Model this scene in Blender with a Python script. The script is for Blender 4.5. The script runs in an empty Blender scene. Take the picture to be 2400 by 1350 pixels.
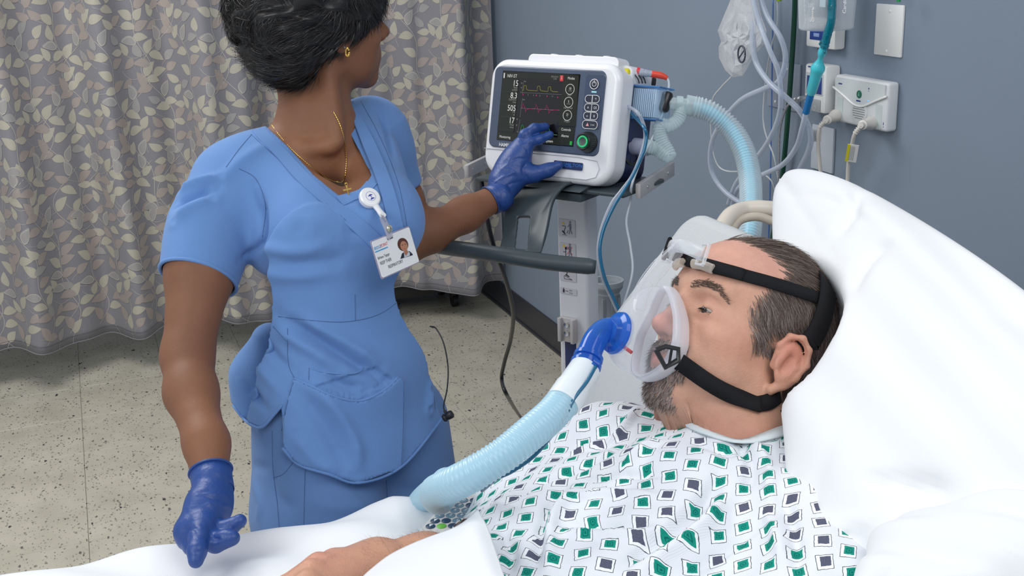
import bpy, math, random
import numpy as np
from mathutils import Vector, Matrix, bvhtree
PI = math.pi
scene = bpy.context.scene
COL = scene.collection
A3 = lambda *v: np.array(v, dtype=float)

# ------------------------------------------------------------------ camera
FPX = 2720.0
CAMR = np.array([[0.93495218, 0.13705395, -0.32723177],
                 [-0.35293499, 0.26552586, -0.89718053],
                 [-0.03607364, 0.95431244, 0.29662511]])
CAMC = A3(0, 0, 1.6)
cd = bpy.data.cameras.new('camera'); cam = bpy.data.objects.new('camera', cd); COL.objects.link(cam)
cd.sensor_width = 36.0; cd.lens = FPX / 2400 * 36.0; cd.clip_start = 0.05
mw = Matrix([list(CAMR[i]) + [CAMC[i]] for i in range(3)] + [[0, 0, 0, 1]])
cam.matrix_world = mw
scene.camera = cam

# ------------------------------------------------------------------ world, light, exposure
scene.view_settings.view_transform = 'Standard'
scene.view_settings.look = 'None'
scene.view_settings.exposure = 0.0
scene.view_settings.gamma = 1.0
scene.view_settings.use_curve_mapping = False
world = bpy.data.worlds.new('world'); scene.world = world
world.use_nodes = True
world.node_tree.nodes['Background'].inputs[0].default_value = (0.86, 0.93, 1.0, 1)
world.node_tree.nodes['Background'].inputs[1].default_value = 0.54

def area(name, loc, target, size, power, color=(1, 1, 1)):
    l = bpy.data.lights.new(name, 'AREA'); l.shape = 'RECTANGLE'; l.size = size[0]; l.size_y = size[1]
    l.energy = power; l.color = color
    o = bpy.data.objects.new(name, l); COL.objects.link(o)
    o.location = loc
    o.rotation_euler = (Vector(target) - Vector(loc)).to_track_quat('-Z', 'Y').to_euler()
    o['kind'] = 'helper'
    return o
area('ceiling_and_fill_light', (0.9, -0.1, 2.75), (0.7, 1.2, 0.9), (1.6, 1.2), 20, (1.0, 0.985, 0.97))
area('ceiling_and_fill_light', (-0.5, 3.0, 2.75), (0.0, 3.2, 0.0), (1.5, 1.2), 44, (1.0, 0.98, 0.95))
area('ceiling_and_fill_light', (-1.5, 0.4, 2.6), (0.5, 2.0, 1.0), (1.2, 1.2), 23, (0.95, 0.98, 1.0))  # added fill lamp at left front, no fixture, brightens the cart column and wall

# ------------------------------------------------------------------ pixel helpers (a pixel of the 2400x1350 frame to a point at a real depth)
def ray(px, py):
    return CAMR @ A3(px - 1200.0, -(py - 675.0), -FPX)
def at(px, py, X=None, Y=None, Z=None, D=None, off=0.0):
    d = ray(px, py)
    if X is not None: t = X / d[0]
    elif Y is not None: t = Y / d[1]
    elif Z is not None: t = (Z - 1.6) / d[2]
    else: t = D / FPX
    return CAMC + d * t
def onplane(px, py, o, n):
    d = ray(px, py); return CAMC + d * (((o - CAMC) @ n) / (d @ n))
def pix(P):
    q = (np.atleast_2d(P) - CAMC) @ CAMR
    return np.stack([1200 + FPX * q[:, 0] / -q[:, 2], 675 - FPX * q[:, 1] / -q[:, 2]], 1)
def unit(v):
    v = np.asarray(v, float); return v / (np.linalg.norm(v) + 1e-12)

# ------------------------------------------------------------------ materials
class NT:
    """tiny expression layer over shader nodes"""
    def __init__(s, m): s.t = m.node_tree; s.n = s.t.nodes; s.l = s.t.links
    def new(s, typ, **kw):
        n = s.n.new(typ)
        for k, v in kw.items(): setattr(n, k, v)
        return n
    def put(s, inp, v):
        if isinstance(v, bpy.types.NodeSocket): s.l.new(v, inp)
        else: inp.default_value = v
    def m(s, op, a, b=0.0, c=0.0):
        n = s.new('ShaderNodeMath', operation=op)
        s.put(n.inputs[0], a); s.put(n.inputs[1], b)
        if op in ('MULTIPLY_ADD', 'SMOOTH_MIN', 'SMOOTH_MAX'): s.put(n.inputs[2], c)
        return n.outputs[0]
    def mix(s, f, a, b):
        n = s.new('ShaderNodeMix', data_type='RGBA'); s.put(n.inputs[0], f)
        s.put(n.inputs[6], a if isinstance(a, bpy.types.NodeSocket) else (*a, 1))
        s.put(n.inputs[7], b if isinstance(b, bpy.types.NodeSocket) else (*b, 1))
        return n.outputs[2]
    def ramp(s, f, stops, interp='LINEAR'):
        n = s.new('ShaderNodeValToRGB'); s.put(n.inputs[0], f); cr = n.color_ramp; cr.interpolation = interp
        while len(cr.elements) < len(stops): cr.elements.new(0.5)
        for e, (p, c) in zip(cr.elements, stops):
            e.position = p; e.color = (*c, 1) if hasattr(c, '__len__') else (c, c, c, 1)
        return n.outputs[0]
    def noise(s, vec, scale, detail=2.0, rough=0.5, dist=0.0, out=0):
        n = s.new('ShaderNodeTexNoise'); s.put(n.inputs['Scale'], scale); n.inputs['Detail'].default_value = detail
        n.inputs['Roughness'].default_value = rough; n.inputs['Distortion'].default_value = dist
        if vec is not None: s.l.new(vec, n.inputs['Vector'])
        return n.outputs[out]
    def coord(s, which='Object'): return s.new('ShaderNodeTexCoord').outputs[which]
    def pos(s): return s.new('ShaderNodeNewGeometry').outputs['Position']

def base_mat(name):
    m = bpy.data.materials.new(name); m.use_nodes = True
    return m, NT(m), m.node_tree.nodes['Principled BSDF']
def mat(name, color, rough=0.5, metal=0.0, spec=0.5, noise=0.0, nscale=30.0, bump=0.0, bscale=200.0, sss=0.0, coat=0.0, sheen=0.0, trans=0.0, bdetail=2.0, emit=None, estr=1.0):
    m, n, b = base_mat(name)
    b.inputs['Base Color'].default_value = (*color, 1); b.inputs['Roughness'].default_value = rough
    b.inputs['Metallic'].default_value = metal; b.inputs['Specular IOR Level'].default_value = spec
    b.inputs['Coat Weight'].default_value = coat; b.inputs['Sheen Weight'].default_value = sheen
    b.inputs['Transmission Weight'].default_value = trans
    if sss:
        b.inputs['Subsurface Weight'].default_value = sss
        b.inputs['Subsurface Radius'].default_value = (1.0, 0.35, 0.2); b.inputs['Subsurface Scale'].default_value = 0.006
    c = n.coord()
    if noise:
        f = n.noise(c, nscale, 3.0)
        n.l.new(n.mix(f, tuple(max(0, x * (1 - noise)) for x in color), tuple(min(1, x * (1 + noise)) for x in color)), b.inputs['Base Color'])
    if bump:
        bn = n.new('ShaderNodeBump'); bn.inputs['Strength'].default_value = bump; bn.inputs['Distance'].default_value = 0.002
        n.l.new(n.noise(c, bscale, bdetail), bn.inputs['Height']); n.l.new(bn.outputs[0], b.inputs['Normal'])
    if emit is not None:
        b.inputs['Emission Color'].default_value = (*emit, 1); b.inputs['Emission Strength'].default_value = estr
    return m
def clear(name, tint=(0.95, 0.97, 1.0), base=0.10, edge=0.6, edgecol=(0.85, 0.9, 0.95), rough=0.08, bump=0.0, bscale=60.0, blend=0.5):
    """clear plastic: see-through face on, whiter and glossier towards its edges"""
    m = bpy.data.materials.new(name); m.use_nodes = True; n = NT(m)
    for x in list(n.n):
        if x.type != 'OUTPUT_MATERIAL': n.n.remove(x)
    out = [x for x in n.n][0]
    tr = n.new('ShaderNodeBsdfTransparent'); tr.inputs[0].default_value = (*tint, 1)
    pb = n.new('ShaderNodeBsdfPrincipled'); pb.inputs['Base Color'].default_value = (*edgecol, 1)
    pb.inputs['Roughness'].default_value = rough; pb.inputs['Specular IOR Level'].default_value = 0.8
    lw = n.new('ShaderNodeLayerWeight'); lw.inputs[0].default_value = blend
    f = n.m('MULTIPLY_ADD', lw.outputs['Facing'], edge, base)
    if bump:
        bn = n.new('ShaderNodeBump'); bn.inputs['Strength'].default_value = bump; bn.inputs['Distance'].default_value = 0.004
        nz = n.noise(n.coord(), bscale, 3.0, 0.6, 1.5)
        n.l.new(nz, bn.inputs['Height']); n.l.new(bn.outputs[0], pb.inputs['Normal']); n.l.new(bn.outputs[0], lw.inputs['Normal'])
    f = n.m('MINIMUM', f, 1.0)
    mx = n.new('ShaderNodeMixShader'); n.l.new(f, mx.inputs[0]); n.l.new(tr.outputs[0], mx.inputs[1]); n.l.new(pb.outputs[0], mx.inputs[2])
    n.l.new(mx.outputs[0], out.inputs[0])
    return m
def colattr_mat(name, rough=0.5, spec=0.4, sss=0.0, bump=0.0, bscale=300.0, noise=0.0, nscale=60.0, bdist=0.001):
    """base colour from the mesh's own colour attribute 'col' (skin blush, hair tones)"""
    m, n, b = base_mat(name)
    at_ = n.new('ShaderNodeAttribute', attribute_name='col'); c = at_.outputs['Color']
    if noise:
        v = n.new('ShaderNodeHueSaturation'); n.l.new(c, v.inputs['Color'])
        n.put(v.inputs['Value'], n.m('MULTIPLY_ADD', n.noise(n.coord(), nscale, 4.0, 0.65), noise, 1 - noise / 2)); c = v.outputs[0]
    n.l.new(c, b.inputs['Base Color'])
    b.inputs['Roughness'].default_value = rough; b.inputs['Specular IOR Level'].default_value = spec
    if sss:
        b.inputs['Subsurface Weight'].default_value = sss; b.inputs['Subsurface Radius'].default_value = (1.0, 0.35, 0.2); b.inputs['Subsurface Scale'].default_value = 0.005
    if bump:
        bn = n.new('ShaderNodeBump'); bn.inputs['Strength'].default_value = bump; bn.inputs['Distance'].default_value = bdist
        n.l.new(n.noise(n.coord(), bscale, 4.0, 0.6), bn.inputs['Height']); n.l.new(bn.outputs[0], b.inputs['Normal'])
    return m
def emis(name, color, s=1.0):
    m, n, b = base_mat(name); b.inputs['Base Color'].default_value = (0, 0, 0, 1); b.inputs['Roughness'].default_value = 0.3
    b.inputs['Emission Color'].default_value = (*color, 1); b.inputs['Emission Strength'].default_value = s
    return m

# ------------------------------------------------------------------ mesh helpers
def link(o, parent=None):
    COL.objects.link(o)
    if parent is not None: o.parent = parent
    return o
def tag(o, label=None, cat=None, group=None, kind=None):
    if label: o['label'] = label
    if cat: o['category'] = cat
    if group: o['group'] = group
    if kind: o['kind'] = kind
    return o
def thing(name, label, cat, loc=(0, 0, 0), group=None):
    o = bpy.data.objects.new(name, None); o.empty_display_size = 0.05; link(o)
    o.location = [float(x) for x in loc]
    return tag(o, label, cat, group)
def mesh_from(name, V, F, m=None, parent=None, smooth=True, cols=None, uvs=None, mats=None, midx=None):
    """V: (n,3) in world coordinates; the object is placed at its parent so that coordinates stay world"""
    me = bpy.data.meshes.new(name)
    V = np.asarray(V, float)
    pl = world_loc(parent)
    if isinstance(F, np.ndarray):
        k = F.shape[1]; me.vertices.add(len(V)); me.vertices.foreach_set('co', (V - pl).astype(np.float32).ravel())
        me.loops.add(F.size); me.loops.foreach_set('vertex_index', F.astype(np.int32).ravel())
        me.polygons.add(len(F)); me.polygons.foreach_set('loop_start', np.arange(0, F.size, k, dtype=np.int32))
        try: me.polygons.foreach_set('loop_total', np.full(len(F), k, dtype=np.int32))
        except Exception: pass
        me.update(calc_edges=True); me.validate()
    else:
        me.from_pydata((V - pl).tolist(), [], F); me.update()
    if smooth: me.polygons.foreach_set('use_smooth', [True] * len(me.polygons))
    if mats:
        for x in mats: me.materials.append(x)
        if midx is not None: me.polygons.foreach_set('material_index', np.asarray(midx, dtype=np.int32))
    elif m: me.materials.append(m)
    if cols is not None:
        ca = me.color_attributes.new('col', 'FLOAT_COLOR', 'POINT')
        c4 = np.ones((len(V), 4), np.float32); c4[:, :3] = cols; ca.data.foreach_set('color', c4.ravel())
    if uvs is not None:
        uv = me.uv_layers.new(name='UVMap'); li = np.empty(len(me.loops), np.int32); me.loops.foreach_get('vertex_index', li)
        uv.data.foreach_set('uv', np.asarray(uvs, np.float32)[li].ravel())
    o = bpy.data.objects.new(name, me); link(o, parent)
    if parent is None:
        pass
    return o
def world_loc(o):
    p = np.zeros(3)
    while o is not None:
        p = p + np.array(o.location); o = o.parent
    return p

class MB:
    """collects pieces in world coordinates, then builds one mesh"""
    def __init__(s): s.V = []; s.F = []
    def add(s, V, F):
        b = sum(len(v) for v in s.V); s.V.append(np.asarray(V, float)); s.F += [tuple(int(i) + b for i in f) for f in F]; return s
    def box(s, c, size, R=np.eye(3), bev=0.0, seg=2):
        sx, sy, sz = [x / 2 for x in size]
        if bev <= 0:
            V = [(x, y, z) for x in (-sx, sx) for y in (-sy, sy) for z in (-sz, sz)]
            F = [(0, 1, 3, 2), (4, 6, 7, 5), (0, 4, 5, 1), (2, 3, 7, 6), (0, 2, 6, 4), (1, 5, 7, 3)]
            return s.add(np.array(V) @ R.T + c, F)
        bm = _bm_box(sx, sy, sz, bev, seg)
        return s.add(bm[0] @ R.T + c, bm[1])
    def tube(s, pts, r, n=10, caps=True, flat=None):
        V, F = sweep(pts, r, n, caps, flat); return s.add(V, F)
    def cyl(s, a, b, r, n=24, r2=None, caps=True):
        a = np.asarray(a, float); b = np.asarray(b, float)
        V, F = sweep([a, b], [r, r if r2 is None else r2], n, caps); return s.add(V, F)
    def lathe(s, o, ax, prof, n=32):
        """prof: list of (distance along ax, radius)"""
        ax = unit(ax); o = np.asarray(o, float); pts = [o + ax * p[0] for p in prof]
        u, v = frame(ax); V = []; F = []
        for p, (h, r) in zip(pts, prof):
            for k in range(n):
                a = 2 * PI * k / n; V.append(p + (u * math.cos(a) + v * math.sin(a)) * max(r, 1e-5))
        for i in range(len(prof) - 1):
            for k in range(n):
                F.append((i * n + k, i * n + (k + 1) % n, (i + 1) * n + (k + 1) % n, (i + 1) * n + k))
        F.append(tuple(range(n))[::-1]); F.append(tuple((len(prof) - 1) * n + k for k in range(n)))
        return s.add(V, F)
    def prism(s, poly, o, U, W, N, depth):
        """polygon (u,w) extruded by depth along N"""
        n = len(poly); P = [o + U * p[0] + W * p[1] for p in poly]
        V = P + [p + N * depth for p in P]
        F = [tuple(range(n))[::-1], tuple(range(n, 2 * n))] + [(i, (i + 1) % n, n + (i + 1) % n, n + i) for i in range(n)]
        return s.add(V, F)
    def build(s, name, m, parent=None, smooth=False, sharp=None):
        o = mesh_from(name, np.concatenate(s.V), s.F, m, parent, smooth=smooth)
        if smooth:
            try: o.data.set_sharp_from_angle(angle=math.radians(sharp or 35))
            except Exception: pass
        return o
_bc = {}
def _bm_box(sx, sy, sz, bev, seg):
    import bmesh
    bm = bmesh.new(); bmesh.ops.create_cube(bm, size=1.0)
    for v in bm.verts: v.co = Vector((v.co.x * 2 * sx, v.co.y * 2 * sy, v.co.z * 2 * sz))
    bmesh.ops.bevel(bm, geom=bm.edges[:], offset=bev, segments=seg, affect='EDGES', profile=0.5)
    V = np.array([v.co[:] for v in bm.verts]); F = [tuple(v.index for v in f.verts) for f in bm.faces]
    bm.free(); return V, F
def frame(ax):
    ax = unit(ax); h = A3(0, 0, 1) if abs(ax[2]) < 0.9 else A3(1, 0, 0)
    u = unit(np.cross(h, ax)); return u, np.cross(ax, u)
def spline(pts, n=8):
    """Catmull-Rom through the points, n per span"""
    P = [np.asarray(p, float) for p in pts]
    if len(P) < 3: return [P[0] + (P[-1] - P[0]) * i / n for i in range(n + 1)]
    Q = [2 * P[0] - P[1]] + P + [2 * P[-1] - P[-2]]; out = []
    for i in range(1, len(Q) - 2):
        p0, p1, p2, p3 = Q[i - 1:i + 3]
        for k in range(n):
            t = k / n
            out.append(0.5 * ((2 * p1) + (-p0 + p2) * t + (2 * p0 - 5 * p1 + 4 * p2 - p3) * t * t + (-p0 + 3 * p1 - 3 * p2 + p3) * t ** 3))
    out.append(P[-1]); return out
def frames_along(pts):
    P = [np.asarray(p, float) for p in pts]; n = len(P); T = []
    for i in range(n): T.append(unit(P[min(i + 1, n - 1)] - P[max(i - 1, 0)]))
    u, v = frame(T[0]); U = [u]
    for i in range(1, n):
        u = U[-1] - T[i] * (U[-1] @ T[i]); U.append(unit(u))
    return P, T, U
def sweep(pts, r, n=10, caps=True, flat=None):
    P, T, U = frames_along(pts); N = len(P); V = []; F = []
    R = r if hasattr(r, '__len__') else [r] * N
    for i in range(N):
        w = np.cross(T[i], U[i])
        for k in range(n):
            a = 2 * PI * k / n; V.append(P[i] + R[i] * (U[i] * math.cos(a) + w * math.sin(a) * (flat or 1)))
    for i in range(N - 1):
        for k in range(n):
            F.append((i * n + k, i * n + (k + 1) % n, (i + 1) * n + (k + 1) % n, (i + 1) * n + k))
    if caps: F.append(tuple(range(n))[::-1]); F.append(tuple((N - 1) * n + k for k in range(n)))
    return V, F
def corrugated(path, r, pitch, amp, n=20):
    """corrugated hose: radius ripples along the arc"""
    S = spline(path, 24); d = [0.0]
    for a, b in zip(S, S[1:]): d.append(d[-1] + np.linalg.norm(b - a))
    L = d[-1]; m = int(L / pitch * 4); S = np.array(S); q = np.linspace(0, L, m + 1)
    P = np.stack([np.interp(q, d, S[:, j]) for j in range(3)], 1)
    R = [(r if not callable(r) else r(x / L)) + amp * (0.5 + 0.5 * math.cos(2 * PI * x / pitch)) for x in q]
    return sweep(P, R, n)
def resample(path, m, n=16):
    S = np.array(spline(path, n)); d = np.r_[0, np.cumsum(np.linalg.norm(np.diff(S, axis=0), axis=1))]
    q = np.linspace(0, d[-1], m); return np.stack([np.interp(q, d, S[:, j]) for j in range(3)], 1)
def one(name, V, F, m, label, cat, group=None, smooth=True):
    o = mesh_from(name, V, F, m, None, smooth); return tag(o, label, cat, group)
def rrect(x0, z0, x1, z1, r, n=6):
    """rounded rectangle outline; r: one radius or (bl, br, tr, tl)"""
    R = r if hasattr(r, '__len__') else (r,) * 4; out = []
    for (cx, cz, rr, a0) in ((x0 + R[0], z0 + R[0], R[0], PI), (x1 - R[1], z0 + R[1], R[1], 1.5 * PI), (x1 - R[2], z1 - R[2], R[2], 0), (x0 + R[3], z1 - R[3], R[3], 0.5 * PI)):
        for k in range(n + 1):
            a = a0 + 0.5 * PI * k / n; out.append((cx + rr * math.cos(a), cz + rr * math.sin(a)))
    return out
_fontc = {}
def text(s, size, o, U, W, m, parent, name='lettering', align='LEFT', depth=0.0, narrow=1.0, bold=0.0):
    """flat lettering: o origin, U reading direction, W up; made a mesh"""
    cu = bpy.data.curves.new('t', 'FONT'); cu.body = s; cu.size = size; cu.align_x = align; cu.extrude = depth; cu.offset = bold; cu.resolution_u = 3
    ob = bpy.data.objects.new('t', cu); COL.objects.link(ob)
    dg = bpy.context.evaluated_depsgraph_get(); me = bpy.data.meshes.new_from_object(ob.evaluated_get(dg))
    V = np.array([v.co[:] for v in me.vertices]); F = [tuple(p.vertices) for p in me.polygons]
    bpy.data.objects.remove(ob); bpy.data.curves.remove(cu); bpy.data.meshes.remove(me)
    if not len(V): return None
    N = np.cross(U, W)
    P = o + V[:, :1] * narrow * U + V[:, 1:2] * W + V[:, 2:3] * N
    if parent == 'raw': return P, F
    return mesh_from(name, P, F, m, parent, smooth=False)

# ------------------------------------------------------------------ smooth-union volumes -> one surface
class Vol:
    def __init__(s, lo, hi, h, T=None):
        s.lo = np.array(lo, float); s.h = h; s.n = np.ceil((np.array(hi) - s.lo) / h).astype(int) + 1
        s.ax = [s.lo[i] + h * np.arange(s.n[i]) for i in range(3)]
        s.F = np.full(s.n, 1.0, np.float32)
        s.R, s.t = T if T else (np.eye(3), np.zeros(3))       # transform of primitives into the grid frame
    def place(s, T=None): s.R, s.t = T if T else (np.eye(3), np.zeros(3)); return s
    def tw(s, p): return s.R @ np.asarray(p, float) + s.t
    def sub(s, lo, hi, k):
        m = k + 2.5 * s.h
        i0 = np.clip(np.floor((lo - m - s.lo) / s.h).astype(int), 0, s.n); i1 = np.clip(np.ceil((hi + m - s.lo) / s.h).astype(int) + 1, 0, s.n)
        if np.any(i1 <= i0): return None
        sl = tuple(slice(a, b) for a, b in zip(i0, i1))
        return sl, s.ax[0][sl[0]][:, None, None].astype(np.float32), s.ax[1][sl[1]][None, :, None].astype(np.float32), s.ax[2][sl[2]][None, None, :].astype(np.float32)
    def merge(s, sl, d, k, op='u'):
        f = s.F[sl]
        if op == 'u':
            if k > 0: hh = np.maximum(k - np.abs(f - d), 0) / k; s.F[sl] = np.minimum(f, d) - hh * hh * k * 0.25
            else: s.F[sl] = np.minimum(f, d)
        else:
            d = -d
            if k > 0: hh = np.maximum(k - np.abs(f - d), 0) / k; s.F[sl] = np.maximum(f, d) + hh * hh * k * 0.25
            else: s.F[sl] = np.maximum(f, d)
    def cone(s, a, ra, b, rb, k=0.01, op='u', sq=None, ax=None):
        a = s.tw(a); b = s.tw(b); r = max(ra, rb)
        g = s.sub(np.minimum(a, b) - r, np.maximum(a, b) + r, k)
        if g is None: return s
        sl, X, Y, Z = g; ab = b - a; L2 = float(ab @ ab) + 1e-12
        t = np.clip(((X - a[0]) * ab[0] + (Y - a[1]) * ab[1] + (Z - a[2]) * ab[2]) / L2, 0, 1)
        dx = X - a[0] - t * ab[0]; dy = Y - a[1] - t * ab[1]; dz = Z - a[2] - t * ab[2]
        if sq:
            w = unit(s.R @ np.asarray(ax, float)); q = dx * w[0] + dy * w[1] + dz * w[2]; e = 1 / sq - 1
            dx = dx + q * e * w[0]; dy = dy + q * e * w[1]; dz = dz + q * e * w[2]
            d = (np.sqrt(dx * dx + dy * dy + dz * dz) - (ra + (rb - ra) * t)) * min(1, sq ** 0.5)
        else: d = np.sqrt(dx * dx + dy * dy + dz * dz) - (ra + (rb - ra) * t)
        s.merge(sl, d, k, op); return s
    def chain(s, pts, rs, k=0.01, **kw):
        for i in range(len(pts) - 1): s.cone(pts[i], rs[i], pts[i + 1], rs[i + 1], k, **kw)
        return s
    def ell(s, c, r, Rl=None, k=0.01, op='u'):
        c = s.tw(c); Rw = s.R @ (np.eye(3) if Rl is None else Rl); rm = np.abs(Rw) @ np.array(r)
        g = s.sub(c - rm, c + rm, k)
        if g is None: return s
        sl, X, Y, Z = g; dx, dy, dz = X - c[0], Y - c[1], Z - c[2]; k0 = 0; k1 = 0
        for i in range(3):
            q = (dx * Rw[0, i] + dy * Rw[1, i] + dz * Rw[2, i]) / r[i]; k0 = k0 + q * q; k1 = k1 + (q / r[i]) ** 2
        k0 = np.sqrt(k0); k1 = np.sqrt(k1) + 1e-6
        s.merge(sl, k0 * (k0 - 1) / k1, k, op); return s
    def loft(s, o, A, W, secs, k=0.01, op='u', ex=2.0):
        """secs rows: (t, offset along W, offset along D, half width, half depth)"""
        A = unit(A); W = unit(W - A * (W @ A)); Dv = np.cross(A, W); o = np.asarray(o, float)
        S = np.array(spline([np.array(x, float) for x in secs], 6)); rr = S[:, 3:].max() + np.abs(S[:, 1:3]).max()
        c = [o + A * S[0, 0], o + A * S[-1, 0]]
        g = s.sub(np.minimum(*c) - rr, np.maximum(*c) + rr, k)
        sl, X, Y, Z = g; dx, dy, dz = X - o[0], Y - o[1], Z - o[2]
        t = dx * A[0] + dy * A[1] + dz * A[2]; u = dx * W[0] + dy * W[1] + dz * W[2]; v = dx * Dv[0] + dy * Dv[1] + dz * Dv[2]
        order = np.argsort(S[:, 0]); S = S[order]
        iw = [np.interp(t, S[:, 0], S[:, j]).astype(np.float32) for j in range(1, 5)]
        q = (np.abs((u - iw[0]) / iw[2]) ** ex + np.abs((v - iw[1]) / iw[3]) ** ex) ** (1 / ex)
        d = (q - 1) * np.minimum(iw[2], iw[3]) * 0.9
        cap = np.maximum(S[0, 0] - t, t - S[-1, 0])
        s.merge(sl, np.maximum(d, cap), k, op); return s
    def cutfn(s, fn, lo=None, hi=None):
        """F = max(F, fn(X,Y,Z)) over the whole grid"""
        X = s.ax[0][:, None, None]; Y = s.ax[1][None, :, None]; Z = s.ax[2][None, None, :]
        s.F = np.maximum(s.F, fn(X, Y, Z).astype(np.float32)); return s
    def mesh(s, smooth=2):
        F = s.F; n = s.n; S = F < 0
        c = S[:-1, :-1, :-1].astype(np.int8)
        tot = np.zeros(c.shape, np.int8)
        for i in (0, 1):
            for j in (0, 1):
                for k in (0, 1):
                    tot += S[i:n[0] - 1 + i, j:n[1] - 1 + j, k:n[2] - 1 + k]
        act = (tot > 0) & (tot < 8); idx = np.argwhere(act); N = len(idx)
        ids = np.full(act.shape, -1, np.int32); ids[act] = np.arange(N)
        cv = {}
        for i in (0, 1):
            for j in (0, 1):
                for k in (0, 1): cv[i, j, k] = F[idx[:, 0] + i, idx[:, 1] + j, idx[:, 2] + k].astype(float)
        P = np.zeros((N, 3)); C = np.zeros(N)
        for a in cv:
            for axx in range(3):
                if a[axx] == 0:
                    b = list(a); b[axx] = 1; b = tuple(b); fa, fb = cv[a], cv[b]; msk = (fa < 0) != (fb < 0)
                    t = fa / np.where(msk, fa - fb, 1); p = np.array(a, float)[None, :] + np.zeros((N, 1)); p[:, axx] += t
                    P[msk] += p[msk]; C[msk] += 1
        V = s.lo + s.h * (idx + P / C[:, None]); Q = []
        for axx in range(3):
            o1, o2 = [x for x in range(3) if x != axx]
            sA = [slice(None)] * 3; sB = [slice(None)] * 3; sA[axx] = slice(0, -1); sB[axx] = slice(1, None)
            d = S[tuple(sA)] != S[tuple(sB)]; e = np.argwhere(d)
            e = e[(e[:, o1] > 0) & (e[:, o2] > 0) & (e[:, o1] < n[o1] - 1) & (e[:, o2] < n[o2] - 1)]
            q = []
            for (p_, r_) in ((1, 1), (0, 1), (0, 0), (1, 0)):
                f = e.copy(); f[:, o1] -= p_; f[:, o2] -= r_; q.append(ids[f[:, 0], f[:, 1], f[:, 2]])
            q = np.stack(q, 1); ins = S[e[:, 0], e[:, 1], e[:, 2]]
            flip = ins if axx != 1 else ~ins
            q[~flip] = q[~flip][:, ::-1]; Q.append(q)
        Q = np.concatenate(Q); Q = Q[(Q >= 0).all(1)]
        V = relax(V, Q, smooth)
        return V, Q
def relax(V, Q, it=2, lam=0.5, mu=-0.52, mask=None):
    if it <= 0: return V
    k = Q.shape[1]; E = np.concatenate([np.stack([Q[:, i], Q[:, (i + 1) % k]], 1) for i in range(k)]); E = np.concatenate([E, E[:, ::-1]])
    cnt = np.bincount(E[:, 0], minlength=len(V)).astype(float); cnt[cnt == 0] = 1
    for i in range(it):
        for l in (lam, mu):
            M = np.stack([np.bincount(E[:, 0], weights=V[E[:, 1], j], minlength=len(V)) for j in range(3)], 1) / cnt[:, None]
            V = V + l * (M - V) * (1 if mask is None else mask[:, None])
    return V
def normals(V, Q):
    n = np.cross(V[Q[:, 2]] - V[Q[:, 0]], V[Q[:, -1]] - V[Q[:, 1]]); N = np.zeros_like(V)
    for i in range(Q.shape[1]):
        for j in range(3): N[:, j] += np.bincount(Q[:, i], weights=n[:, j], minlength=len(V))
    return N / (np.linalg.norm(N, axis=1)[:, None] + 1e-12)
class Hit:
    def __init__(s, V, Q): s.b = bvhtree.BVHTree.FromPolygons(V.tolist(), Q.tolist())
    def px(s, x, y, D=None):
        d = unit(ray(x, y)); h = s.b.ray_cast(Vector(CAMC), Vector(d))
        if h[0] is None:
            if D is None: return None, None
            h = s.b.find_nearest(Vector(at(x, y, D=D)))
        return np.array(h[0]), np.array(h[1])
    def line(s, pts, step=12, D=None):
        S = spline([A3(p[0], p[1], 0) for p in pts], 6); out = []; nn = []
        for p in S:
            a, b = s.px(p[0], p[1], D)
            if a is not None: out.append(a); nn.append(b if b @ (CAMC - a) > 0 else -b)
        return np.array(out), np.array(nn)
def smooth_boundary(V, Q, it=12, keep=None):
    """even out the open edges left by an opening or a hem"""
    k = Q.shape[1]; E = np.concatenate([np.stack([Q[:, i], Q[:, (i + 1) % k]], 1) for i in range(k)]); Es = np.sort(E, 1)
    key = Es[:, 0].astype(np.int64) * (len(V) + 1) + Es[:, 1]; u, inv, cnt = np.unique(key, return_inverse=True, return_counts=True)
    B = Es[cnt[inv] == 1]; B = np.concatenate([B, B[:, ::-1]]); c = np.bincount(B[:, 0], minlength=len(V)).astype(float); m = c > 0
    V = V.copy()
    for i in range(it):
        M = np.stack([np.bincount(B[:, 0], weights=V[B[:, 1], j], minlength=len(V)) for j in range(3)], 1)
        V[m] += 0.5 * (M[m] / c[m][:, None] - V[m])
    EE = np.concatenate([E, E[:, ::-1]]); cn = np.maximum(np.bincount(EE[:, 0], minlength=len(V)), 1).astype(float)
    ring = np.zeros(len(V), bool); ring[EE[m[EE[:, 1]], 0]] = True; ring &= ~m
    for i in range(3):
        M = np.stack([np.bincount(EE[:, 0], weights=V[EE[:, 1], j], minlength=len(V)) for j in range(3)], 1) / cn[:, None]
        V[ring] = M[ring]
    return V
def tuck(V, hit, depth=0.008, reach=0.03, lat=0.004):
    """draw skin vertices in under the cloth that covers them"""
    V = V.copy()
    for i, v in enumerate(V.tolist()):
        h = hit.b.find_nearest(Vector(v), reach)
        if h[0] is None: continue
        d = Vector(v) - h[0]; q = d.dot(h[1])
        if q > -depth and (d - h[1] * q).length < lat: V[i] = np.array(h[0] - h[1] * depth)
    return V
def polydist(V, L):
    best = np.full(len(V), 1e9); 
    lo = L.min(0) - 0.08; hi = L.max(0) + 0.08
    m = np.where(((V > lo) & (V < hi)).all(1))[0]; P = V[m]; bb = np.full(len(m), 1e9)
    for a, b in zip(L, L[1:]):
        ab = b - a; t = np.clip(((P - a) @ ab) / (ab @ ab + 1e-12), 0, 1); d = np.linalg.norm(P - a - t[:, None] * ab, axis=1); bb = np.minimum(bb, d)
    best[m] = bb; return best
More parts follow.
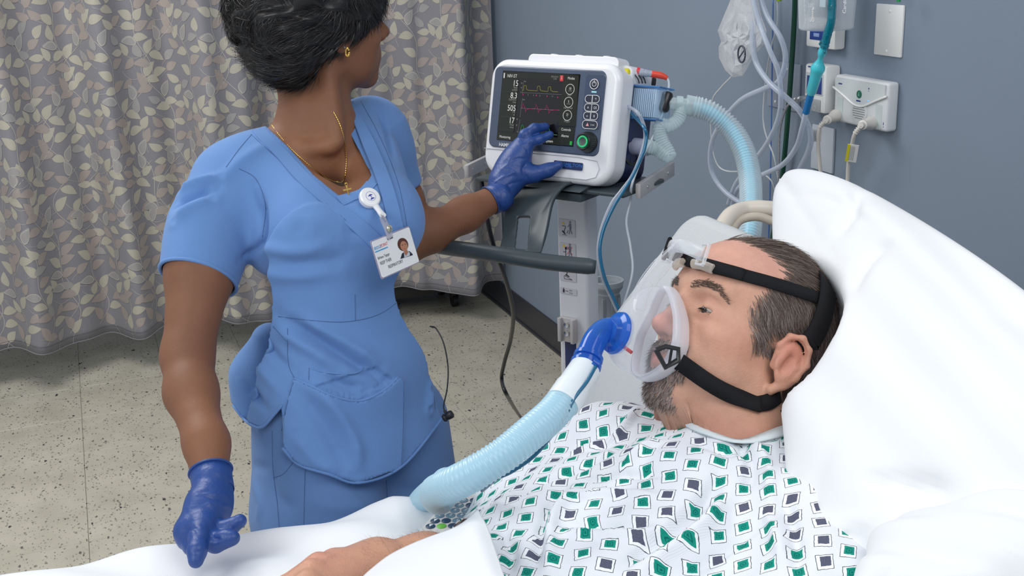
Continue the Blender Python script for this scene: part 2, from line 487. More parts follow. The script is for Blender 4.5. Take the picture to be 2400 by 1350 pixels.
def crease(V, N, hit, lines):
    """lines: (pixel polyline, half width in m, depth in m (negative = groove)[, side]); gaussian ridge/groove tapering at the ends"""
    D = np.zeros(len(V))
    for ln in lines:
        L, _ = hit.line(ln[0])
        if len(L) < 2: continue
        d = polydist(V, L); w = ln[1]
        g = np.exp(-(d / w) ** 2)
        tl = np.linalg.norm(np.diff(L, axis=0), axis=1).sum()
        e0 = np.linalg.norm(V - L[0], axis=1); e1 = np.linalg.norm(V - L[-1], axis=1)
        tp = np.clip(np.minimum(e0, e1) / (0.25 * tl + 1e-6), 0.15, 1)
        D += ln[2] * g * tp
    return V + N * D[:, None]
def inpoly(P, poly):
    x, y = P[:, 0], P[:, 1]; c = np.zeros(len(P), bool); n = len(poly)
    for i in range(n):
        x1, y1 = poly[i]; x2, y2 = poly[(i + 1) % n]
        c ^= ((y1 > y) != (y2 > y)) & (x < (x2 - x1) * (y - y1) / (y2 - y1 + 1e-9) + x1)
    return c
def facing(V, N): return ((CAMC - V) * N).sum(1) > 0
def ribbon(P, N, w, th, m=None, ends=False):
    """strap: points, normals, width, thickness -> V,F (closed box section)"""
    P = np.array(P); n = len(P); V = []; F = []
    Wd = w if hasattr(w, '__len__') else [w] * n
    for i in range(n):
        T = unit(P[min(i + 1, n - 1)] - P[max(i - 1, 0)]); nn = unit(N[i] - T * (N[i] @ T)); s = np.cross(T, nn); h = Wd[i] / 2
        V += [P[i] + s * h, P[i] + s * h * 0.96 + nn * th, P[i] - s * h * 0.96 + nn * th, P[i] - s * h]
    for i in range(n - 1):
        for k in range(4): F.append((i * 4 + k, i * 4 + (k + 1) % 4, i * 4 + 4 + (k + 1) % 4, i * 4 + 4 + k))
    F += [(3, 2, 1, 0), ((n - 1) * 4, (n - 1) * 4 + 1, (n - 1) * 4 + 2, (n - 1) * 4 + 3)]
    return V, F
def strands(roots, dirs, lens, width, cols, seg=3, curl=0.0, droop=None, rng=None, lift=None):
    """flat tapering hairs as one mesh; vectorised. roots,dirs (n,3)"""
    n = len(roots); d = dirs / (np.linalg.norm(dirs, axis=1)[:, None] + 1e-9)
    side = np.cross(d, CAMC - roots); side /= np.linalg.norm(side, axis=1)[:, None] + 1e-9
    rnd = rng.randn(n, 3); side = side + 0.5 * rnd; side /= np.linalg.norm(side, axis=1)[:, None]
    bend = rng.randn(n, 3) * curl + (0 if droop is None else droop)
    V = np.zeros((n, (seg + 1) * 2, 3)); F = []
    for i in range(seg + 1):
        t = i / seg; p = roots + d * (lens * t)[:, None] + bend * (lens * t * t)[:, None]
        w = width * (1 - 0.85 * t) / 2
        V[:, 2 * i] = p - side * w; V[:, 2 * i + 1] = p + side * w
    b = np.arange(n)[:, None] * (seg + 1) * 2
    for i in range(seg): F.append(np.concatenate([b + 2 * i, b + 2 * i + 1, b + 2 * i + 3, b + 2 * i + 2], 1))
    C = np.repeat(cols, (seg + 1) * 2, axis=0)
    return V.reshape(-1, 3), np.concatenate(F), C
def sample_surface(V, Q, mask_faces, n, rng):
    q = Q[mask_faces]; a = np.linalg.norm(np.cross(V[q[:, 2]] - V[q[:, 0]], V[q[:, 3]] - V[q[:, 1]]), axis=1); p = a / a.sum()
    i = rng.choice(len(q), n, p=p); u, v = rng.rand(n, 1), rng.rand(n, 1); f = q[i]
    return (V[f[:, 0]] * (1 - u) + V[f[:, 1]] * u) * (1 - v) + (V[f[:, 3]] * (1 - u) + V[f[:, 2]] * u) * v, f

# ================================================================== THE SETTING
WX = 1.626
def floor_material():
    m, n, b = base_mat('terrazzo_vinyl'); p = n.pos()
    base = n.ramp(n.noise(p, 7.0, 4.0, 0.6), [(0.3, (0.43, 0.40, 0.325)), (0.7, (0.53, 0.495, 0.41))])
    wn = n.new('ShaderNodeVectorMath', operation='MULTIPLY_ADD'); n.l.new(n.noise(p, 130.0, 2.0, out=1), wn.inputs[0]); wn.inputs[1].default_value = (0.012, 0.012, 0); n.l.new(p, wn.inputs[2])
    col = base
    for sc, th, rot, c1, keep in ((115, 0.36, 0.6, (0.21, 0.20, 0.17), 0.60), (150, 0.38, 1.9, (0.26, 0.245, 0.21), 0.65), (66, 0.27, 2.6, (0.13, 0.125, 0.11), 0.38), (40, 0.20, 0.2, (0.045, 0.045, 0.05), 0.20)):
        mp = n.new('ShaderNodeMapping'); n.l.new(wn.outputs[0], mp.inputs[0]); mp.inputs['Rotation'].default_value = (0, 0, rot); mp.inputs['Scale'].default_value = (1.0, 0.5, 1)
        v = n.new('ShaderNodeTexVoronoi'); n.l.new(mp.outputs[0], v.inputs['Vector']); v.inputs['Scale'].default_value = sc
        sp = n.new('ShaderNodeSeparateColor'); n.l.new(v.outputs['Color'], sp.inputs[0])
        size = n.m('MULTIPLY', sp.outputs[1], th)
        f = n.m('MULTIPLY', n.m('LESS_THAN', v.outputs['Distance'], size), n.m('LESS_THAN', sp.outputs[0], keep))
        col = n.mix(f, col, c1)
    n.l.new(col, b.inputs['Base Color']); b.inputs['Roughness'].default_value = 0.38; b.inputs['Specular IOR Level'].default_value = 0.45
    bn = n.new('ShaderNodeBump'); bn.inputs['Strength'].default_value = 0.06; bn.inputs['Distance'].default_value = 0.002
    n.l.new(n.noise(p, 9.0, 3.0), bn.inputs['Height']); n.l.new(bn.outputs[0], b.inputs['Normal'])
    return m
M_tile = floor_material()
M_joint = mat('tile_joint', (0.06, 0.055, 0.05), 0.9)
M_wall = mat('blue_grey_paint', (0.215, 0.265, 0.335), 0.55, spec=0.35, noise=0.06, nscale=3.0, bump=0.12, bscale=260.0)
M_base = mat('dark_vinyl_base', (0.035, 0.036, 0.045), 0.4)
floor = MB().box((-0.1, 2.4, -0.012), (3.6, 7.6, 0.018)).build('floor', M_joint); tag(floor, kind='structure')
tv, tf = _bm_box(0.1545, 0.1571, 0.0015, 0.0007, 1)
tme = None
for i in range(-6, 5):
    for j in range(-6, 5):
        x = 0.478 + 0.31 * (i + 0.5); y = 3.465 + 0.3155 * (j + 0.5)
        if x - 0.155 > WX - 0.01: continue
        if tme is None:
            t0 = mesh_from('tile', tv, tf, M_tile, floor, smooth=False); tme = t0.data; t = t0
        else:
            t = bpy.data.objects.new('tile', tme); link(t, floor)
        t.location = (x - floor.location.x, y - floor.location.y, -0.0015)
wr = MB().box((WX + 0.06, 2.4, 1.35), (0.12, 7.6, 2.76)).build('wall_right', M_wall); tag(wr, kind='structure')
wb = MB().box((-0.1, 6.26, 1.35), (3.45, 0.12, 2.76)).build('wall_back', mat('back_paint', (0.13, 0.15, 0.18), 0.7)); tag(wb, kind='structure')
bb = MB().box((WX - 0.003, 2.4, 0.062), (0.008, 7.5, 0.112), bev=0.002).box((WX - 0.006, 2.4, 0.006), (0.014, 7.5, 0.012), bev=0.003)
tag(bb.build('baseboard_right', M_base), kind='structure')

# ================================================================== PRIVACY CURTAIN with printed leaves
def curtain_fn():
    xs = np.linspace(-1.6, 1.60, 4000)
    def yo(x):
        return (0.050 * np.sin(2 * PI * (x + 0.16) / 0.40 + 0.9 * np.sin(2.3 * x)) + 0.022 * np.sin(2 * PI * x / 0.171 + 1.3)
                + 0.030 * np.sin(2 * PI * x / 0.93 + 0.6) + 0.085 * np.exp(-((x - 1.30) / 0.05) ** 2) - 0.05 * np.exp(-((x - 1.43) / 0.05) ** 2))
    y = yo(xs); ds = np.sqrt(np.diff(xs) ** 2 + np.diff(y) ** 2); s = np.r_[0, np.cumsum(ds)]
    return xs, y, s
cx_, cy_, cs_ = curtain_fn()
CL = cs_[-1]; CY = 4.50
def cpt(s, z, off=0.0):
    """cloth coordinates (arc length, height) -> world point; folds open out and sway a little towards the hem"""
    s = np.asarray(s, float); z = np.asarray(z, float)
    x = np.interp(s, cs_, cx_); amp = 1.0 + 0.35 * np.clip((1.2 - z) / 1.2, 0, 1)
    y = np.interp(s, cs_, cy_) * amp
    x = x + 0.012 * np.sin(3.1 * z + 4 * x) * np.clip(1.3 - z, 0, 1)
    dy = np.interp(s + 0.004, cs_, cy_) - np.interp(s - 0.004, cs_, cy_); dx = np.interp(s + 0.004, cs_, cx_) - np.interp(s - 0.004, cs_, cx_)
    L = np.hypot(dx, dy * amp) + 1e-9; nx, ny = dy * amp / L, -dx / L
    P = np.stack([x + nx * off, CY + y + ny * off, z + 0 * x], -1)
    return P
def hem(s): return 0.150 - 0.012 * np.sin(2 * PI * s / 0.9) + 0.004 * np.sin(2 * PI * s / 0.31)
ns, nz = 560, 60
S_, T_ = np.meshgrid(np.linspace(0, CL, ns), np.linspace(0, 1, nz), indexing='ij')
Zz = hem(S_) + T_ * (2.55 - hem(S_))
CV = cpt(S_, Zz).reshape(-1, 3)
gi = np.arange(ns * nz).reshape(ns, nz)
CQ = np.stack([gi[:-1, :-1].ravel(), gi[1:, :-1].ravel(), gi[1:, 1:].ravel(), gi[:-1, 1:].ravel()], 1)
M_cloth = mat('curtain_cloth', (0.235, 0.230, 0.252), 0.75, spec=0.2, sheen=0.15, bump=0.25, bscale=700.0, noise=0.05, nscale=5.0)
curtain = thing('privacy_curtain', 'grey privacy curtain printed with pale leaves and vines, hanging behind the person in blue scrubs', 'curtain', (0.3, 4.5, 0.15))
fab = mesh_from('fabric', CV, CQ, M_cloth, curtain)
sm_ = fab.modifiers.new('thick', 'SOLIDIFY'); sm_.thickness = 0.0012; sm_.offset = -1
LV, LF, LM_ = [], [], []
def cpoly(pts2, strips, mi, off=0.0009):
    """pts2: (n,2) cloth coordinates"""
    b = sum(len(v) for v in LV); LV.append(cpt(pts2[:, 0], np.maximum(pts2[:, 1], hem(pts2[:, 0]) + 0.003), off))
    for f in strips: LF.append(tuple(b + i for i in f)); LM_.append(mi)
TAKEN = []
def free(s, z, d):
    return not TAKEN or (((np.array(TAKEN) - (s, z)) ** 2).sum(1) > d * d).all()
def leaf2(s, z, ang, L, W, mi, bend=0.12, ring=False):
    mc = (s + 0.5 * L * math.cos(ang), z + 0.5 * L * math.sin(ang))
    if not ring:
        if not free(mc[0], mc[1], 0.030): return
        TAKEN.append(mc)
    n = 8; ca, sa = math.cos(ang), math.sin(ang); P = []
    for i in range(n + 1):
        t = i / n; w = W * (math.sin(PI * min(1, t) ** 0.82)) ** 0.85 * 0.5 * (1 - 0.15 * t); c = bend * L * math.sin(PI * t); u = t * L
        for q in (1, 0.5, 0, -0.5, -1): P.append((s + u * ca - (c + q * w) * sa, z + u * sa + (c + q * w) * ca))
    P = np.array(P); fc5 = [(i * 5 + k + 1, (i + 1) * 5 + k + 1, (i + 1) * 5 + k, i * 5 + k) for i in range(n) for k in range(4)]
    if not ring: cpoly(P, fc5, mi, 0.0006 + 0.00018 * (mi % 4) + 0.00002 * (len(TAKEN) % 5))
    else:
        cpoly(P, fc5, 2, 0.0013); m_ = P.mean(0); cpoly(m_ + (P - m_) * 0.84, fc5, 3, 0.0015)
def vine2(pts, w, mi=2):
    P = np.array(pts); T = np.gradient(P, axis=0); T /= np.linalg.norm(T, axis=1)[:, None] + 1e-9; N = np.stack([-T[:, 1], T[:, 0]], 1); n = len(P)
    cpoly(np.concatenate([P + N * w / 2, P - N * w / 2]), [(n + i, n + i + 1, i + 1, i) for i in range(n - 1)], mi, 0.0007)
def motif(s0, z0, rng):
    """one long climbing vine with leaves on both sides, short side sprigs and curls"""
    n = 46; t = np.linspace(0, 1, n); H = 0.62
    xs = s0 + 0.060 * np.sin(2 * PI * t) + 0.035 * np.sin(4 * PI * t + 0.7); zs = z0 + H * t
    vine2(np.stack([xs, zs], 1), 0.0022)
    for i in range(1, n - 1, 3):
        a = math.atan2(zs[i + 1] - zs[i], xs[i + 1] - xs[i]); sd = 1 if (i // 3) % 2 else -1
        L = 0.058 + 0.012 * rng.rand(); k = (i * 7) % 5
        leaf2(xs[i] + 0.004 * sd, zs[i], a - sd * (0.95 + 0.3 * rng.rand()), L, 0.036, 3 if k == 1 else (1 if k in (2, 4) else 0), 0.1 * sd, False)
        if k == 1 and TAKEN: leaf2(xs[i] + 0.004 * sd, zs[i], a - sd * 1.1, L * 0.96, 0.034, 2, 0.1 * sd, True)
        if i % 8 == 2:                                            # a sprig on the other side
            b = a + sd * 0.9; m = 9; tt = np.linspace(0, 1, m)
            qx = xs[i] + 0.085 * tt * math.cos(b) - 0.02 * np.sin(PI * tt) * math.sin(b); qz = zs[i] + 0.085 * tt * math.sin(b) + 0.02 * np.sin(PI * tt) * math.cos(b)
            vine2(np.stack([qx, qz], 1), 0.0016)
            for j, q in ((4, 1), (6, -1), (8, 0.2)):
                leaf2(qx[j], qz[j], b + q * 0.95, 0.048 + 0.01 * rng.rand(), 0.030, (0, 1, 0)[j % 3], 0.08 * q)
        if i % 12 == 6:                                           # a curl
            b = a - sd * 0.4; th = np.linspace(0, 4.2, 12); r = 0.013 * (1 - th / 6)
            vine2(np.stack([xs[i] + sd * 0.02 + r * np.cos(b + th), zs[i] + 0.015 + r * np.sin(b + th)], 1), 0.0030, 0)
for ci, s0 in enumerate(np.arange(0.03, CL, 0.118)):
    rg = np.random.RandomState(3)
    for k in range(-1, 5):
        z0 = 0.24 + 0.62 * k + (ci % 3) * 0.207
        if z0 + 0.62 < 2.45 and z0 > 0.16: motif(s0, z0, rg)
        elif 0.14 < z0 + 0.62 < 0.85: motif(s0, 0.19, np.random.RandomState(3))
rg = np.random.RandomState(9)
for s0 in np.arange(0.02, CL - 0.02, 0.022):
    for z0 in np.arange(0.20, 2.2, 0.022):
        s1, z1 = s0 + 0.01 * rg.rand(), z0 + 0.01 * rg.rand()
        if free(s1, z1, 0.040):
            a = 1.2 + 1.6 * rg.rand() * rg.choice([-1, 1]); L = 0.050 + 0.012 * rg.rand()
            sx, sz = s1 - 0.5 * L * math.cos(a), z1 - 0.5 * L * math.sin(a); tt = np.linspace(0, 1, 7)
            vine2(np.stack([sx - 0.04 * tt * math.cos(a) + 0.012 * tt ** 2, sz - 0.04 * tt * math.sin(a)], 1), 0.0014)
            leaf2(sx, sz, a, L, 0.033, rg.choice([0, 0, 1, 3]), 0.1)
M_l0 = mat('leaf_print_beige', (0.44, 0.415, 0.345), 0.6, spec=0.3, noise=0.08, nscale=9.0)
M_l1 = mat('leaf_print_tan', (0.36, 0.31, 0.285), 0.6, spec=0.3, noise=0.08, nscale=9.0)
M_l2 = mat('vine_print', (0.46, 0.43, 0.39), 0.6, spec=0.3)
M_l3 = mat('leaf_print_grey', (0.33, 0.32, 0.315), 0.6, spec=0.3)
lp = mesh_from('leaf_print', np.concatenate(LV), LF, None, curtain, True, mats=[M_l0, M_l1, M_l2, M_l3], midx=LM_)
lp['label'] = 'pale leaf and vine print'
hs = np.linspace(0, CL, 500)
V, F = sweep(cpt(hs, hem(hs) + 0.001), 0.0022, 5); mesh_from('hem', V, F, M_cloth, curtain)
V, F = sweep(cpt(hs, hem(hs) + 0.028, 0.0008), 0.0007, 4); mesh_from('hem_seam', V, F, mat('curtain_thread', (0.12, 0.115, 0.13), 0.8), curtain)
V, F = sweep([(-1.65, CY, 2.57), (1.61, CY, 2.57)], 0.012, 10); mesh_from('track', V, F, mat('track_alu', (0.6, 0.6, 0.6), 0.4, 0.8), curtain)

# dark wheeled base glimpsed under the curtain
M_black = mat('black_plastic', (0.012, 0.012, 0.014), 0.45)
eq = thing('equipment_stand', 'black wheeled equipment base glimpsed under the curtain near the wall', 'stand', (1.32, 4.78, 0))
MB().box((1.30, 4.80, 0.125), (0.42, 0.34, 0.07), bev=0.02).box((1.30, 4.82, 0.24), (0.2, 0.2, 0.18), bev=0.02).build('chassis', M_black, eq, True)
for x, y in ((1.14, 4.72), (1.44, 4.70), (1.14, 4.9), (1.44, 4.9)):
    w = MB().cyl((x - 0.012, y, 0.03), (x + 0.012, y, 0.03), 0.03, 20); w.box((x, y, 0.07), (0.034, 0.03, 0.06), bev=0.004)
    w.build('caster', M_black, eq, True)

# ================================================================== WALL FITTINGS (all on the blue wall, plane x = WX)
M_white = mat('white_plastic', (0.80, 0.80, 0.79), 0.35, coat=0.15)
M_offw = mat('grey_white_plastic', (0.66, 0.68, 0.70), 0.4)
M_cream = mat('cream_plastic', (0.64, 0.61, 0.57), 0.45)
M_steel = mat('steel', (0.62, 0.62, 0.63), 0.28, 1.0)
M_navyl = mat('navy_label', (0.02, 0.05, 0.22), 0.4)
M_darkg = mat('dark_grey', (0.05, 0.055, 0.06), 0.5)
M_ink = mat('black_ink', (0.015, 0.015, 0.02), 0.6)
UY = A3(0, -1, 0); UZ = A3(0, 0, 1); NXm = A3(-1, 0, 0)      # along the wall to the right in view, up, out of the wall
def onwall(px, py, d=0.0): return at(px, py, X=WX - d)
def wbox(p0, p1, d, inset=0.0, front=None):
    """box on the wall whose front face (at depth d) has opposite corners at pixels p0, p1"""
    a, b = onwall(*p0, d), onwall(*p1, d)
    c = (a + b) / 2; return c, abs(a[1] - b[1]), abs(a[2] - b[2])
def wallbox(root, name, p0, p1, d, m, bev=0.004, d0=0.0):
    c, w, h = wbox(p0, p1, d); c[0] = WX - (d + d0) / 2
    return MB().box(c, (d - d0, w, h), bev=bev).build(name, m, root, True)
def screw_on(root, p, d, r=0.0035, m=None):
    c = onwall(*p, d); o = MB().lathe(c, NXm, [(0, r), (0.0008, r), (0.0014, r * 0.7)], 14).box(c + NXm * 0.0015, (0.0006, r * 1.5, r * 0.25)).build('screw', m or M_white, root, True); return o

pl = thing('wall_plate', 'tall white blank wall plate with two screws at upper right', 'wall plate', onwall(2085, 70)); 
wallbox(pl, 'plate', (2053.5, 8), (2110, 136), 0.006, M_white, 0.0025)
screw_on(pl, (2086, 26), 0.006); screw_on(pl, (2077, 120), 0.006)
pl = thing('wall_plate', 'wide grey plate behind the clear tubing loops and green hose', 'wall plate', onwall(1835, 200))
wallbox(pl, 'plate', (1800, 140), (1871, 264), 0.006, mat('grey_plate', (0.30, 0.34, 0.42), 0.5), 0.0025)
screw_on(pl, (1817, 238), 0.006); screw_on(pl, (1845, 162), 0.006)
pl = thing('wall_plate', 'pale tall wall plate right above the pillow top, partly hidden by the beige cord', 'wall plate', onwall(1925, 340))
wallbox(pl, 'plate', (1903, 290), (1949, 408), 0.007, mat('pale_plate', (0.50, 0.54, 0.60), 0.5), 0.0025)

# upper holder behind the canister
hd = thing('wall_holder', 'white wall bracket with dark blue panel under the clear suction canister', 'holder', onwall(1925, 90))
wallbox(hd, 'housing', (1890, 40), (1955, 118), 0.03, M_white, 0.006)
c, w, h = wbox((1899, 66), (1931, 96), 0.0305); MB().box(c, (0.002, w, h), bev=0.0009).build('blue_panel', mat('royal_blue', (0.012, 0.05, 0.25), 0.35), hd, True)
c, w, h = wbox((1907, 77), (1920, 87), 0.032); MB().box(c, (0.001, w, h), bev=0.0004).build('button', mat('pale_blue', (0.25, 0.35, 0.6), 0.4), hd, True)
# small white module with a grey foot panel
md = thing('wall_module', 'narrow white wall module with blue window beside the envelope-shaped alarm box', 'module', onwall(1920, 210))
c, w, h = wbox((1887, 152), (1926, 268), 0.040); front = c.copy()
wallbox(md, 'housing', (1887, 148), (1932, 268), 0.040, M_white, 0.006)
for nm, a, b, mm, dd in (('window', (1892, 176), (1925, 222), M_navyl, 0.0412), ('window_surround', (1889, 168), (1928, 226), mat('soft_grey_panel', (0.5, 0.53, 0.56), 0.5), 0.0404), ('foot_panel', (1888, 228), (1922, 262), mat('mid_grey_panel', (0.36, 0.38, 0.40), 0.5), 0.0412)):
    c, w, h = wbox(a, b, dd); MB().box(c, (0.0014, w, h), bev=0.0005).build(nm, mm, md, True)
c = onwall(1908, 254, 0.0422)
P = [c + UY * x + UZ * z for x, z in rrect(-0.004, -0.005, 0.004, 0.005, 0.0018, 3)]
V, F = sweep(P + [P[0]], 0.0004, 4, False); mesh_from('symbol', V, F, M_white, md)
c = onwall(1897, 156, 0.0406); MB().box(c, (0.0006, 0.010, 0.003)).build('logo', M_navyl, md)

# envelope-shaped patient alarm box
ab = thing('alarm_box', 'cream wall alarm box with chevron lid, round speaker grille and two plugged cords', 'alarm box', onwall(2020, 235))
DA = 0.030
c, w, h = wbox((1957, 174), (2076, 311), DA)
A0 = c.copy(); aw, ah = w, h
MB().box((WX - DA / 2, c[1], c[2]), (DA, w, h), bev=0.007, seg=3).build('housing', M_offw, ab, True)
def ap(u, v, off=0.0): return A3(WX - DA - off, A0[1] - u * aw / 2, A0[2] + v * ah / 2)
poly = [(-0.93, 0.90), (-0.93, 0.42), (-0.55, 0.16), (-0.22, -0.08), (0.0, -0.14), (0.22, -0.08), (0.55, 0.16), (0.93, 0.42), (0.93, 0.90)]
MB().prism([(p[0] * aw / 2, p[1] * ah / 2) for p in poly], A0 + A3(-DA / 2 * 0 - (A0[0] - (WX - DA)), 0, 0), UY, UZ, NXm, 0.0035).build('chevron_lid', mat('lid_cream', (0.62, 0.66, 0.67), 0.4), ab)
P = [ap(p[0], p[1], 0.0035) for p in [(-1, 0.47)] + poly[2:7] + [(1, 0.47)]]
V, F = sweep(spline([P[0], P[1], P[2], P[3], P[4], P[5], P[6]], 4), 0.0024, 8); mesh_from('chevron_rim', V, F, M_white, ab)
MB().lathe(ap(0.02, 0.36, 0.0035), NXm, [(0, 0.0085), (0.0012, 0.0085), (0.0016, 0.0078)], 28).build('green_button', mat('green_disc', (0.015, 0.14, 0.08), 0.35), ab, True)
g = MB(); c = ap(0.02, 0.36, 0.0054); 
for dz, ww in ((0.003, 0.003), (0.0, 0.005), (-0.003, 0.006)): g.box(c + UZ * dz, (0.0004, ww, 0.0011))
g.build('symbol', mat('green_pale', (0.3, 0.6, 0.45), 0.5), ab)
g = MB(); g.box(ap(-0.72, 0.66, 0.0036), (0.0006, 0.013, 0.0028)); g.box(ap(0.0, 0.08, 0.0036), (0.0006, 0.015, 0.003)); g.box(ap(0.36, 0.66, 0.0036), (0.0006, 0.003, 0.003)); g.box(ap(0.36, 0.56, 0.0036), (0.0006, 0.0015, 0.0018))
for u, v in ((-0.66, -0.46), (0.72, -0.52)): g.box(ap(u, v, 0.0003), (0.0008, 0.003, 0.003))
for u, v in ((0.90, -0.66), (-0.90, -0.62)):
    g.box(ap(u, v, 0.0003), (0.0008, 0.0012, 0.006)); g.box(ap(u, v - 0.13, 0.0003), (0.0008, 0.0015, 0.0015))
g.build('marking', M_navyl, ab)['kind'] = 'stuff'
MB().lathe(ap(0.0, -0.36, 0), NXm, [(0, 0.029), (0.0015, 0.029), (0.0022, 0.0275)], 36).build('speaker_disc', mat('grille_cream', (0.62, 0.64, 0.65), 0.45), ab, True)
g = MB()
for r in range(-3, 4):
    for q in range(-7, 8):
        if (r / 3.6) ** 2 + (q / 7.4) ** 2 < 1: g.box(ap(0.0, -0.36, 0.0024) + UY * (q * 0.0029 + (r % 2) * 0.0012) + UZ * (r * 0.0050), (0.0006, 0.0012, 0.0016))
o = g.build('speaker_holes', M_darkg, ab); o['kind'] = 'stuff'
for u in (-0.74, 0.72): MB().prism(rrect(-0.0105, -0.026, 0.0105, 0.026, 0.003, 3), ap(u, -0.42, 0), UY, UZ, NXm, 0.0009).build('socket_panel', mat('panel_mint', (0.54, 0.60, 0.60), 0.45), ab)
c = ap(0.36, 0.16, 0.003); MB().box(c, (0.002, 0.006, 0.002)).build('indicator', emis('cyan_led', (0.2, 0.6, 1.0), 1.0), ab)

# plugs and their cords
def plug_cord(lab, base, tip, path, lp_, flag_m, flag_lab):
    t = thing('plug_cord', lab, 'cord', base)
    ax = unit(tip - base); L = np.linalg.norm(tip - base)
    MB().lathe(base, ax, [(0, 0.0135), (0.004, 0.0148), (0.012, 0.0142), (L * 0.55, 0.0095), (L * 0.72, 0.0085), (L * 0.74, 0.0102), (L * 0.84, 0.0102), (L * 0.86, 0.007), (L, 0.0062)], 26).build('plug', M_cream, t, True)
    g = MB(); P = spline([tip - ax * 0.004] + path, 10)
    mesh_from('cable', *sweep(P, 0.0042, 10), M_cream, t)
    g = MB()
    for k in range(5): q = P[k * 2]; d = unit(P[k * 2 + 1] - P[k * 2]); g.cyl(q, q + d * 0.0018, 0.0060, 14)
    g.build('strain_relief', M_cream, t, True)
    a, b = lp_
    ax2 = unit(b - a); W = unit(np.cross(ax2, CAMC - a)); N = np.cross(W, ax2) ; N = N if N @ (CAMC - a) > 0 else -N
    L2 = np.linalg.norm(b - a)
    fl = MB().box((a + b) / 2 - W * 0.002, (0.020, L2, 0.0012), np.stack([W, ax2, N], 1)).build('tag', M_white, t); fl['label'] = 'white paper tag'
    if flag_m: MB().box((a + b) / 2 - W * 0.0085 * flag_lab, (0.0065, L2 * 0.98, 0.0016), np.stack([W, ax2, N], 1)).build('tag_stripe', flag_m, t)
    g = MB()
    for i in range(4): g.box((a + b) / 2 + W * (-0.004 + 0.0028 * i) * 1.0 + N * 0.0009, (0.0008, L2 * 0.8, 0.0002), np.stack([W, ax2, N], 1))
    g.build('fine_print', mat('grey_ink', (0.25, 0.25, 0.3), 0.6), t)
    return t
D2 = 2.16
plug_cord('beige cord plugged into the left socket of the alarm box, with a plain white tag', ap(-0.84, -0.72, 0), at(1934, 283, X=WX - 0.085),
          [at(1921, 300, X=WX - 0.09), at(1918, 340, X=WX - 0.08), at(1921, 380, X=WX - 0.07), at(1926, 440, X=WX - 0.06), onwall(1930, 560, 0.05)],
          (at(1914, 303, X=WX - 0.083), at(1912, 332, X=WX - 0.08)), None, 0)
plug_cord('beige cord plugged into the right socket of the alarm box, with a yellow-edged tag', ap(0.50, -0.72, 0), at(2017, 294, X=WX - 0.085),
          [at(2003, 315, X=WX - 0.09), at(1996, 345, X=WX - 0.08), at(1989, 380, X=WX - 0.07), at(1986, 440, X=WX - 0.06), onwall(1984, 560, 0.05)],
          (at(2000, 339, X=WX - 0.085), at(1993, 379, X=WX - 0.075)), mat('caution_yellow', (0.75, 0.68, 0.03), 0.5), -1)

# suction canister
M_clear = clear('clear_plastic', (0.93, 0.95, 0.97), 0.22, 0.6, (0.75, 0.80, 0.85), 0.15)
cn = thing('suction_canister', 'clear suction canister with white volume scale at the top edge', 'canister', at(1937, 60, X=WX - 0.10))
DC = 0.10; cb = at(1936, 68, X=WX - DC)
rr0 = abs(at(1876, 60, X=WX - DC)[1] - at(1986, 60, X=WX - DC)[1]) / 2 * 0.72
MB().lathe(cb, UZ, [(0, rr0 * 0.90), (0.003, rr0 * 0.94), (0.13, rr0 * 1.06), (0.20, rr0 * 1.08)], 44).build('jar', M_clear, cn, True)
MB().lathe(cb + UZ * 0.004, UZ, [(0, rr0 * 0.80), (0.002, rr0 * 0.82), (0.10, rr0 * 0.3)], 30).build('cone_filter', clear('milky', (0.85, 0.85, 0.85), 0.25, 0.5, (0.6, 0.62, 0.65), 0.4), cn, True)
MB().lathe(cb + UZ * 0.20, UZ, [(0, rr0 * 1.15), (0.02, rr0 * 1.15), (0.03, rr0)], 40).build('lid', M_white, cn, True)
def cp(px, py): return at(px, py, X=WX - DC - rr0 * 0.93)
Uc = unit(A3(0.25, -1, 0))
for py, sx in ((13, '300'), (46, '100')):
    text(sx, 0.0125, cp(1892, py + 4), Uc, UZ, M_white, cn)
g = MB()
for i, py in enumerate((2, 13, 24, 35, 46, 52)):
    c = cp(1886 + i * 0.4, py); g.box(c, (0.0006, 0.010 if py in (13, 46) else 0.006, 0.0009))
g.cyl(cp(1885, -5), cp(1887, 56), 0.0005, 6); g.build('scale_mark', M_white, cn)
text('Cardinal', 0.0115, cp(1982, 32), UZ, -Uc, M_white, cn)
text('mmHg', 0.008, cp(1906, 42), UZ, -Uc, M_white, cn)
MB().box(cp(1928, 8) + UZ * 0.0, (0.0008, 0.02, 0.015), bev=0.0003).build('lid_label', mat('label_bluegrey', (0.45, 0.55, 0.62), 0.5), cn)

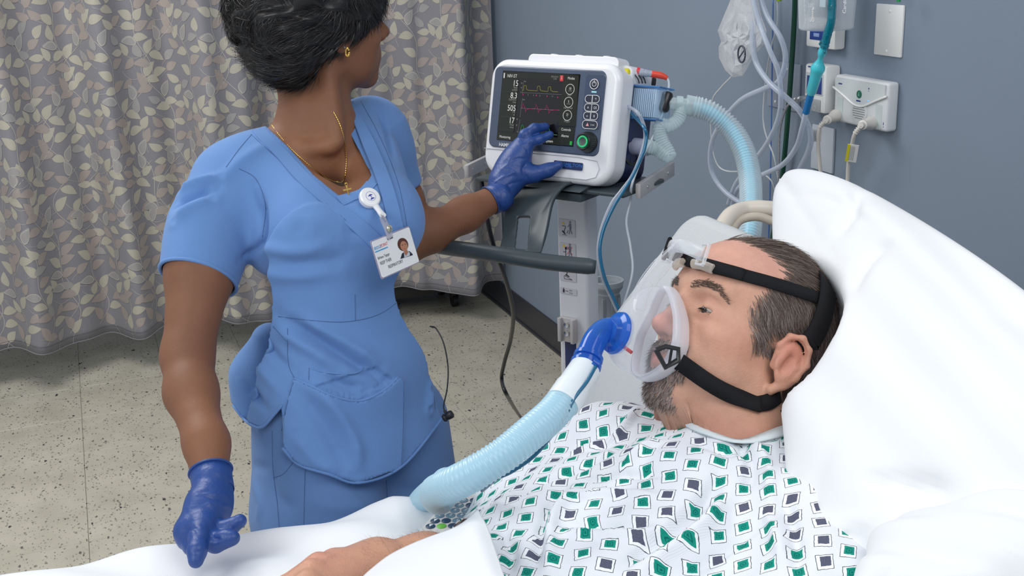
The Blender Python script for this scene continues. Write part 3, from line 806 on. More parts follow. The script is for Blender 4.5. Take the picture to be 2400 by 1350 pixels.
# suction wand in its teal sleeve, turquoise grip, blue tip
M_tealc = mat('teal_sleeve', (0.0, 0.17, 0.24), 0.18, bump=1.0, bscale=60.0, coat=0.5)
M_turq = mat('turquoise_plastic', (0.06, 0.56, 0.66), 0.32, coat=0.3)
sw = thing('suction_wand', 'turquoise suction wand in a crinkled teal sleeve hanging before the wall module', 'suction wand', at(1900, 200, X=WX - 0.13))
X0 = WX - 0.13
P = [at(1951, -30, X=X0), at(1950, 10, X=X0), at(1948, 50, X=X0), at(1938, 85, X=X0), at(1932, 112, X=X0)]
S = spline(P, 14); rg = np.random.RandomState(2)
mesh_from('sleeve', *sweep(S, [0.0085 + 0.0012 * rg.rand() for _ in S], 14), M_tealc, sw)
o = at(1931, 108, X=X0); e = at(1888, 266, X=X0 + 0.01); ax = unit(e - o); L = np.linalg.norm(e - o)
MB().lathe(o, ax, [(0, 0.0075), (0.01, 0.0085), (0.012, 0.0095), (0.020, 0.0088), (0.027, 0.0060), (0.034, 0.0060), (0.042, 0.0100), (0.050, 0.0150), (0.056, 0.0158), (0.062, 0.0140), (0.074, 0.0125), (0.112, 0.0112), (0.120, 0.0078)], 28).build('grip', M_turq, sw, True)
MB().lathe(o + ax * 0.116, ax, [(0, 0.0076), (0.006, 0.0082), (max(0.02, L - 0.118), 0.0078), (max(0.022, L - 0.116), 0.005)], 22).build('tip', mat('blue_tip', (0.01, 0.16, 0.42), 0.3), sw, True)
g = MB(); rg = np.random.RandomState(5); c0 = at(1934, 112, X=X0)
for k in range(9):
    a = rg.rand() * 2 * PI; q = c0 + A3(rg.randn() * 0.003, rg.randn() * 0.004, rg.randn() * 0.004)
    g.tube(spline([q, q + A3(-0.005, 0.007 * math.cos(a), 0.007 * math.sin(a)), q + A3(0, 0.009 * math.cos(a + 1), 0.008 * math.sin(a + 1))], 5), 0.0025, 6)
g.build('sleeve_gather', M_tealc, sw, True)
# metal connector hooking it
hk = thing('hose_connector', 'small chrome connector joining the speckled thin tube by the turquoise wand', 'connector', at(1875, 230, X=WX - 0.10))
a, b = at(1859, 235, X=WX - 0.10), at(1893, 228, X=WX - 0.12); ax = unit(b - a); L = np.linalg.norm(b - a)
MB().lathe(a, ax, [(0, 0.003), (0.002, 0.006), (L * 0.2, 0.006), (L * 0.22, 0.004), (L * 0.3, 0.0045), (L * 0.32, 0.0065), (L * 0.48, 0.0065), (L * 0.5, 0.0045), (L * 0.62, 0.0045), (L * 0.64, 0.006), (L * 0.8, 0.006), (L, 0.0035)], 20).build('fitting', M_steel, hk, True)

# green oxygen hose, blue and white thin lines, clear tubing
def hose(name, lab, cat, pts, r, m, group=None, n=12, k=10):
    V, F = sweep(spline(pts, k), r, n); o = mesh_from(name, V, F, m, None, True)
    return tag(o, lab, cat, group)
def wp(px, py, d): return at(px, py, X=WX - d)
hose('oxygen_hose', 'dark green oxygen hose hanging straight down the wall', 'hose', [wp(1864, -25, 0.04), wp(1861, 60, 0.03), wp(1852, 200, 0.03), wp(1842, 330, 0.025), wp(1835, 400, 0.02), wp(1826, 480, 0.02), wp(1780, 700, 0.03)], 0.0062, mat('oxygen_green', (0.004, 0.055, 0.03), 0.35))
M_tube = clear('tube_clear', (0.88, 0.91, 0.96), 0.30, 0.65, (0.62, 0.68, 0.78), 0.2)
hose('suction_tubing', 'clear suction tube sweeping from behind the plastic bag into a big right-hand loop', 'tubing', [wp(1762, -20, 0.14), wp(1768, 30, 0.14), wp(1764, 90, 0.15), wp(1772, 145, 0.15), wp(1800, 190, 0.15), wp(1838, 225, 0.14), wp(1876, 262, 0.12), wp(1899, 310, 0.10), wp(1896, 350, 0.09), wp(1870, 405, 0.08), wp(1845, 460, 0.07)], 0.0068, M_tube)
hose('suction_tubing', 'clear suction tube curving left over the plate then around in a low wide loop', 'tubing', [wp(1778, -20, 0.12), wp(1800, 40, 0.12), wp(1830, 90, 0.12), wp(1841, 140, 0.12), wp(1825, 190, 0.13), wp(1790, 208, 0.14), wp(1735, 236, 0.15), wp(1690, 290, 0.15), wp(1667, 340, 0.14), wp(1668, 400, 0.13), wp(1700, 450, 0.12), wp(1760, 490, 0.10)], 0.0062, M_tube)
hose('suction_tubing', 'clear suction tube crossing down from the top to the lower hose bend', 'tubing', [wp(1760, -20, 0.17), wp(1782, 60, 0.17), wp(1805, 120, 0.17), wp(1825, 170, 0.16), wp(1830, 240, 0.15), wp(1820, 290, 0.14), wp(1795, 340, 0.13), wp(1760, 385, 0.12), wp(1725, 430, 0.11), wp(1706, 480, 0.10)], 0.0058, M_tube)
hose('suction_tubing', 'clear suction tube rising from the corrugated hose to the blue wand tip', 'tubing', [wp(1888, 268, 0.12), wp(1880, 300, 0.12), wp(1866, 345, 0.11), wp(1835, 385, 0.11), wp(1790, 408, 0.11), wp(1750, 425, 0.11), wp(1722, 455, 0.10), wp(1712, 520, 0.09)], 0.0060, M_tube)
M_fine = clear('fine_tube', (0.85, 0.87, 0.9), 0.5, 0.45, (0.75, 0.78, 0.8), 0.25)
hose('thin_line', 'thin white line hanging beside the plate and kinking at its lower end', 'line', [wp(1822, -10, 0.05), wp(1822, 55, 0.05), wp(1808, 110, 0.05), wp(1797, 170, 0.05), wp(1790, 240, 0.05), wp(1790, 290, 0.05), wp(1800, 330, 0.05), wp(1815, 370, 0.05), wp(1826, 430, 0.04)], 0.0022, M_fine, n=8)
hose('thin_line', 'thin blue line running straight down the wall behind the tubing', 'line', [wp(1812, -10, 0.02), wp(1809, 200, 0.02), wp(1805, 430, 0.02), wp(1800, 600, 0.02)], 0.0020, mat('line_blue', (0.10, 0.20, 0.48), 0.4), n=8)
hose('thin_line', 'thin speckled grey line hanging from the chrome connector', 'line', [wp(1858, 236, 0.10), wp(1842, 255, 0.09), wp(1829, 300, 0.07), wp(1826, 350, 0.06), wp(1825, 420, 0.05), wp(1822, 520, 0.05)], 0.0026, mat('braided', (0.30, 0.30, 0.33), 0.4, noise=0.8, nscale=400), n=8)
hose('thin_line', 'thin pale line trailing from the tip of the plastic bag to the lower left', 'line', [wp(1714, 180, 0.10), wp(1690, 205, 0.10), wp(1670, 235, 0.10), wp(1666, 300, 0.09), wp(1675, 370, 0.08), wp(1700, 400, 0.07), wp(1770, 402, 0.06), wp(1805, 420, 0.05), wp(1818, 450, 0.04)], 0.0020, M_fine, n=8)
# clear bag of tubing
bag = thing('plastic_bag', 'crinkled clear plastic bag holding a coiled tube at the top edge', 'bag', wp(1735, 90, 0.13))
rg = np.random.RandomState(11); out = [(1722, -45), (1768, -45), (1785, 40), (1797, 72), (1790, 105), (1768, 130), (1752, 160), (1740, 178), (1717, 181), (1700, 165), (1685, 135), (1684, 112), (1690, 98), (1682, 72), (1693, 45), (1710, 5)]
N = len(out); cc = np.mean(out, 0); V = []; F = []
rings = 7
for sgn in (1, -1):
    for r in range(rings):
        f = 1 - r / rings
        for k in range(N):
            q = cc + (np.array(out[k]) - cc) * f; bul = 0.020 * (1 - f ** 2) ** 0.5 * (0.75 + 0.5 * rg.rand()) + (0.003 * rg.rand() if r else 0)
            V.append(at(q[0] + (rg.randn() * 1.6 if r else 0), q[1] + (rg.randn() * 1.6 if r else 0), X=WX - 0.13 - sgn * bul * (1 if r else 0)))
    V.append(at(*cc, X=WX - 0.13 - sgn * 0.022))
H1 = rings * N + 1
for b0 in (0, H1):
    for r in range(rings - 1):
        for k in range(N): F.append((b0 + r * N + k, b0 + r * N + (k + 1) % N, b0 + (r + 1) * N + (k + 1) % N, b0 + (r + 1) * N + k))
    for k in range(N): F.append((b0 + (rings - 1) * N + k, b0 + (rings - 1) * N + (k + 1) % N, b0 + rings * N))
bo = mesh_from('film', np.array(V), F, clear('bag_film', (0.90, 0.91, 0.93), 0.20, 0.5, (0.85, 0.86, 0.88), 0.12, 0.6, 45.0), bag, False)
th = np.linspace(0, 2 * PI, 26); c0 = wp(1738, 127, 0.155); r0 = 0.0165
P = [c0 + UY * r0 * 0.95 * math.cos(a) + UZ * r0 * 1.15 * math.sin(a) for a in th]
mesh_from('coil', *sweep(P, 0.0022, 8), mat('coil_grey', (0.06, 0.07, 0.10), 0.4), bag)
mesh_from('coil_bar', *sweep([c0 - UY * 0.012 - UZ * 0.011, c0 + UY * 0.013 + UZ * 0.012], 0.0016, 8), mat('coil_grey', (0.06, 0.07, 0.10), 0.4), bag)
gv = thing('flowmeter_nut', 'small green fitting cut by the top edge above the blank plate', 'fitting', wp(2106, -4, 0.05))
MB().cyl(wp(2106, -22, 0.05), wp(2106, 5, 0.05), 0.004, 12).build('barb', mat('fit_green', (0.01, 0.25, 0.07), 0.4), gv, True)
gv = thing('flowmeter_nut', 'small yellow-green fitting at the top edge beside the green hose', 'fitting', wp(1826, -4, 0.05))
MB().cyl(wp(1826, -22, 0.05), wp(1826, 3, 0.05), 0.006, 12).build('barb', mat('fit_lime', (0.25, 0.35, 0.02), 0.4), gv, True)

# ================================================================== BED
M_sheet = mat('white_sheet', (0.79, 0.81, 0.84), 0.8, spec=0.2, bump=0.10, bscale=900.0, sheen=0.1)
M_slab = mat('grey_white_sheet', (0.60, 0.62, 0.63), 0.85, spec=0.2, bump=0.5, bscale=650.0, sheen=0.1)
M_beige = mat('beige_bed_plastic', (0.66, 0.60, 0.52), 0.4)
M_frame = mat('bed_frame_grey', (0.35, 0.34, 0.32), 0.45)
BY0, BY1 = 0.52, 1.455
bed = thing('hospital_bed', 'hospital bed with raised backrest, pale mattress cover and beige head handle', 'bed', (0.0, 1.0, 0))
MB().box((-0.32, 0.99, 0.735), (1.60, BY1 - BY0, 0.13), bev=0.03, seg=3).build('mattress', M_slab, bed, True)
ang = math.atan2(0.393, 0.349); ca, sa = math.cos(ang), math.sin(ang)
Rb = np.array([[ca, 0, -sa], [0, 1, 0], [sa, 0, ca]])
BL_ = 0.575; BYS = 1.56; hinge = A3(0.487, 0, 0.746)
bc = hinge + Rb @ A3(BL_ / 2, 0, -0.055) + A3(0, (BY0 + BY1) / 2, 0)
# backrest with rounded upper corners
outl = rrect(0, BY0, BL_, BYS, (0.02, 0.042, 0.042, 0.02), 8)
g = MB(); g.prism(outl, hinge + Rb @ A3(0, 0, -0.105), Rb[:, 0], A3(0, 1, 0), Rb[:, 2], 0.105)
o = g.build('backrest', M_slab, bed, True, 30); bv = o.modifiers.new('bev', 'BEVEL'); bv.width = 0.022; bv.segments = 4; bv.limit_method = 'ANGLE'
MB().box((-0.1, 0.99, 0.60), (2.0, 0.86, 0.05), bev=0.01).box((-0.1, 0.99, 0.40), (1.5, 0.5, 0.05), bev=0.01).box((-0.6, 0.99, 0.5), (0.08, 0.3, 0.2)).box((0.4, 0.99, 0.5), (0.08, 0.3, 0.2)).build('frame', M_frame, bed, True)
MB().box((-0.1, 0.99, 0.17), (1.7, 0.7, 0.06), bev=0.01).box((-0.6, 0.99, 0.29), (0.1, 0.25, 0.2)).box((0.4, 0.99, 0.29), (0.1, 0.25, 0.2)).build('base_frame', M_frame, bed, True)
for x in (-0.85, 0.65):
    for y in (0.72, 1.26):
        MB().cyl((x, y - 0.018, 0.07), (x, y + 0.018, 0.07), 0.07, 28).box((x, y, 0.12), (0.05, 0.06, 0.06), bev=0.008).build('caster', M_darkg, bed, True)
P = spline([at(1690, 535, D=1.78), at(1712, 505, D=1.80), at(1745, 491, D=1.82), at(1790, 489, D=1.82), at(1830, 500, D=1.82), at(1860, 560, D=1.78), at(1850, 640, D=1.74)], 10)
mesh_from('head_handle', *sweep(P, 0.013, 14, True, 1.0), M_beige, bed)
P = spline([at(1712, 545, D=1.78), at(1735, 516, D=1.80), at(1775, 508, D=1.80), at(1815, 520, D=1.80)], 8)
mesh_from('head_handle_insert', *sweep(P, 0.007, 10), mat('beige_dark', (0.50, 0.44, 0.36), 0.5), bed)

# bottom sheet and top cover: height field over the bed, hanging at the far side
def sheet_edge_z(x):
    """height of the far edge of the bedding along the bed, from the foot to the raised back"""
    px = np.array([-0.60, -0.25, -0.18, -0.10, 0.02, 0.09, 0.16, 0.24, 0.30, 0.33, 0.37, 0.42, 0.50, 0.7])
    pz = np.array([0.855, 0.857, 0.856, 0.853, 0.845, 0.845, 0.842, 0.842, 0.846, 0.846, 0.833, 0.838, 0.820, 0.81])
    return np.interp(x, px, pz)
def sheet_z(x, y):
    z = sheet_edge_z(x)
    e = np.clip((y - (BY1 - 0.045)) / 0.045, 0, 1); z = z - 0.030 * e ** 2.5
    hump = 0.13 * np.exp(-((y - 0.98) / 0.15) ** 2) * np.clip((0.42 - x) / 0.1, 0, 1)
    z = z + hump * np.clip((y < 2), 0, 1)
    w = 0.0055 * np.sin(38 * x + 5 * np.sin(9 * y)) * np.exp(-((y - 1.36) / 0.13) ** 2) + 0.0045 * np.sin(17 * x - 30 * y)
    w += 0.006 * np.exp(-(((x - 0.345) * 8) - (y - 1.4) * 20) ** 2) * np.exp(-((y - 1.38) / 0.1) ** 2)
    w -= 0.008 * np.exp(-((x - 0.075) / 0.035) ** 2 - ((y - 1.37) / 0.05) ** 2)
    return z + w
nx, ny = 260, 150
xs = np.linspace(-1.05, 0.50, nx); vs = np.linspace(0, 1, ny)
V = np.zeros((nx, ny, 3)); Ltop = BY1 - BY0; Ldrop = 0.30
for j, v in enumerate(vs):
    s = v * (Ltop + Ldrop)
    if s < Ltop: y = BY0 + s; V[:, j] = np.stack([xs, np.full(nx, y) - 0.0, sheet_z(xs, y)], 1)
    else:
        d = s - Ltop; fold = 0.012 * np.sin(26 * xs + 2 * np.sin(7 * xs)) * min(1, d / 0.1)
        V[:, j] = np.stack([xs, BY1 + 0.010 * min(1, d / 0.02) + fold + 0.0 * xs, sheet_z(xs, BY1) - d], 1)
gi = np.arange(nx * ny).reshape(nx, ny); Q = np.stack([gi[:-1, :-1].ravel(), gi[1:, :-1].ravel(), gi[1:, 1:].ravel(), gi[:-1, 1:].ravel()], 1)
SHV, SHQ = V.reshape(-1, 3), Q
sh = mesh_from('bed_sheet', SHV, SHQ, M_sheet); tag(sh, 'white sheet spread over the bed under the gloved hand, draped over the far side', 'sheet')
md_ = sh.modifiers.new('thick', 'SOLIDIFY'); md_.thickness = 0.003; md_.offset = -1

# ================================================================== PATIENT
HR = np.array([[-0.1143, -0.8891, 0.4433], [0.9762, -0.0177, 0.2163], [-0.1844, 0.4574, 0.8699]])
HT = A3(0.7067, 1.1463, 1.1107)
def hw(p): return np.asarray(p, float) @ HR.T + HT          # head frame (x his right, y forward, z up) -> world
def hl(p): return (np.asarray(p, float) - HT) @ HR
def head_volume(v, fem=False, sc=1.0):
    """adult head in its own frame, origin between the ear canals"""
    def S(p): return np.asarray(p, float) * sc
    def E(c, r, k=0.012, op='u', Rl=None): v.ell(S(c), tuple(x * sc for x in r), Rl, k * sc, op)
    def Cn(a, ra, b, rb, k=0.012, op='u', **kw): v.cone(S(a), ra * sc, S(b), rb * sc, k * sc, op, **kw)
    E((0, -0.018, 0.048), (0.077, 0.100, 0.082), 0.02)
    E((0, -0.045, 0.020), (0.062, 0.062, 0.062), 0.03)
    E((0, 0.040, 0.050), (0.063, 0.054, 0.058), 0.025)
    E((0, 0.032, -0.008), (0.060, 0.058, 0.068), 0.025)
    for s in (-1, 1):
        E((s * 0.046, 0.052, -0.008), (0.022, 0.030, 0.022), 0.022)
        Cn((s * 0.052, 0.002, -0.045), 0.020, (s * 0.018, 0.072, -0.085), 0.016, 0.022)
        E((s * 0.040, 0.040, -0.045), (0.026, 0.036, 0.034), 0.02)
    E((0, 0.084, -0.086), (0.021, 0.017, 0.017), 0.016)
    E((0, 0.072, -0.046), (0.036, 0.034, 0.036), 0.02)
    E((0, 0.030, -0.060), (0.046, 0.050, 0.036), 0.025)
    for s in (-1, 1):
        Cn((s * 0.010, 0.089, 0.045), 0.0085, (s * 0.046, 0.070, 0.046), 0.0085, 0.014)
        E((s * 0.033, 0.097, 0.022), (0.018, 0.014, 0.012), 0.010, 'sub')
    Cn((0, 0.088, 0.034), 0.0085, (0, 0.110, -0.008), 0.0095, 0.010)
    E((0, 0.113, -0.012), (0.0120, 0.0125, 0.0110), 0.007)
    for s in (-1, 1):
        E((s * 0.0125, 0.101, -0.016), (0.0085, 0.0115, 0.0085), 0.006)
        E((s * 0.0065, 0.108, -0.026), (0.0035, 0.006, 0.0045), 0.003, 'sub')
        E((s * 0.033, 0.0715, 0.021), (0.0150, 0.0145, 0.0135), 0.004)
        E((s * 0.034, 0.089, 0.0172), (0.0150, 0.0110, 0.0023), 0.001, 'sub')
        Cn((s * 0.022, 0.094, -0.0485), 0.0030, (0, 0.1040, -0.0440), 0.0048, 0.004)
        Cn((s * 0.021, 0.093, -0.0510), 0.0034, (0, 0.1030, -0.0550), 0.0056, 0.004)
    for s in (-1, 1):
        e = lambda x, y, z: ((s * (0.076 + (x - 0.076) * 0.9), y * 0.9 + 0.004, z * 0.90 + 0.010) if fem else (s * (0.076 + (x - 0.076) * 1.1), y * 1.02 - 0.003, z * 1.08 - 0.015))
        E(e(0.0825, -0.011, 0.001), (0.0075, 0.0195, 0.029), 0.006)
        helix = [e(0.076, 0.006, 0.004), e(0.080, 0.008, 0.018), e(0.085, 0.001, 0.030), e(0.0895, -0.013, 0.032), e(0.092, -0.024, 0.022), e(0.091, -0.028, 0.006), e(0.087, -0.022, -0.010), e(0.081, -0.010, -0.022), e(0.078, -0.001, -0.029)]
        for a, b, r in zip(helix, helix[1:], (0.0028, 0.0034, 0.0038, 0.0038, 0.0036, 0.0034, 0.0040, 0.0058)): Cn(a, r, b, r, 0.004)
        Cn(e(0.083, 0.000, 0.020), 0.0026, e(0.087, -0.016, 0.002), 0.0034, 0.004); Cn(e(0.087, -0.016, 0.002), 0.0034, e(0.081, -0.006, -0.018), 0.0034, 0.004)
        E(e(0.0930, -0.008, 0.000), (0.0065, 0.0085, 0.0125), 0.003, 'sub')
        E(e(0.0775, 0.0055, -0.003), (0.0048, 0.0045, 0.0058), 0.004)
# torso of the reclining patient (world frame); seen only through neck, hand and the shape of the gown
PN = unit(A3(-0.42, 0, 0.91))
TOR = [(0.02, 1.00, 0.860), (0.20, 1.00, 0.865), (0.38, 1.01, 0.878), (0.52, 1.03, 0.908), (0.60, 1.045, 0.944)]
NB = A3(0.660, 1.080, 1.000)                                   # base of the neck
vol = Vol((-0.115, -0.16, -0.185), (0.115, 0.14, 0.14), 0.0021)
head_volume(vol)
nb = hl(NB); nb2 = hl(NB + A3(-0.05, -0.01, -0.06))
vol.chain([(0, -0.012, -0.035), (0, -0.022, -0.085), tuple(nb)], [0.052, 0.056, 0.064], 0.03)
vol.cone(tuple(nb), 0.064, tuple(nb2), 0.085, 0.03)
vol.cone((-0.030, -0.03, -0.05), 0.012, tuple(nb * 0.9 + A3(-0.015, 0.03, 0)), 0.010, 0.02)
hv, hq = vol.mesh(2); HN = normals(hv, hq)
# wrinkles and lids, in the head frame
def local_crease(V, N, lines):
    D = np.zeros(len(V))
    for pts, w, dep in lines:
        L = np.array(spline([A3(*p) for p in pts], 6)); d = polydist(V, L); D += dep * np.exp(-(d / w) ** 2)
    return V + N * D[:, None]
cr = []
for s in (-1,):
    cr += [([(s * 0.020, 0.090, 0.027), (s * 0.033, 0.0885, 0.033), (s * 0.046, 0.078, 0.028), (s * 0.054, 0.066, 0.018)], 0.0022, -0.0016),
           ([(s * 0.020, 0.088, 0.008), (s * 0.034, 0.085, 0.004), (s * 0.050, 0.072, 0.008)], 0.0030, -0.0013),
           ([(s * 0.048, 0.073, 0.018), (s * 0.058, 0.060, 0.016), (s * 0.064, 0.045, 0.018)], 0.0016, -0.0008),
           ([(s * 0.048, 0.073, 0.014), (s * 0.058, 0.060, 0.007), (s * 0.064, 0.045, 0.004)], 0.0016, -0.0008),
           ([(s * 0.048, 0.072, 0.010), (s * 0.056, 0.062, -0.002), (s * 0.060, 0.050, -0.008)], 0.0016, -0.0007),
           ([(s * 0.018, 0.100, -0.018), (s * 0.032, 0.086, -0.034), (s * 0.038, 0.076, -0.054)], 0.0032, -0.0016),
           ([(s * 0.050, 0.040, 0.080), (s * 0.030, 0.078, 0.082), (0, 0.090, 0.082)], 0.002, -0.0005),
           ([(s * 0.030, -0.005, -0.105), (s * 0.045, 0.012, -0.085), (s * 0.048, 0.03, -0.078)], 0.003, -0.0015)]
cr += [([(-0.091, -0.011, -0.006), (-0.090, -0.008, -0.014), (-0.089, -0.004, -0.021)], 0.0065, -0.0055), ([(-0.089, 0.000, 0.008), (-0.092, -0.014, 0.013), (-0.094, -0.023, 0.002), (-0.092, -0.021, -0.012)], 0.0026, -0.0026), ([(-0.083, 0.006, -0.012), (-0.085, 0.004, -0.020)], 0.003, 0.0015)]
hv = local_crease(hv, HN, cr)
def smooth01(x, a, b): return np.clip((x - a) / (b - a), 0, 1)
def blob(V, c, r): return np.exp(-(((V - np.array(c)) / np.array(r)) ** 2).sum(1))
skin = np.array([0.60, 0.335, 0.235]); C = np.tile(skin, (len(hv), 1))
def blend(C, col, f): return C * (1 - f[:, None]) + np.array(col) * f[:, None]
C = blend(C, (0.68, 0.36, 0.285), 0.8 * smooth01(hv[:, 2], 0.045, 0.08))
C = blend(C, (0.62, 0.25, 0.19), 0.55 * blob(hv, (-0.05, 0.05, -0.012), (0.03, 0.03, 0.02)))
C = blend(C, (0.60, 0.20, 0.17), 0.75 * blob(hv, (0, 0.115, -0.012), (0.018, 0.018, 0.02)))
C = blend(C, (0.62, 0.22, 0.16), 0.65 * blob(hv, (-0.085, -0.01, 0.0), (0.012, 0.025, 0.032)))
C = blend(C, (0.42, 0.18, 0.13), 0.6 * blob(hv, (-0.034, 0.083, 0.010), (0.018, 0.012, 0.005)))
C = blend(C, (0.50, 0.24, 0.18), 0.5 * blob(hv, (-0.033, 0.085, 0.030), (0.018, 0.012, 0.006)))
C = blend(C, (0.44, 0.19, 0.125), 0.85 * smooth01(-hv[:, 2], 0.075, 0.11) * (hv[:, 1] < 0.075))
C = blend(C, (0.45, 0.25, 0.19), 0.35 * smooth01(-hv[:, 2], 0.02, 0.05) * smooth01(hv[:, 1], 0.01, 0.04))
C = blend(C, (0.50, 0.18, 0.16), 0.8 * blob(hv, (0, 0.103, -0.050), (0.022, 0.014, 0.009)))
def hair_mask(V, grow=0.0):
    x, y, z = np.abs(V[:, 0]), V[:, 1], V[:, 2]
    fr = np.interp(z, [-0.06, -0.012, -0.008, 0.015, 0.045, 0.06, 0.085, 0.105, 0.12, 0.135], [-0.045, -0.034, 0.022, 0.040, 0.044, 0.034, 0.012, 0.038, 0.058, 0.065])
    fr = fr + np.where(z > 0.09, (0.03 - x) * 0.35, 0) + grow
    m = (y < fr) & (z > -0.052)
    ear = (np.abs(y + 0.012) < 0.026) & (z < 0.020) & (z > -0.06) & (x > 0.066)
    return m & ~ear & ~((y > -0.035) & (z < -0.016)) & (x < 0.083)
hm = hair_mask(hv)
C = blend(C, (0.30, 0.19, 0.145), 0.55 * hm.astype(float))
V_h, C_h = hw(hv), C
# ------- right forearm and hand lying on the cover (world frame)
wr_ = at(885, 1325, D=1.215); el = at(1120, 1345, D=1.30)
v2 = Vol(np.minimum(wr_, el) - A3(0.28, 0.12, 0.12), np.maximum(wr_, el) + A3(0.05, 0.12, 0.10), 0.0022)
mid = at(995, 1320, D=1.255)
v2.chain([el, mid, wr_], [0.036, 0.034, 0.027], 0.02, sq=0.85, ax=(0, 0.2, 1))
kn = [at(780, 1312, D=1.19), at(745, 1318, D=1.165), at(728, 1334, D=1.14), at(722, 1360, D=1.12)]
for i, k_ in enumerate(kn):
    v2.cone(wr_ + A3(0, -0.008 * (i - 1.5), 0), 0.021, k_ + A3(0.0, 0, -0.008), 0.0125, 0.014)
    v2.ell(k_ + A3(0, 0, -0.004), (0.0115, 0.0105, 0.0105), None, 0.008)
    tips = [k_, k_ + A3(-0.038, -0.004, -0.016), k_ + A3(-0.058, -0.006, -0.040), k_ + A3(-0.062, -0.006, -0.058)]
    v2.chain(tips, [0.0100, 0.0092, 0.0085, 0.0072], 0.005)
th_ = [wr_ + A3(-0.015, 0.012, -0.012), at(800, 1330, D=1.19) + A3(0, 0.012, -0.022), at(745, 1345, D=1.20) + A3(-0.01, 0.015, -0.035)]
v2.chain(th_, [0.016, 0.013, 0.010], 0.01)
av, aq = v2.mesh(2); AN = normals(av, aq)
rg = np.random.RandomState(4)
veins = []
for i, k_ in enumerate(kn[:3]):
    L = np.array(spline([k_ + A3(0.01, 0, 0.004), (k_ + wr_) / 2 + A3(0, 0.003 * i, 0.014), wr_ + A3(0.02, 0, 0.016)], 6)); av = av + AN * (0.0014 * np.exp(-(polydist(av, L) / 0.0032) ** 2))[:, None]
AC = np.tile(np.array([0.55, 0.29, 0.19]), (len(av), 1)); ppx = pix(av)
AC = blend(AC, (0.62, 0.27, 0.20), 0.5 * np.exp(-((av - np.array(kn[1])) ** 2).sum(1) / 0.0012))
# hidden torso, shoulders and upper arms so that the body is whole under the gown
v3 = Vol((-0.12, 0.70, 0.80), (0.80, 1.42, 1.16), 0.009)
for a, b in zip(TOR, TOR[1:]): v3.cone(a, 0.135, b, 0.135, 0.03, sq=0.5, ax=PN)
v3.cone(TOR[-1], 0.10, NB, 0.055, 0.04)
v3.chain([(0.60, 0.90, 0.975), (0.50, 0.83, 0.93), (0.40, 0.81, 0.90)], [0.045, 0.04, 0.035], 0.03)
v3.chain([(0.60, 1.17, 0.94), (0.50, 1.21, 0.90), tuple(el)], [0.045, 0.038, 0.034], 0.03)
for y in (0.90, 1.08): v3.chain([(0.02, y, 0.905), (-0.12, y, 0.905)], [0.075, 0.07], 0.03)
bv_, bq = v3.mesh(1); BC = np.tile(skin, (len(bv_), 1))
M_pskin = colattr_mat('skin_fair', 0.45, 0.35, 0.25, 0.5, 420.0, 0.32, 70.0, 0.0014)
patient = thing('person', 'man in a green-squared white gown lying back on the pillow', 'person', (0.35, 1.0, 0.84))
VV = np.concatenate([V_h, av, bv_]); QQ = np.concatenate([hq, aq + len(V_h), bq + len(V_h) + len(av)])
BODYC = np.concatenate([C_h, AC, BC])
HITH = Hit(V_h, hq)
# eyes
def ball(c, r, n=20):
    V, F = [], []
    for i in range(n // 2 + 1):
        for k in range(n):
            a = PI * i / (n // 2); b = 2 * PI * k / n; V.append(c + r * A3(math.sin(a) * math.cos(b), math.sin(a) * math.sin(b), math.cos(a)))
    for i in range(n // 2):
        for k in range(n): F.append((i * n + k, i * n + (k + 1) % n, (i + 1) * n + (k + 1) % n, (i + 1) * n + k))
    return np.array(V), F
M_eye = mat('eye_white', (0.50, 0.44, 0.40), 0.2); M_iris = mat('iris', (0.06, 0.05, 0.045), 0.1)
for s in (-1, 1):
    V, F = ball(A3(s * 0.033, 0.0715, 0.021), 0.0128); e_ = mesh_from('eye', hw(V), F, M_eye, patient)
    ic = A3(s * 0.033 + 0.002, 0.0715, 0.021) + unit(A3(0.12, 1, -0.30)) * 0.0098
    V, F = ball(ic, 0.0060, 14); mesh_from('iris', hw(V), F, M_iris, e_)
# hair, brows, lashes, beard as single hairs over the skin
M_hair = colattr_mat('hair_short', 0.45, 0.35)
fc = hv[hq].mean(1); rg = np.random.RandomState(7)
hf = hair_mask(fc, 0.010)
N_ = 34000
R_, f_ = sample_surface(hv, hq, hf, N_, rg); nn = HN[f_[:, 0]]
cdir = np.stack([np.sign(R_[:, 0]) * 0.15 * np.ones(N_), -0.75 * np.ones(N_), -0.25 - 0.55 * smooth01(-R_[:, 2], -0.07, 0.0)], 1)
lowh = R_[:, 2] < 0.075; cdir[lowh] = np.stack([np.zeros(lowh.sum()), -0.55 + 0.3 * np.sin(R_[lowh, 2] * 160 + R_[lowh, 1] * 60), -0.75 * np.ones(lowh.sum())], 1)
cdir[R_[:, 2] > 0.10] = (-0.25, -0.9, 0.05)
cdir = cdir - nn * (cdir * nn).sum(1)[:, None]; cdir /= np.linalg.norm(cdir, axis=1)[:, None]
cdir = cdir + nn * (0.10 + 0.10 * rg.rand(N_, 1)) + rg.randn(N_, 3) * 0.07
ln_ = (0.015 + 0.012 * rg.rand(N_)) * np.where(R_[:, 2] > 0.085, 1.25, 1.0)
keep = hair_mask(R_, -0.012 + 0.022 * rg.rand(N_)) & (rg.rand(N_) > 0.55 * blob(R_, (-0.02, -0.06, 0.105), (0.04, 0.03, 0.03))); front = np.clip((R_[:, 1] - 0.0) / 0.05, 0, 1) * (R_[:, 2] > 0.09); keep &= rg.rand(N_) > 0.45 * front
g_ = rg.rand(N_, 1) ** 2; sidegrey = smooth01(-R_[:, 2], -0.09, -0.02)[:, None]
colh = np.array([0.125, 0.088, 0.070]) * (0.45 + 0.9 * rg.rand(N_, 1)) + np.array([0.40, 0.36, 0.35]) * g_ * (0.16 + 0.50 * sidegrey)
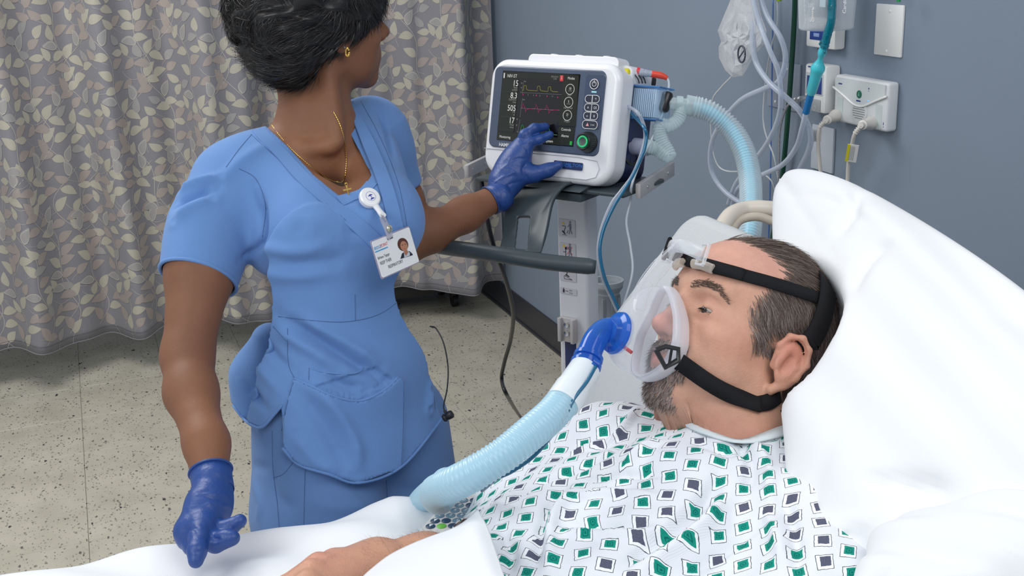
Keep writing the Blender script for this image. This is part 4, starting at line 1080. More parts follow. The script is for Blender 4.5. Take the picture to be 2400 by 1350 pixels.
def haircut(name, R0, D0, L0, w, c0, kp, droop=None, curl=0.10, kind=True, lab=None):
    V, F, Cc = strands(hw(R0[kp]), D0[kp] @ HR.T, L0[kp], w, c0[kp], 3, curl, None if droop is None else droop[kp], rg)
    o = mesh_from(name, V, F, M_hair, patient, False, cols=Cc)
    if kind: o['kind'] = 'stuff'
    if lab: o['label'] = lab
    return o
haircut('hair', R_, cdir, ln_, 0.0008, colh, keep, (-nn * 0.22) @ HR.T, 0.06, lab='short greying brown hair')
def patch(center, rad, n, d0, L, w, col, name, jit=0.25, kn_=None, lab=None, arc=None):
    m = (((fc - np.array(center)) / np.array(rad)) ** 2).sum(1) < 1
    if arc is not None: m = arc(fc)
    if m.sum() < 3: return
    R0, f0 = sample_surface(hv, hq, m, n, rg); n0 = HN[f0[:, 0]]; d = np.tile(np.array(d0, float), (n, 1)); d = d - n0 * (d * n0).sum(1)[:, None]; d /= np.linalg.norm(d, axis=1)[:, None] + 1e-9
    d = d + n0 * 0.35 + rg.randn(n, 3) * jit
    c = np.array(col[0]) * (0.6 + 0.8 * rg.rand(n, 1)) + np.array(col[1]) * (rg.rand(n, 1) ** 2)
    return haircut(name, R0, d, L * (0.6 + 0.7 * rg.rand(n)), w, c, np.ones(n, bool), lab=lab)
def brow(s):
    def f(P):
        x = P[:, 0] * s; zc = np.interp(x, [0.012, 0.03, 0.046, 0.054], [0.043, 0.048, 0.044, 0.034]); return (x > 0.012) & (x < 0.054) & (np.abs(P[:, 2] - zc) < 0.0042) & (P[:, 1] > 0.05)
    return f
for s in (-1, 1): patch(None, None, 420, (s * 1.0, -0.2, -0.1), 0.011, 0.0008, ((0.06, 0.045, 0.035), (0.10, 0.09, 0.08)), 'eyebrow', 0.2, arc=brow(s)) if False else None
for s in (-1, 1):
    m = brow(s)(fc)
    if m.sum() > 3: 
        n = 620; R0, f0 = sample_surface(hv, hq, m, n, rg); n0 = HN[f0[:, 0]]; d = np.tile(A3(s, -0.2, -0.05), (n, 1)) + n0 * 0.12 + rg.randn(n, 3) * 0.2
        haircut('eyebrow', R0, d, 0.0055 * (0.6 + 0.7 * rg.rand(n)), 0.00045, np.array([0.085, 0.062, 0.050]) * (0.6 + 1.2 * rg.rand(n, 1)), np.ones(n, bool))
    n = 60; t = rg.rand(n); R0 = np.stack([s * (0.022 + 0.024 * t), 0.0885 - 0.012 * (t - 0.3) ** 2 * 4 - 0.002, 0.0195 - 0.003 * t], 1)
    haircut('eyelashes', R0, np.stack([s * 0.4 + 0.0 * t, 0.8 + 0 * t, -0.45 + 0 * t], 1) + rg.randn(n, 3) * 0.15, 0.006 + 0.003 * rg.rand(n), 0.0007, np.tile([0.02, 0.015, 0.012], (n, 1)), np.ones(n, bool))
def goatee(P):
    x, y, z = np.abs(P[:, 0]), P[:, 1], P[:, 2]
    chin = (x < 0.027) & (z < -0.062) & (y > 0.060) & (z > -0.104); side = (x > 0.018) & (x < 0.034) & (z < -0.038) & (z > -0.07) & (y > 0.06)
    mus = (x < 0.032) & (z > -0.042) & (z < -0.027) & (y > 0.085)
    return chin | side | mus
n = 3800; R0, f0 = sample_surface(hv, hq, goatee(fc), n, rg); n0 = HN[f0[:, 0]]
d = np.stack([R0[:, 0] * 8, 0.35 + 0 * R0[:, 0], -1.0 + 0 * R0[:, 0]], 1); d = d - n0 * (d * n0).sum(1)[:, None] * 0.6 + n0 * 0.25 + rg.randn(n, 3) * 0.22
gcol = np.array([0.085, 0.055, 0.045]) * (0.5 + rg.rand(n, 1)) + np.array([0.55, 0.50, 0.48]) * (rg.rand(n, 1) ** 1.5) * 0.8
haircut('beard', R0, d, 0.005 + 0.006 * rg.rand(n), 0.0007, gcol, np.ones(n, bool), lab='greying goatee and moustache')
# arm hair
am = (pix(av[aq].mean(1))[:, 0] > 850); n = 1600; R0, f0 = sample_surface(av, aq, am, n, rg); n0 = AN[f0[:, 0]]
d = n0 * 0.5 + A3(-0.7, 0.1, 0.1) + rg.randn(n, 3) * 0.35
V, F, Cc = strands(R0, d, 0.003 + 0.006 * rg.rand(n), 0.00018, np.tile([0.16, 0.10, 0.07], (n, 1)), 3, 0.2, None, rg)
o = mesh_from('arm_hair', V, F, M_hair, patient, False, cols=Cc); o['kind'] = 'stuff'

# ------------------------------------------------------------------ gown
def gown_material(axu, axv, org, rot, name):
    m, n, b = base_mat(name)
    uv = n.new('ShaderNodeUVMap').outputs[0]; sp = n.new('ShaderNodeSeparateXYZ'); n.l.new(uv, sp.inputs[0])
    wn = n.noise(uv, 260.0, 1.0, out=1); sw_ = n.new('ShaderNodeSeparateXYZ'); n.l.new(wn, sw_.inputs[0])
    U, Vv = sp.outputs[0], sp.outputs[1]
    CS = 0.0262
    v = n.m('DIVIDE', Vv, CS); row = n.m('FLOOR', v); u = n.m('ADD', n.m('DIVIDE', U, CS * 1.06), n.m('MULTIPLY', row, 0.41)); colm = n.m('FLOOR', u)
    cb = n.new('ShaderNodeCombineXYZ'); n.l.new(colm, cb.inputs[0]); n.l.new(row, cb.inputs[1])
    wh = n.new('ShaderNodeTexWhiteNoise', noise_dimensions='2D'); n.l.new(cb.outputs[0], wh.inputs['Vector'])
    sc = n.new('ShaderNodeSeparateColor'); n.l.new(wh.outputs['Color'], sc.inputs[0]); r1, r2, r3 = sc.outputs
    x = n.m('SUBTRACT', n.m('SUBTRACT', u, colm), 0.5); y = n.m('SUBTRACT', n.m('SUBTRACT', v, row), 0.5)
    x = n.m('ADD', x, n.m('MULTIPLY', n.m('SUBTRACT', sw_.outputs[0], 0.5), 0.05)); y = n.m('ADD', y, n.m('MULTIPLY', n.m('SUBTRACT', sw_.outputs[1], 0.5), 0.05))
    x = n.m('ADD', x, n.m('MULTIPLY', n.m('SUBTRACT', r2, 0.5), 0.10)); y = n.m('ADD', y, n.m('MULTIPLY', n.m('SUBTRACT', r3, 0.5), 0.10))
    a = n.m('MULTIPLY', n.m('SUBTRACT', r3, 0.5), 0.35); ca_, sa_ = n.m('COSINE', a), n.m('SINE', a)
    xr = n.m('SUBTRACT', n.m('MULTIPLY', x, ca_), n.m('MULTIPLY', y, sa_)); yr = n.m('ADD', n.m('MULTIPLY', x, sa_), n.m('MULTIPLY', y, ca_))
    ch = n.m('MAXIMUM', n.m('ABSOLUTE', xr), n.m('ABSOLUTE', n.m('MULTIPLY', yr, 0.95)))
    x2 = n.m('ADD', xr, 0.035); y2 = n.m('SUBTRACT', yr, 0.025)
    ch2 = n.m('MAXIMUM', n.m('ABSOLUTE', x2), n.m('ABSOLUTE', y2)); eu = n.m('SQRT', n.m('ADD', n.m('MULTIPLY', x2, x2), n.m('MULTIPLY', y2, y2)))
    wv = n.m('SINE', n.m('MULTIPLY', n.m('ADD', U, Vv), 2 * PI / 0.0016)); base = n.mix(n.m('MULTIPLY_ADD', wv, 0.5, 0.5), (0.70, 0.73, 0.79), (0.80, 0.82, 0.86))
    inside = n.m('LESS_THAN', ch, 0.315); rim = n.m('MULTIPLY', inside, n.m('GREATER_THAN', ch, 0.290))
    col = n.mix(inside, base, (0.84, 0.86, 0.88)); col = n.mix(rim, col, (0.08, 0.09, 0.11))
    grey = n.m('LESS_THAN', r1, 0.30)
    nz = n.noise(uv, 900.0, 2.0); gr = n.mix(nz, (0.035, 0.040, 0.075), (0.16, 0.17, 0.24)); gn = n.mix(n.noise(uv, 500.0, 2.0), (0.0, 0.20, 0.145), (0.02, 0.34, 0.26))
    sq = n.m('GREATER_THAN', r2, 0.62); dist = n.m('ADD', n.m('MULTIPLY', sq, ch2), n.m('MULTIPLY', n.m('SUBTRACT', 1.0, sq), eu))
    rings = n.m('MULTIPLY', n.m('GREATER_THAN', n.m('SINE', n.m('MULTIPLY', dist, 78.0)), 0.25), n.m('LESS_THAN', dist, 0.145))
    gn = n.mix(n.m('MULTIPLY', rings, 0.8), gn, (0.0, 0.10, 0.09))
    inner = n.m('LESS_THAN', ch2, 0.205); col = n.mix(inner, col, n.mix(grey, gn, gr))
    n.l.new(col, b.inputs['Base Color']); b.inputs['Roughness'].default_value = 0.85; b.inputs['Specular IOR Level'].default_value = 0.15
    return m
v4 = Vol((-0.02, 0.60, 0.80), (0.86, 1.46, 1.20), 0.0040)
W_ = A3(0, 1, 0)
for a, b, ra, rb in zip(TOR, TOR[1:], (0.185, 0.185, 0.185, 0.178), (0.185, 0.185, 0.178, 0.160)): v4.cone(a, ra, b, rb, 0.05, sq=0.50, ax=PN)
v4.ell((0.50, 0.95, 0.950), (0.11, 0.09, 0.045), None, 0.05); v4.ell((0.50, 1.11, 0.948), (0.11, 0.09, 0.045), None, 0.05)
v4.cone((0.60, 1.045, 0.94), 0.11, NB + A3(0.0, 0, -0.025), 0.070, 0.05)
v4.chain([(0.645, 0.90, 0.985), (0.60, 0.815, 0.955), (0.46, 0.76, 0.915), (0.30, 0.74, 0.88)], [0.062, 0.072, 0.070, 0.070], 0.04)
v4.chain([(0.60, 1.19, 0.965), (0.575, 1.228, 0.955), (0.515, 1.235, 0.925), (0.445, 1.215, 0.895), (0.405, 1.165, 0.885)], [0.058, 0.058, 0.056, 0.056, 0.05], 0.04)
gv_, gq = v4.mesh(3)
# neck opening and hems
nk = NB + A3(0.012, 0.0, 0.02); nax = unit(hw((0, -0.02, -0.05)) - NB)
fcg = gv_[gq].mean(1); rel = fcg - nk; radial = np.linalg.norm(rel - (rel @ nax)[:, None] * nax, axis=1)
keepf = ~((radial < 0.066) & (rel @ nax > -0.06)) & (fcg[:, 0] > 0.02) & ~((fcg[:, 0] < 0.352) & (fcg[:, 1] > 1.08))
GN = normals(gv_, gq)
hitg = Hit(gv_, gq)
gl = [([(1440, 1350), (1500, 1290), (1590, 1230), (1660, 1160), (1700, 1090)], 0.008, -0.010), ([(1480, 1350), (1560, 1300), (1650, 1235), (1710, 1150)], 0.009, 0.009),
      ([(1260, 1350), (1262, 1270), (1275, 1200), (1330, 1130)], 0.006, -0.006), ([(1290, 1350), (1290, 1270), (1300, 1210), (1350, 1150)], 0.007, 0.006),
      ([(1180, 1180), (1290, 1120), (1400, 1080), (1480, 1030)], 0.006, -0.006), ([(1300, 1075), (1420, 1040), (1480, 980), (1500, 935)], 0.006, 0.006),
      ([(1330, 1130), (1450, 1110), (1580, 1110)], 0.005, -0.005), ([(1300, 1180), (1420, 1160), (1560, 1165)], 0.006, 0.005), ([(1310, 1225), (1420, 1230), (1540, 1225)], 0.006, -0.006),
      ([(1310, 1245), (1450, 1250), (1560, 1240)], 0.006, 0.005), ([(1620, 1030), (1700, 1060), (1760, 1040)], 0.006, -0.004), ([(1720, 1010), (1760, 1090), (1740, 1170)], 0.006, -0.005),
      ([(1750, 1010), (1800, 1100), (1810, 1200)], 0.007, 0.006), ([(1560, 1030), (1500, 1060), (1460, 1100)], 0.006, 0.005), ([(1170, 1230), (1200, 1290), (1190, 1350)], 0.006, -0.006),
      ([(1830, 1150), (1860, 1250), (1870, 1350)], 0.007, -0.006), ([(1790, 1180), (1830, 1280), (1840, 1350)], 0.007, 0.005), ([(1600, 1350), (1700, 1290), (1790, 1230)], 0.008, -0.005)]
gl = [(a, b, c * 1.5) for a, b, c in gl]
gv_ = crease(gv_, GN, hitg, gl)
nzs = 0.0016 * np.sin(gv_[:, 0] * 55 + gv_[:, 1] * 38) + 0.0010 * np.sin(gv_[:, 0] * 90 - gv_[:, 1] * 120 + 1.0); gv_ = gv_ + GN * nzs[:, None]
GN = normals(gv_, gq)
# cloth coordinates: the front panel wraps over the chest, the sleeves run along the arms
Aax = unit(A3(0.93, 0, 0.36)); c_ = np.array(TOR[2]); r_ = gv_ - c_
s_ax = r_ @ Aax; yy = r_ @ W_; nn_ = r_ @ PN; aa = np.arctan2(yy * 0.55, nn_ + 0.04); wrap = yy + np.sign(yy) * np.maximum(0, 0.055 - nn_) * 0.75
th0 = math.radians(-34); u0, v0 = wrap, s_ax
UV = np.stack([-u0 * math.cos(th0) - v0 * math.sin(th0) * -1, -u0 * math.sin(th0) * -1 + v0 * math.cos(th0)], 1)
UV = np.stack([-(u0 * math.cos(th0) - v0 * math.sin(th0)), u0 * math.sin(th0) + v0 * math.cos(th0)], 1)
M_gown = gown_material(None, None, None, 0, 'gown_print')
used = np.unique(gq[keepf]); rmap = np.full(len(gv_), -1, np.int64); rmap[used] = np.arange(len(used))
gvs_ = smooth_boundary(gv_[used], rmap[gq[keepf]], 14)
gown = mesh_from('gown', gvs_, rmap[gq[keepf]], M_gown, patient, True, uvs=UV[used]); gown['label'] = 'white gown printed with green and grey squares'
sm_ = gown.modifiers.new('thick', 'SOLIDIFY'); sm_.thickness = 0.0016; sm_.offset = -1
bm_ = np.arange(len(VV)) >= len(V_h) + len(av); hg_ = Hit(gv_[used], rmap[gq[keepf]]); VV[bm_] = tuck(VV[bm_], hg_, 0.010, 0.06, 0.02)
nm_ = (np.arange(len(VV)) < len(V_h)) & (VV[:, 2] < 1.08); VV[nm_] = tuck(VV[nm_], hg_, 0.006, 0.03, 0.004)
mesh_from('body', VV, QQ, M_pskin, patient, True, cols=BODYC)
# binding of the neck opening
NBH = Hit(gv_, gq); ring = []
u_, w_ = frame(nax); pts = []
for k in range(48):
    a = 2 * PI * k / 48; d = u_ * math.cos(a) + w_ * math.sin(a); best = None
    o_ = nk + d * 0.0665 + nax * 0.09; h = NBH.b.ray_cast(Vector(o_), Vector(-nax), 0.2)
    if h[0] is None: h = NBH.b.find_nearest(Vector(nk + d * 0.0665))
    pts.append((np.array(h[0]), np.array(h[1])))
pts = pts + [pts[0]]
PP = np.array([p[0] for p in pts]); 
for _ in range(8): PP = PP[:-1]; PP = (np.roll(PP, 1, 0) + 2 * PP + np.roll(PP, -1, 0)) / 4; PP = np.r_[PP, PP[:1]]
PP = PP + nax * 0.002
NN_ = [unit(nax * 0.6 + (p - nk - nax * ((p - nk) @ nax)) * 6) for p in PP]
M_bind = mat('gown_binding', (0.66, 0.72, 0.74), 0.85, spec=0.15, bump=0.1, bscale=800)
V, F = ribbon(PP, NN_, 0.017, 0.0028); mesh_from('neck_binding', V, F, M_bind, patient, True)

# ------------------------------------------------------------------ mask with headgear (a thing of its own)
M_mask = clear('mask_clear', (0.98, 0.985, 1.0), 0.035, 0.50, (0.88, 0.90, 0.93), 0.05)
M_cush = clear('mask_cushion', (0.88, 0.88, 0.92), 0.45, 0.40, (0.84, 0.84, 0.90), 0.25)
M_strap = mat('black_neoprene', (0.008, 0.008, 0.010), 0.8, spec=0.25, bump=0.3, bscale=900)
M_blue = clear('elbow_blue', (0.20, 0.45, 0.92), 0.35, 0.5, (0.03, 0.17, 0.62), 0.10)
mask = thing('breathing_mask', 'clear breathing mask with milky rim and black headgear worn by the man in bed', 'mask', hw((0, 0.12, -0.02)))
n = 40; rim = []
for k in range(n):                                              # rim loop on the face, head frame
    a = 2 * PI * k / n; ca_, sa_ = math.cos(a), math.sin(a)
    w = 0.036 * (1.0 - 0.42 * max(0, sa_)) ; z = -0.030 + (0.058 if sa_ > 0 else 0.048) * sa_
    x = w * ca_ * (1.0 if sa_ < 0 else 1.0); y = np.interp(z, [-0.085, -0.055, -0.03, 0.0, 0.028], [0.102, 0.101, 0.103, 0.100, 0.104]) - 6.5 * x * x
    rim.append(A3(x, y, z))
rim = np.array(rim)
lay = [(0.97, -0.002), (1.04, 0.003), (1.09, 0.010), (1.08, 0.018), (1.03, 0.024), (0.97, 0.022), (1.00, 0.012)]; V = []; F = []
for sc_, dy in lay: V += [hw(p * A3(sc_, 1, 1) + A3(0, dy, (sc_ - 1) * (p[2] + 0.03))) for p in rim]
for j in range(len(lay) - 1):
    for k in range(n): F.append((j * n + k, j * n + (k + 1) % n, (j + 1) * n + (k + 1) % n, (j + 1) * n + k))
mesh_from('cushion', np.array(V), F, M_cush, mask)
cen = A3(0, 0.164, -0.040); prof = []; m_ = 10; V = []; F = []
base = rim * A3(1.05, 1, 1.03) + A3(0, 0.020, 0)
for j in range(m_ + 1):
    t = j / m_; f = math.cos(t * PI / 2) ** 0.62 if t < 1 else 0.0; g2 = math.sin(t * PI / 2) ** 1.15
    for k in range(n):
        a = 2 * PI * k / n; end = cen + A3(0.019 * math.cos(a), 0, 0.019 * math.sin(a)); b0 = base[k]
        ff = max(f, 0.0); V.append(A3(end[0] + (b0[0] - end[0]) * ff, b0[1] + (end[1] - b0[1]) * g2, end[2] + (b0[2] - end[2]) * ff))
for j in range(m_):
    for k in range(n): F.append((j * n + k, j * n + (k + 1) % n, (j + 1) * n + (k + 1) % n, (j + 1) * n + k))
mesh_from('shell', hw(np.array(V)), F, M_mask, mask)
# forehead stem, T-bar, clips and pad
g = MB(); g.tube([hw(p) for p in spline([A3(0, 0.150, -0.006), A3(0, 0.150, 0.020), A3(0, 0.137, 0.050), A3(0, 0.122, 0.078)], 8)], 0.0050, 10, flat=2.4)
g.tube([hw(p) for p in spline([A3(0, 0.158, -0.012), A3(0, 0.162, 0.015), A3(0, 0.150, 0.050), A3(0, 0.130, 0.080)], 8)], 0.0016, 8)
g.build('forehead_stem', M_mask, mask, True)
g = MB(); g.tube([hw(p) for p in spline([A3(-0.034, 0.110, 0.076), A3(-0.015, 0.121, 0.080), A3(0, 0.124, 0.081), A3(0.015, 0.121, 0.080), A3(0.034, 0.110, 0.076)], 6)], 0.0042, 10, flat=2.0)
for s in (-1, 1):
    P = [hw((s * 0.034 + a, 0.112 - 0.25 * abs(a), 0.076 + b)) for a, b in ((-0.006, -0.012), (0.008, -0.012), (0.008, 0.012), (-0.006, 0.012), (-0.006, -0.012))]
    g.tube(P, 0.0022, 8)
g.build('forehead_bar', clear('mask_clear_thick', (0.95, 0.96, 0.97), 0.30, 0.5, (0.85, 0.86, 0.88), 0.08), mask, True)
for s in (-1, 1): MB().tube([hw(p) for p in spline([A3(s * 0.010, 0.104, 0.066), A3(s * 0.024, 0.101, 0.066), A3(s * 0.038, 0.094, 0.064)], 5)], 0.0042, 10, flat=1.4).build('forehead_pad', clear('pad_amber', (0.9, 0.82, 0.72), 0.45, 0.4, (0.80, 0.70, 0.60), 0.2), mask, True)
# black swivel ring, blue flange, elbow, cuff
dsk = hw(cen); axm = HR[:, 1]
MB().lathe(dsk - axm * 0.004, axm, [(0, 0.022), (0.003, 0.0235), (0.006, 0.022), (0.007, 0.016)], 32).build('swivel_ring', M_mask, mask, True)
elb = thing('mask_elbow', 'translucent blue elbow connector between the clear mask and the pale hose', 'connector', dsk)
EB = M_blue
MB().lathe(dsk + axm * 0.002, axm, [(0, 0.0245), (0.002, 0.0255), (0.006, 0.024), (0.008, 0.018), (0.013, 0.0145)], 36).build('flange', EB, elb, True)
PB = [dsk + axm * 0.008, at(1440, 771, D=1.335), at(1415, 776, D=1.328), at(1395, 797, D=1.318), at(1378, 835, D=1.305)]
S = spline(PB, 10); mesh_from('bend', *sweep(S, [0.0125 + 0.0015 * min(1, i / 20) for i in range(len(S))], 24), EB, elb)
a_ = at(1392, 800, D=1.317); b_ = at(1372, 858, D=1.30); ax = unit(b_ - a_); L = np.linalg.norm(b_ - a_)
MB().lathe(a_, ax, [(0, 0.0135), (L * 0.55, 0.0140), (L * 0.58, 0.0170), (L * 0.72, 0.0172), (L * 0.75, 0.0150), (L * 0.86, 0.0150), (L * 0.88, 0.0178), (L, 0.0178), (L * 1.04, 0.0140)], 30).build('collar', EB, elb, True)
MB().cyl(at(1388, 848, D=1.285), at(1402, 857, D=1.285), 0.0055, 16).build('port', EB, elb, True)
# lower buckle
hookL = [at(*p, D=1.300) for p in ((1538, 820), (1560, 812), (1590, 818), (1590, 845), (1560, 862), (1538, 820))]
P = [np.array(q) for q in hookL]; 
bk = MB(); bk.tube(P, 0.0030, 8); bk.tube([at(1558, 862, D=1.300), at(1588, 843, D=1.300)], 0.0026, 8); bk.tube([at(1575, 815, D=1.300), at(1568, 855, D=1.300)], 0.0016, 8); bk.build('buckle', mat('black_hook', (0.01, 0.01, 0.012), 0.35), mask, True)
MB().tube(spline([at(1452, 798, D=1.375), at(1462, 812, D=1.37), at(1480, 826, D=1.36)], 5), 0.0022, 8).build('red_clip', mat('red_plastic', (0.6, 0.01, 0.02), 0.4), mask, True)
# straps laid over head and hair
def strap_on(name, px, w, lift, hitm=HITH, D=1.40, th=0.0022, taper=None):
    L, NN = hitm.line(px, D=D); 
    for _ in range(6):
        L[1:-1] = (L[:-2] + L[1:-1] * 2 + L[2:]) / 4; NN[1:-1] = NN[:-2] + NN[1:-1] * 2 + NN[2:]
    NN = np.array([unit(q) for q in NN]); L = L + NN * lift
    V, F = ribbon(L, NN, w if taper is None else [w * taper(i / (len(L) - 1)) for i in range(len(L))], th); return mesh_from(name, V, F, M_strap, mask, True)
strap_on('upper_strap', [(1618, 617), (1680, 633), (1745, 650), (1820, 670), (1890, 693), (1935, 708)], 0.0150, 0.0045)
strap_on('strap_tab', [(1618, 617), (1660, 627), (1700, 639), (1740, 650)], 0.0150, 0.0066)
o = strap_on('lower_strap', [(1578, 838), (1620, 866), (1670, 899), (1720, 930), (1762, 950), (1780, 955)], 0.0200, 0.0050, taper=lambda t: 1.0 if t < 0.93 else max(0.25, math.sqrt(max(0, 1 - ((t - 0.93) / 0.07) ** 2))))
def loc_strap(name, pts, w, th=0.0025):
    P = [hw(p) for p in spline([A3(*p) for p in pts], 8)]; N = [unit(q - hw((0, -0.02, 0.02))) for q in P]
    V, F = ribbon(P, N, w, th); return mesh_from(name, V, F, M_strap, mask, True)
strap_on('back_band', [(1898, 560), (1918, 610), (1926, 665), (1922, 720), (1905, 770), (1880, 815)], 0.030, 0.0080, D=1.5)
strap_on('neck_tab', [(1766, 951), (1795, 945), (1820, 926)], 0.019, 0.0030)
loc_strap('neck_band', [(-0.052, -0.030, -0.078), (-0.064, -0.045, -0.066), (-0.064, -0.066, -0.050), (-0.045, -0.088, -0.045), (0, -0.105, -0.04)], 0.026)
loc_strap('far_strap', [(0.040, 0.110, 0.078), (0.060, 0.088, 0.080), (0.074, 0.040, 0.080), (0.084, -0.03, 0.07)], 0.016)
g = MB(); P = [hw(p) for p in ((0.030, 0.118, 0.090), (0.046, 0.108, 0.090), (0.046, 0.108, 0.068), (0.030, 0.118, 0.068), (0.030, 0.118, 0.090))]; g.tube(P, 0.0030, 8); g.build('far_clip', M_strap, mask, True)

# ------------------------------------------------------------------ patient hose and thin pressure line
M_hoseb = clear('hose_blue', (0.72, 0.88, 0.95), 0.62, 0.35, (0.50, 0.74, 0.86), 0.3)
M_hosew = clear('hose_cuff_white', (0.92, 0.95, 0.97), 0.85, 0.15, (0.80, 0.86, 0.90), 0.3)
ph = thing('breathing_hose', 'thick pale blue corrugated breathing hose from the blue elbow down over the bed edge', 'hose', at(1200, 1050, D=1.25))
cuffA, cuffB = at(1374, 862, D=1.297), at(1318, 945, D=1.262); ax = unit(cuffB - cuffA); L = np.linalg.norm(cuffB - cuffA)
MB().lathe(cuffA, ax, [(0, 0.0165), (0.003, 0.0182), (L * 0.55, 0.0185), (L * 0.62, 0.0195), (L, 0.0195)], 36).build('cuff', M_hosew, ph, True)
path = [at(1322, 938, D=1.265), at(1290, 975, D=1.245), at(1240, 1018, D=1.22), at(1180, 1066, D=1.205), at(1110, 1110, D=1.205), at(1052, 1140, D=1.23), at(1022, 1154, D=1.29), at(1030, 1168, D=1.36), at(1046, 1185, D=1.45) + A3(0, 0.0, 0.03), A3(0.375, 1.50, 0.76), A3(0.38, 1.50, 0.55)]
V, F = corrugated(path, 0.0172, 0.0052, 0.0016, 28); mesh_from('corrugated_tube', V, F, M_hoseb, ph)
V, F = corrugated(path[:7], 0.0130, 0.0052, 0.0010, 20); mesh_from('inner_wall', V, F, mat('hose_inner', (0.42, 0.72, 0.84), 0.5), ph)
hose('pressure_line', 'thin dark teal line running beside the pale hose from the blue elbow', 'line', [at(1396, 858, D=1.28), at(1375, 895, D=1.265), at(1345, 935, D=1.25), at(1320, 985, D=1.24), at(1290, 1025, D=1.245), at(1250, 1070, D=1.25), at(1200, 1105, D=1.26), at(1165, 1122, D=1.28), at(1130, 1150, D=1.33)], 0.0022, mat('teal_line', (0.0, 0.11, 0.22), 0.25, coat=0.4), n=10)

# ------------------------------------------------------------------ pillow, top cover, handset
def pillow_mesh(c00, c10, c11, c01, T, n=70, seed=1, pin=0.10, arch=0.0):
    """four corners, bulging both ways, with pinched corners and soft creases"""
    c00, c10, c11, c01 = [np.array(x, float) for x in (c00, c10, c11, c01)]; N = unit(np.cross(c10 - c00, c01 - c00)); V = []
    rg = np.random.RandomState(seed); ph_ = rg.rand(6) * 6
    for sgn in (1, -1):
        for i in range(n + 1):
            for j in range(n + 1):
                u, v = i / n, j / n; U, W = 2 * u - 1, 2 * v - 1
                ed = ((1 - abs(U) ** 2.6) * (1 - abs(W) ** 2.6)); h = T * max(ed, 0) ** 0.42
                rs_ = (abs(U) ** 7 + abs(W) ** 7) ** (1 / 7) / max(abs(U), abs(W), 1e-6); rs_ = max(rs_, 0.9); u, v = 0.5 + U / rs_ / 2, 0.5 + W / rs_ / 2
                uu = u - pin * 0.5 * U * (1 - abs(W) ** 1.5) * abs(U) ** 2 * 0.4; vv = v - pin * 0.5 * W * (1 - abs(U) ** 1.5) * abs(W) ** 2 * 0.4
                vv = vv - arch * math.sin(PI * min(1, max(0, uu))) * (1 - vv)
                p = (c00 * (1 - uu) + c10 * uu) * (1 - vv) + (c01 * (1 - uu) + c11 * uu) * vv
                wv = 0.004 * math.sin(9 * u + 4 * math.sin(5 * v + ph_[0]) + ph_[1]) * max(ed, 0) ** 0.3 + 0.0025 * math.sin(23 * v - 14 * u + ph_[2]) * max(ed, 0) ** 0.3
                V.append(p + N * sgn * (h + wv))
    m = n + 1; F = []
    for s_, b in ((0, 0), (1, m * m)):
        for i in range(n):
            for j in range(n):
                q = (b + i * m + j, b + (i + 1) * m + j, b + (i + 1) * m + j + 1, b + i * m + j + 1); F.append(q if s_ == 0 else q[::-1])
    return np.array(V), np.array(F), N
M_pillow = mat('white_pillowcase', (0.80, 0.81, 0.83), 0.85, spec=0.15, bump=0.08, bscale=800.0, sheen=0.1)
PC = [at(1800, 385, D=1.70), at(2620, 840, D=1.08), at(2680, 1560, D=0.92), at(1855, 1420, D=1.13)]
pv, pq, pnrm = pillow_mesh(PC[0], PC[1], PC[2], PC[3], 0.055, arch=0.13)
if pnrm @ (CAMC - PC[0]) < 0: pnrm = -pnrm
hcn = hw((-0.020, -0.008, 0.008)); rel = pv - hcn; s_n = rel @ pnrm; rho = np.linalg.norm(rel - s_n[:, None] * pnrm, axis=1); rh = 0.113
lim = np.where(rho < rh, -0.85 * np.sqrt(np.maximum(rh * rh - rho * rho, 0)), (rho - rh) * 1.1)
pv = pv + pnrm * (np.minimum(lim - s_n, 0))[:, None]; pv = relax(pv, pq, 6)
_g = np.arange(71 * 71).reshape(71, 71); _b = np.unique(np.r_[_g[0], _g[-1], _g[:, 0], _g[:, -1]]); _m = (pv[_b] + pv[_b + 71 * 71]) / 2; pv[_b] = _m; pv[_b + 71 * 71] = _m      # seam closed all round
PNn = normals(pv, pq); hp = Hit(pv, pq)
pv = crease(pv, PNn, hp, [([(1960, 560), (2000, 480), (2010, 430)], 0.010, -0.008), ([(1850, 450), (1950, 470), (2060, 540)], 0.007, -0.004), ([(1985, 690), (2040, 600), (2100, 560)], 0.010, -0.008), ([(2000, 1120), (2120, 1130), (2240, 1150)], 0.008, -0.010), ([(1860, 1250), (1960, 1240), (2100, 1200)], 0.010, 0.008), ([(1920, 700), (1880, 800), (1850, 950)], 0.012, 0.006)])
pil = mesh_from('pillow', pv, pq, M_pillow); tag(pil, "big white pillow behind the man's head, its top corner against the blue wall", 'pillow')
# second pillow / rolled bedding below it at the lower right
V, Q_, _ = pillow_mesh(at(2060, 1245, D=1.12), at(2600, 1170, D=1.00), at(2560, 1480, D=0.93), at(1960, 1500, D=0.98), 0.045, 50, 5)
pil2 = mesh_from('pillow', V, Q_, M_pillow); tag(pil2, 'lower white pillow showing under the big pillow at the lower right corner', 'pillow')
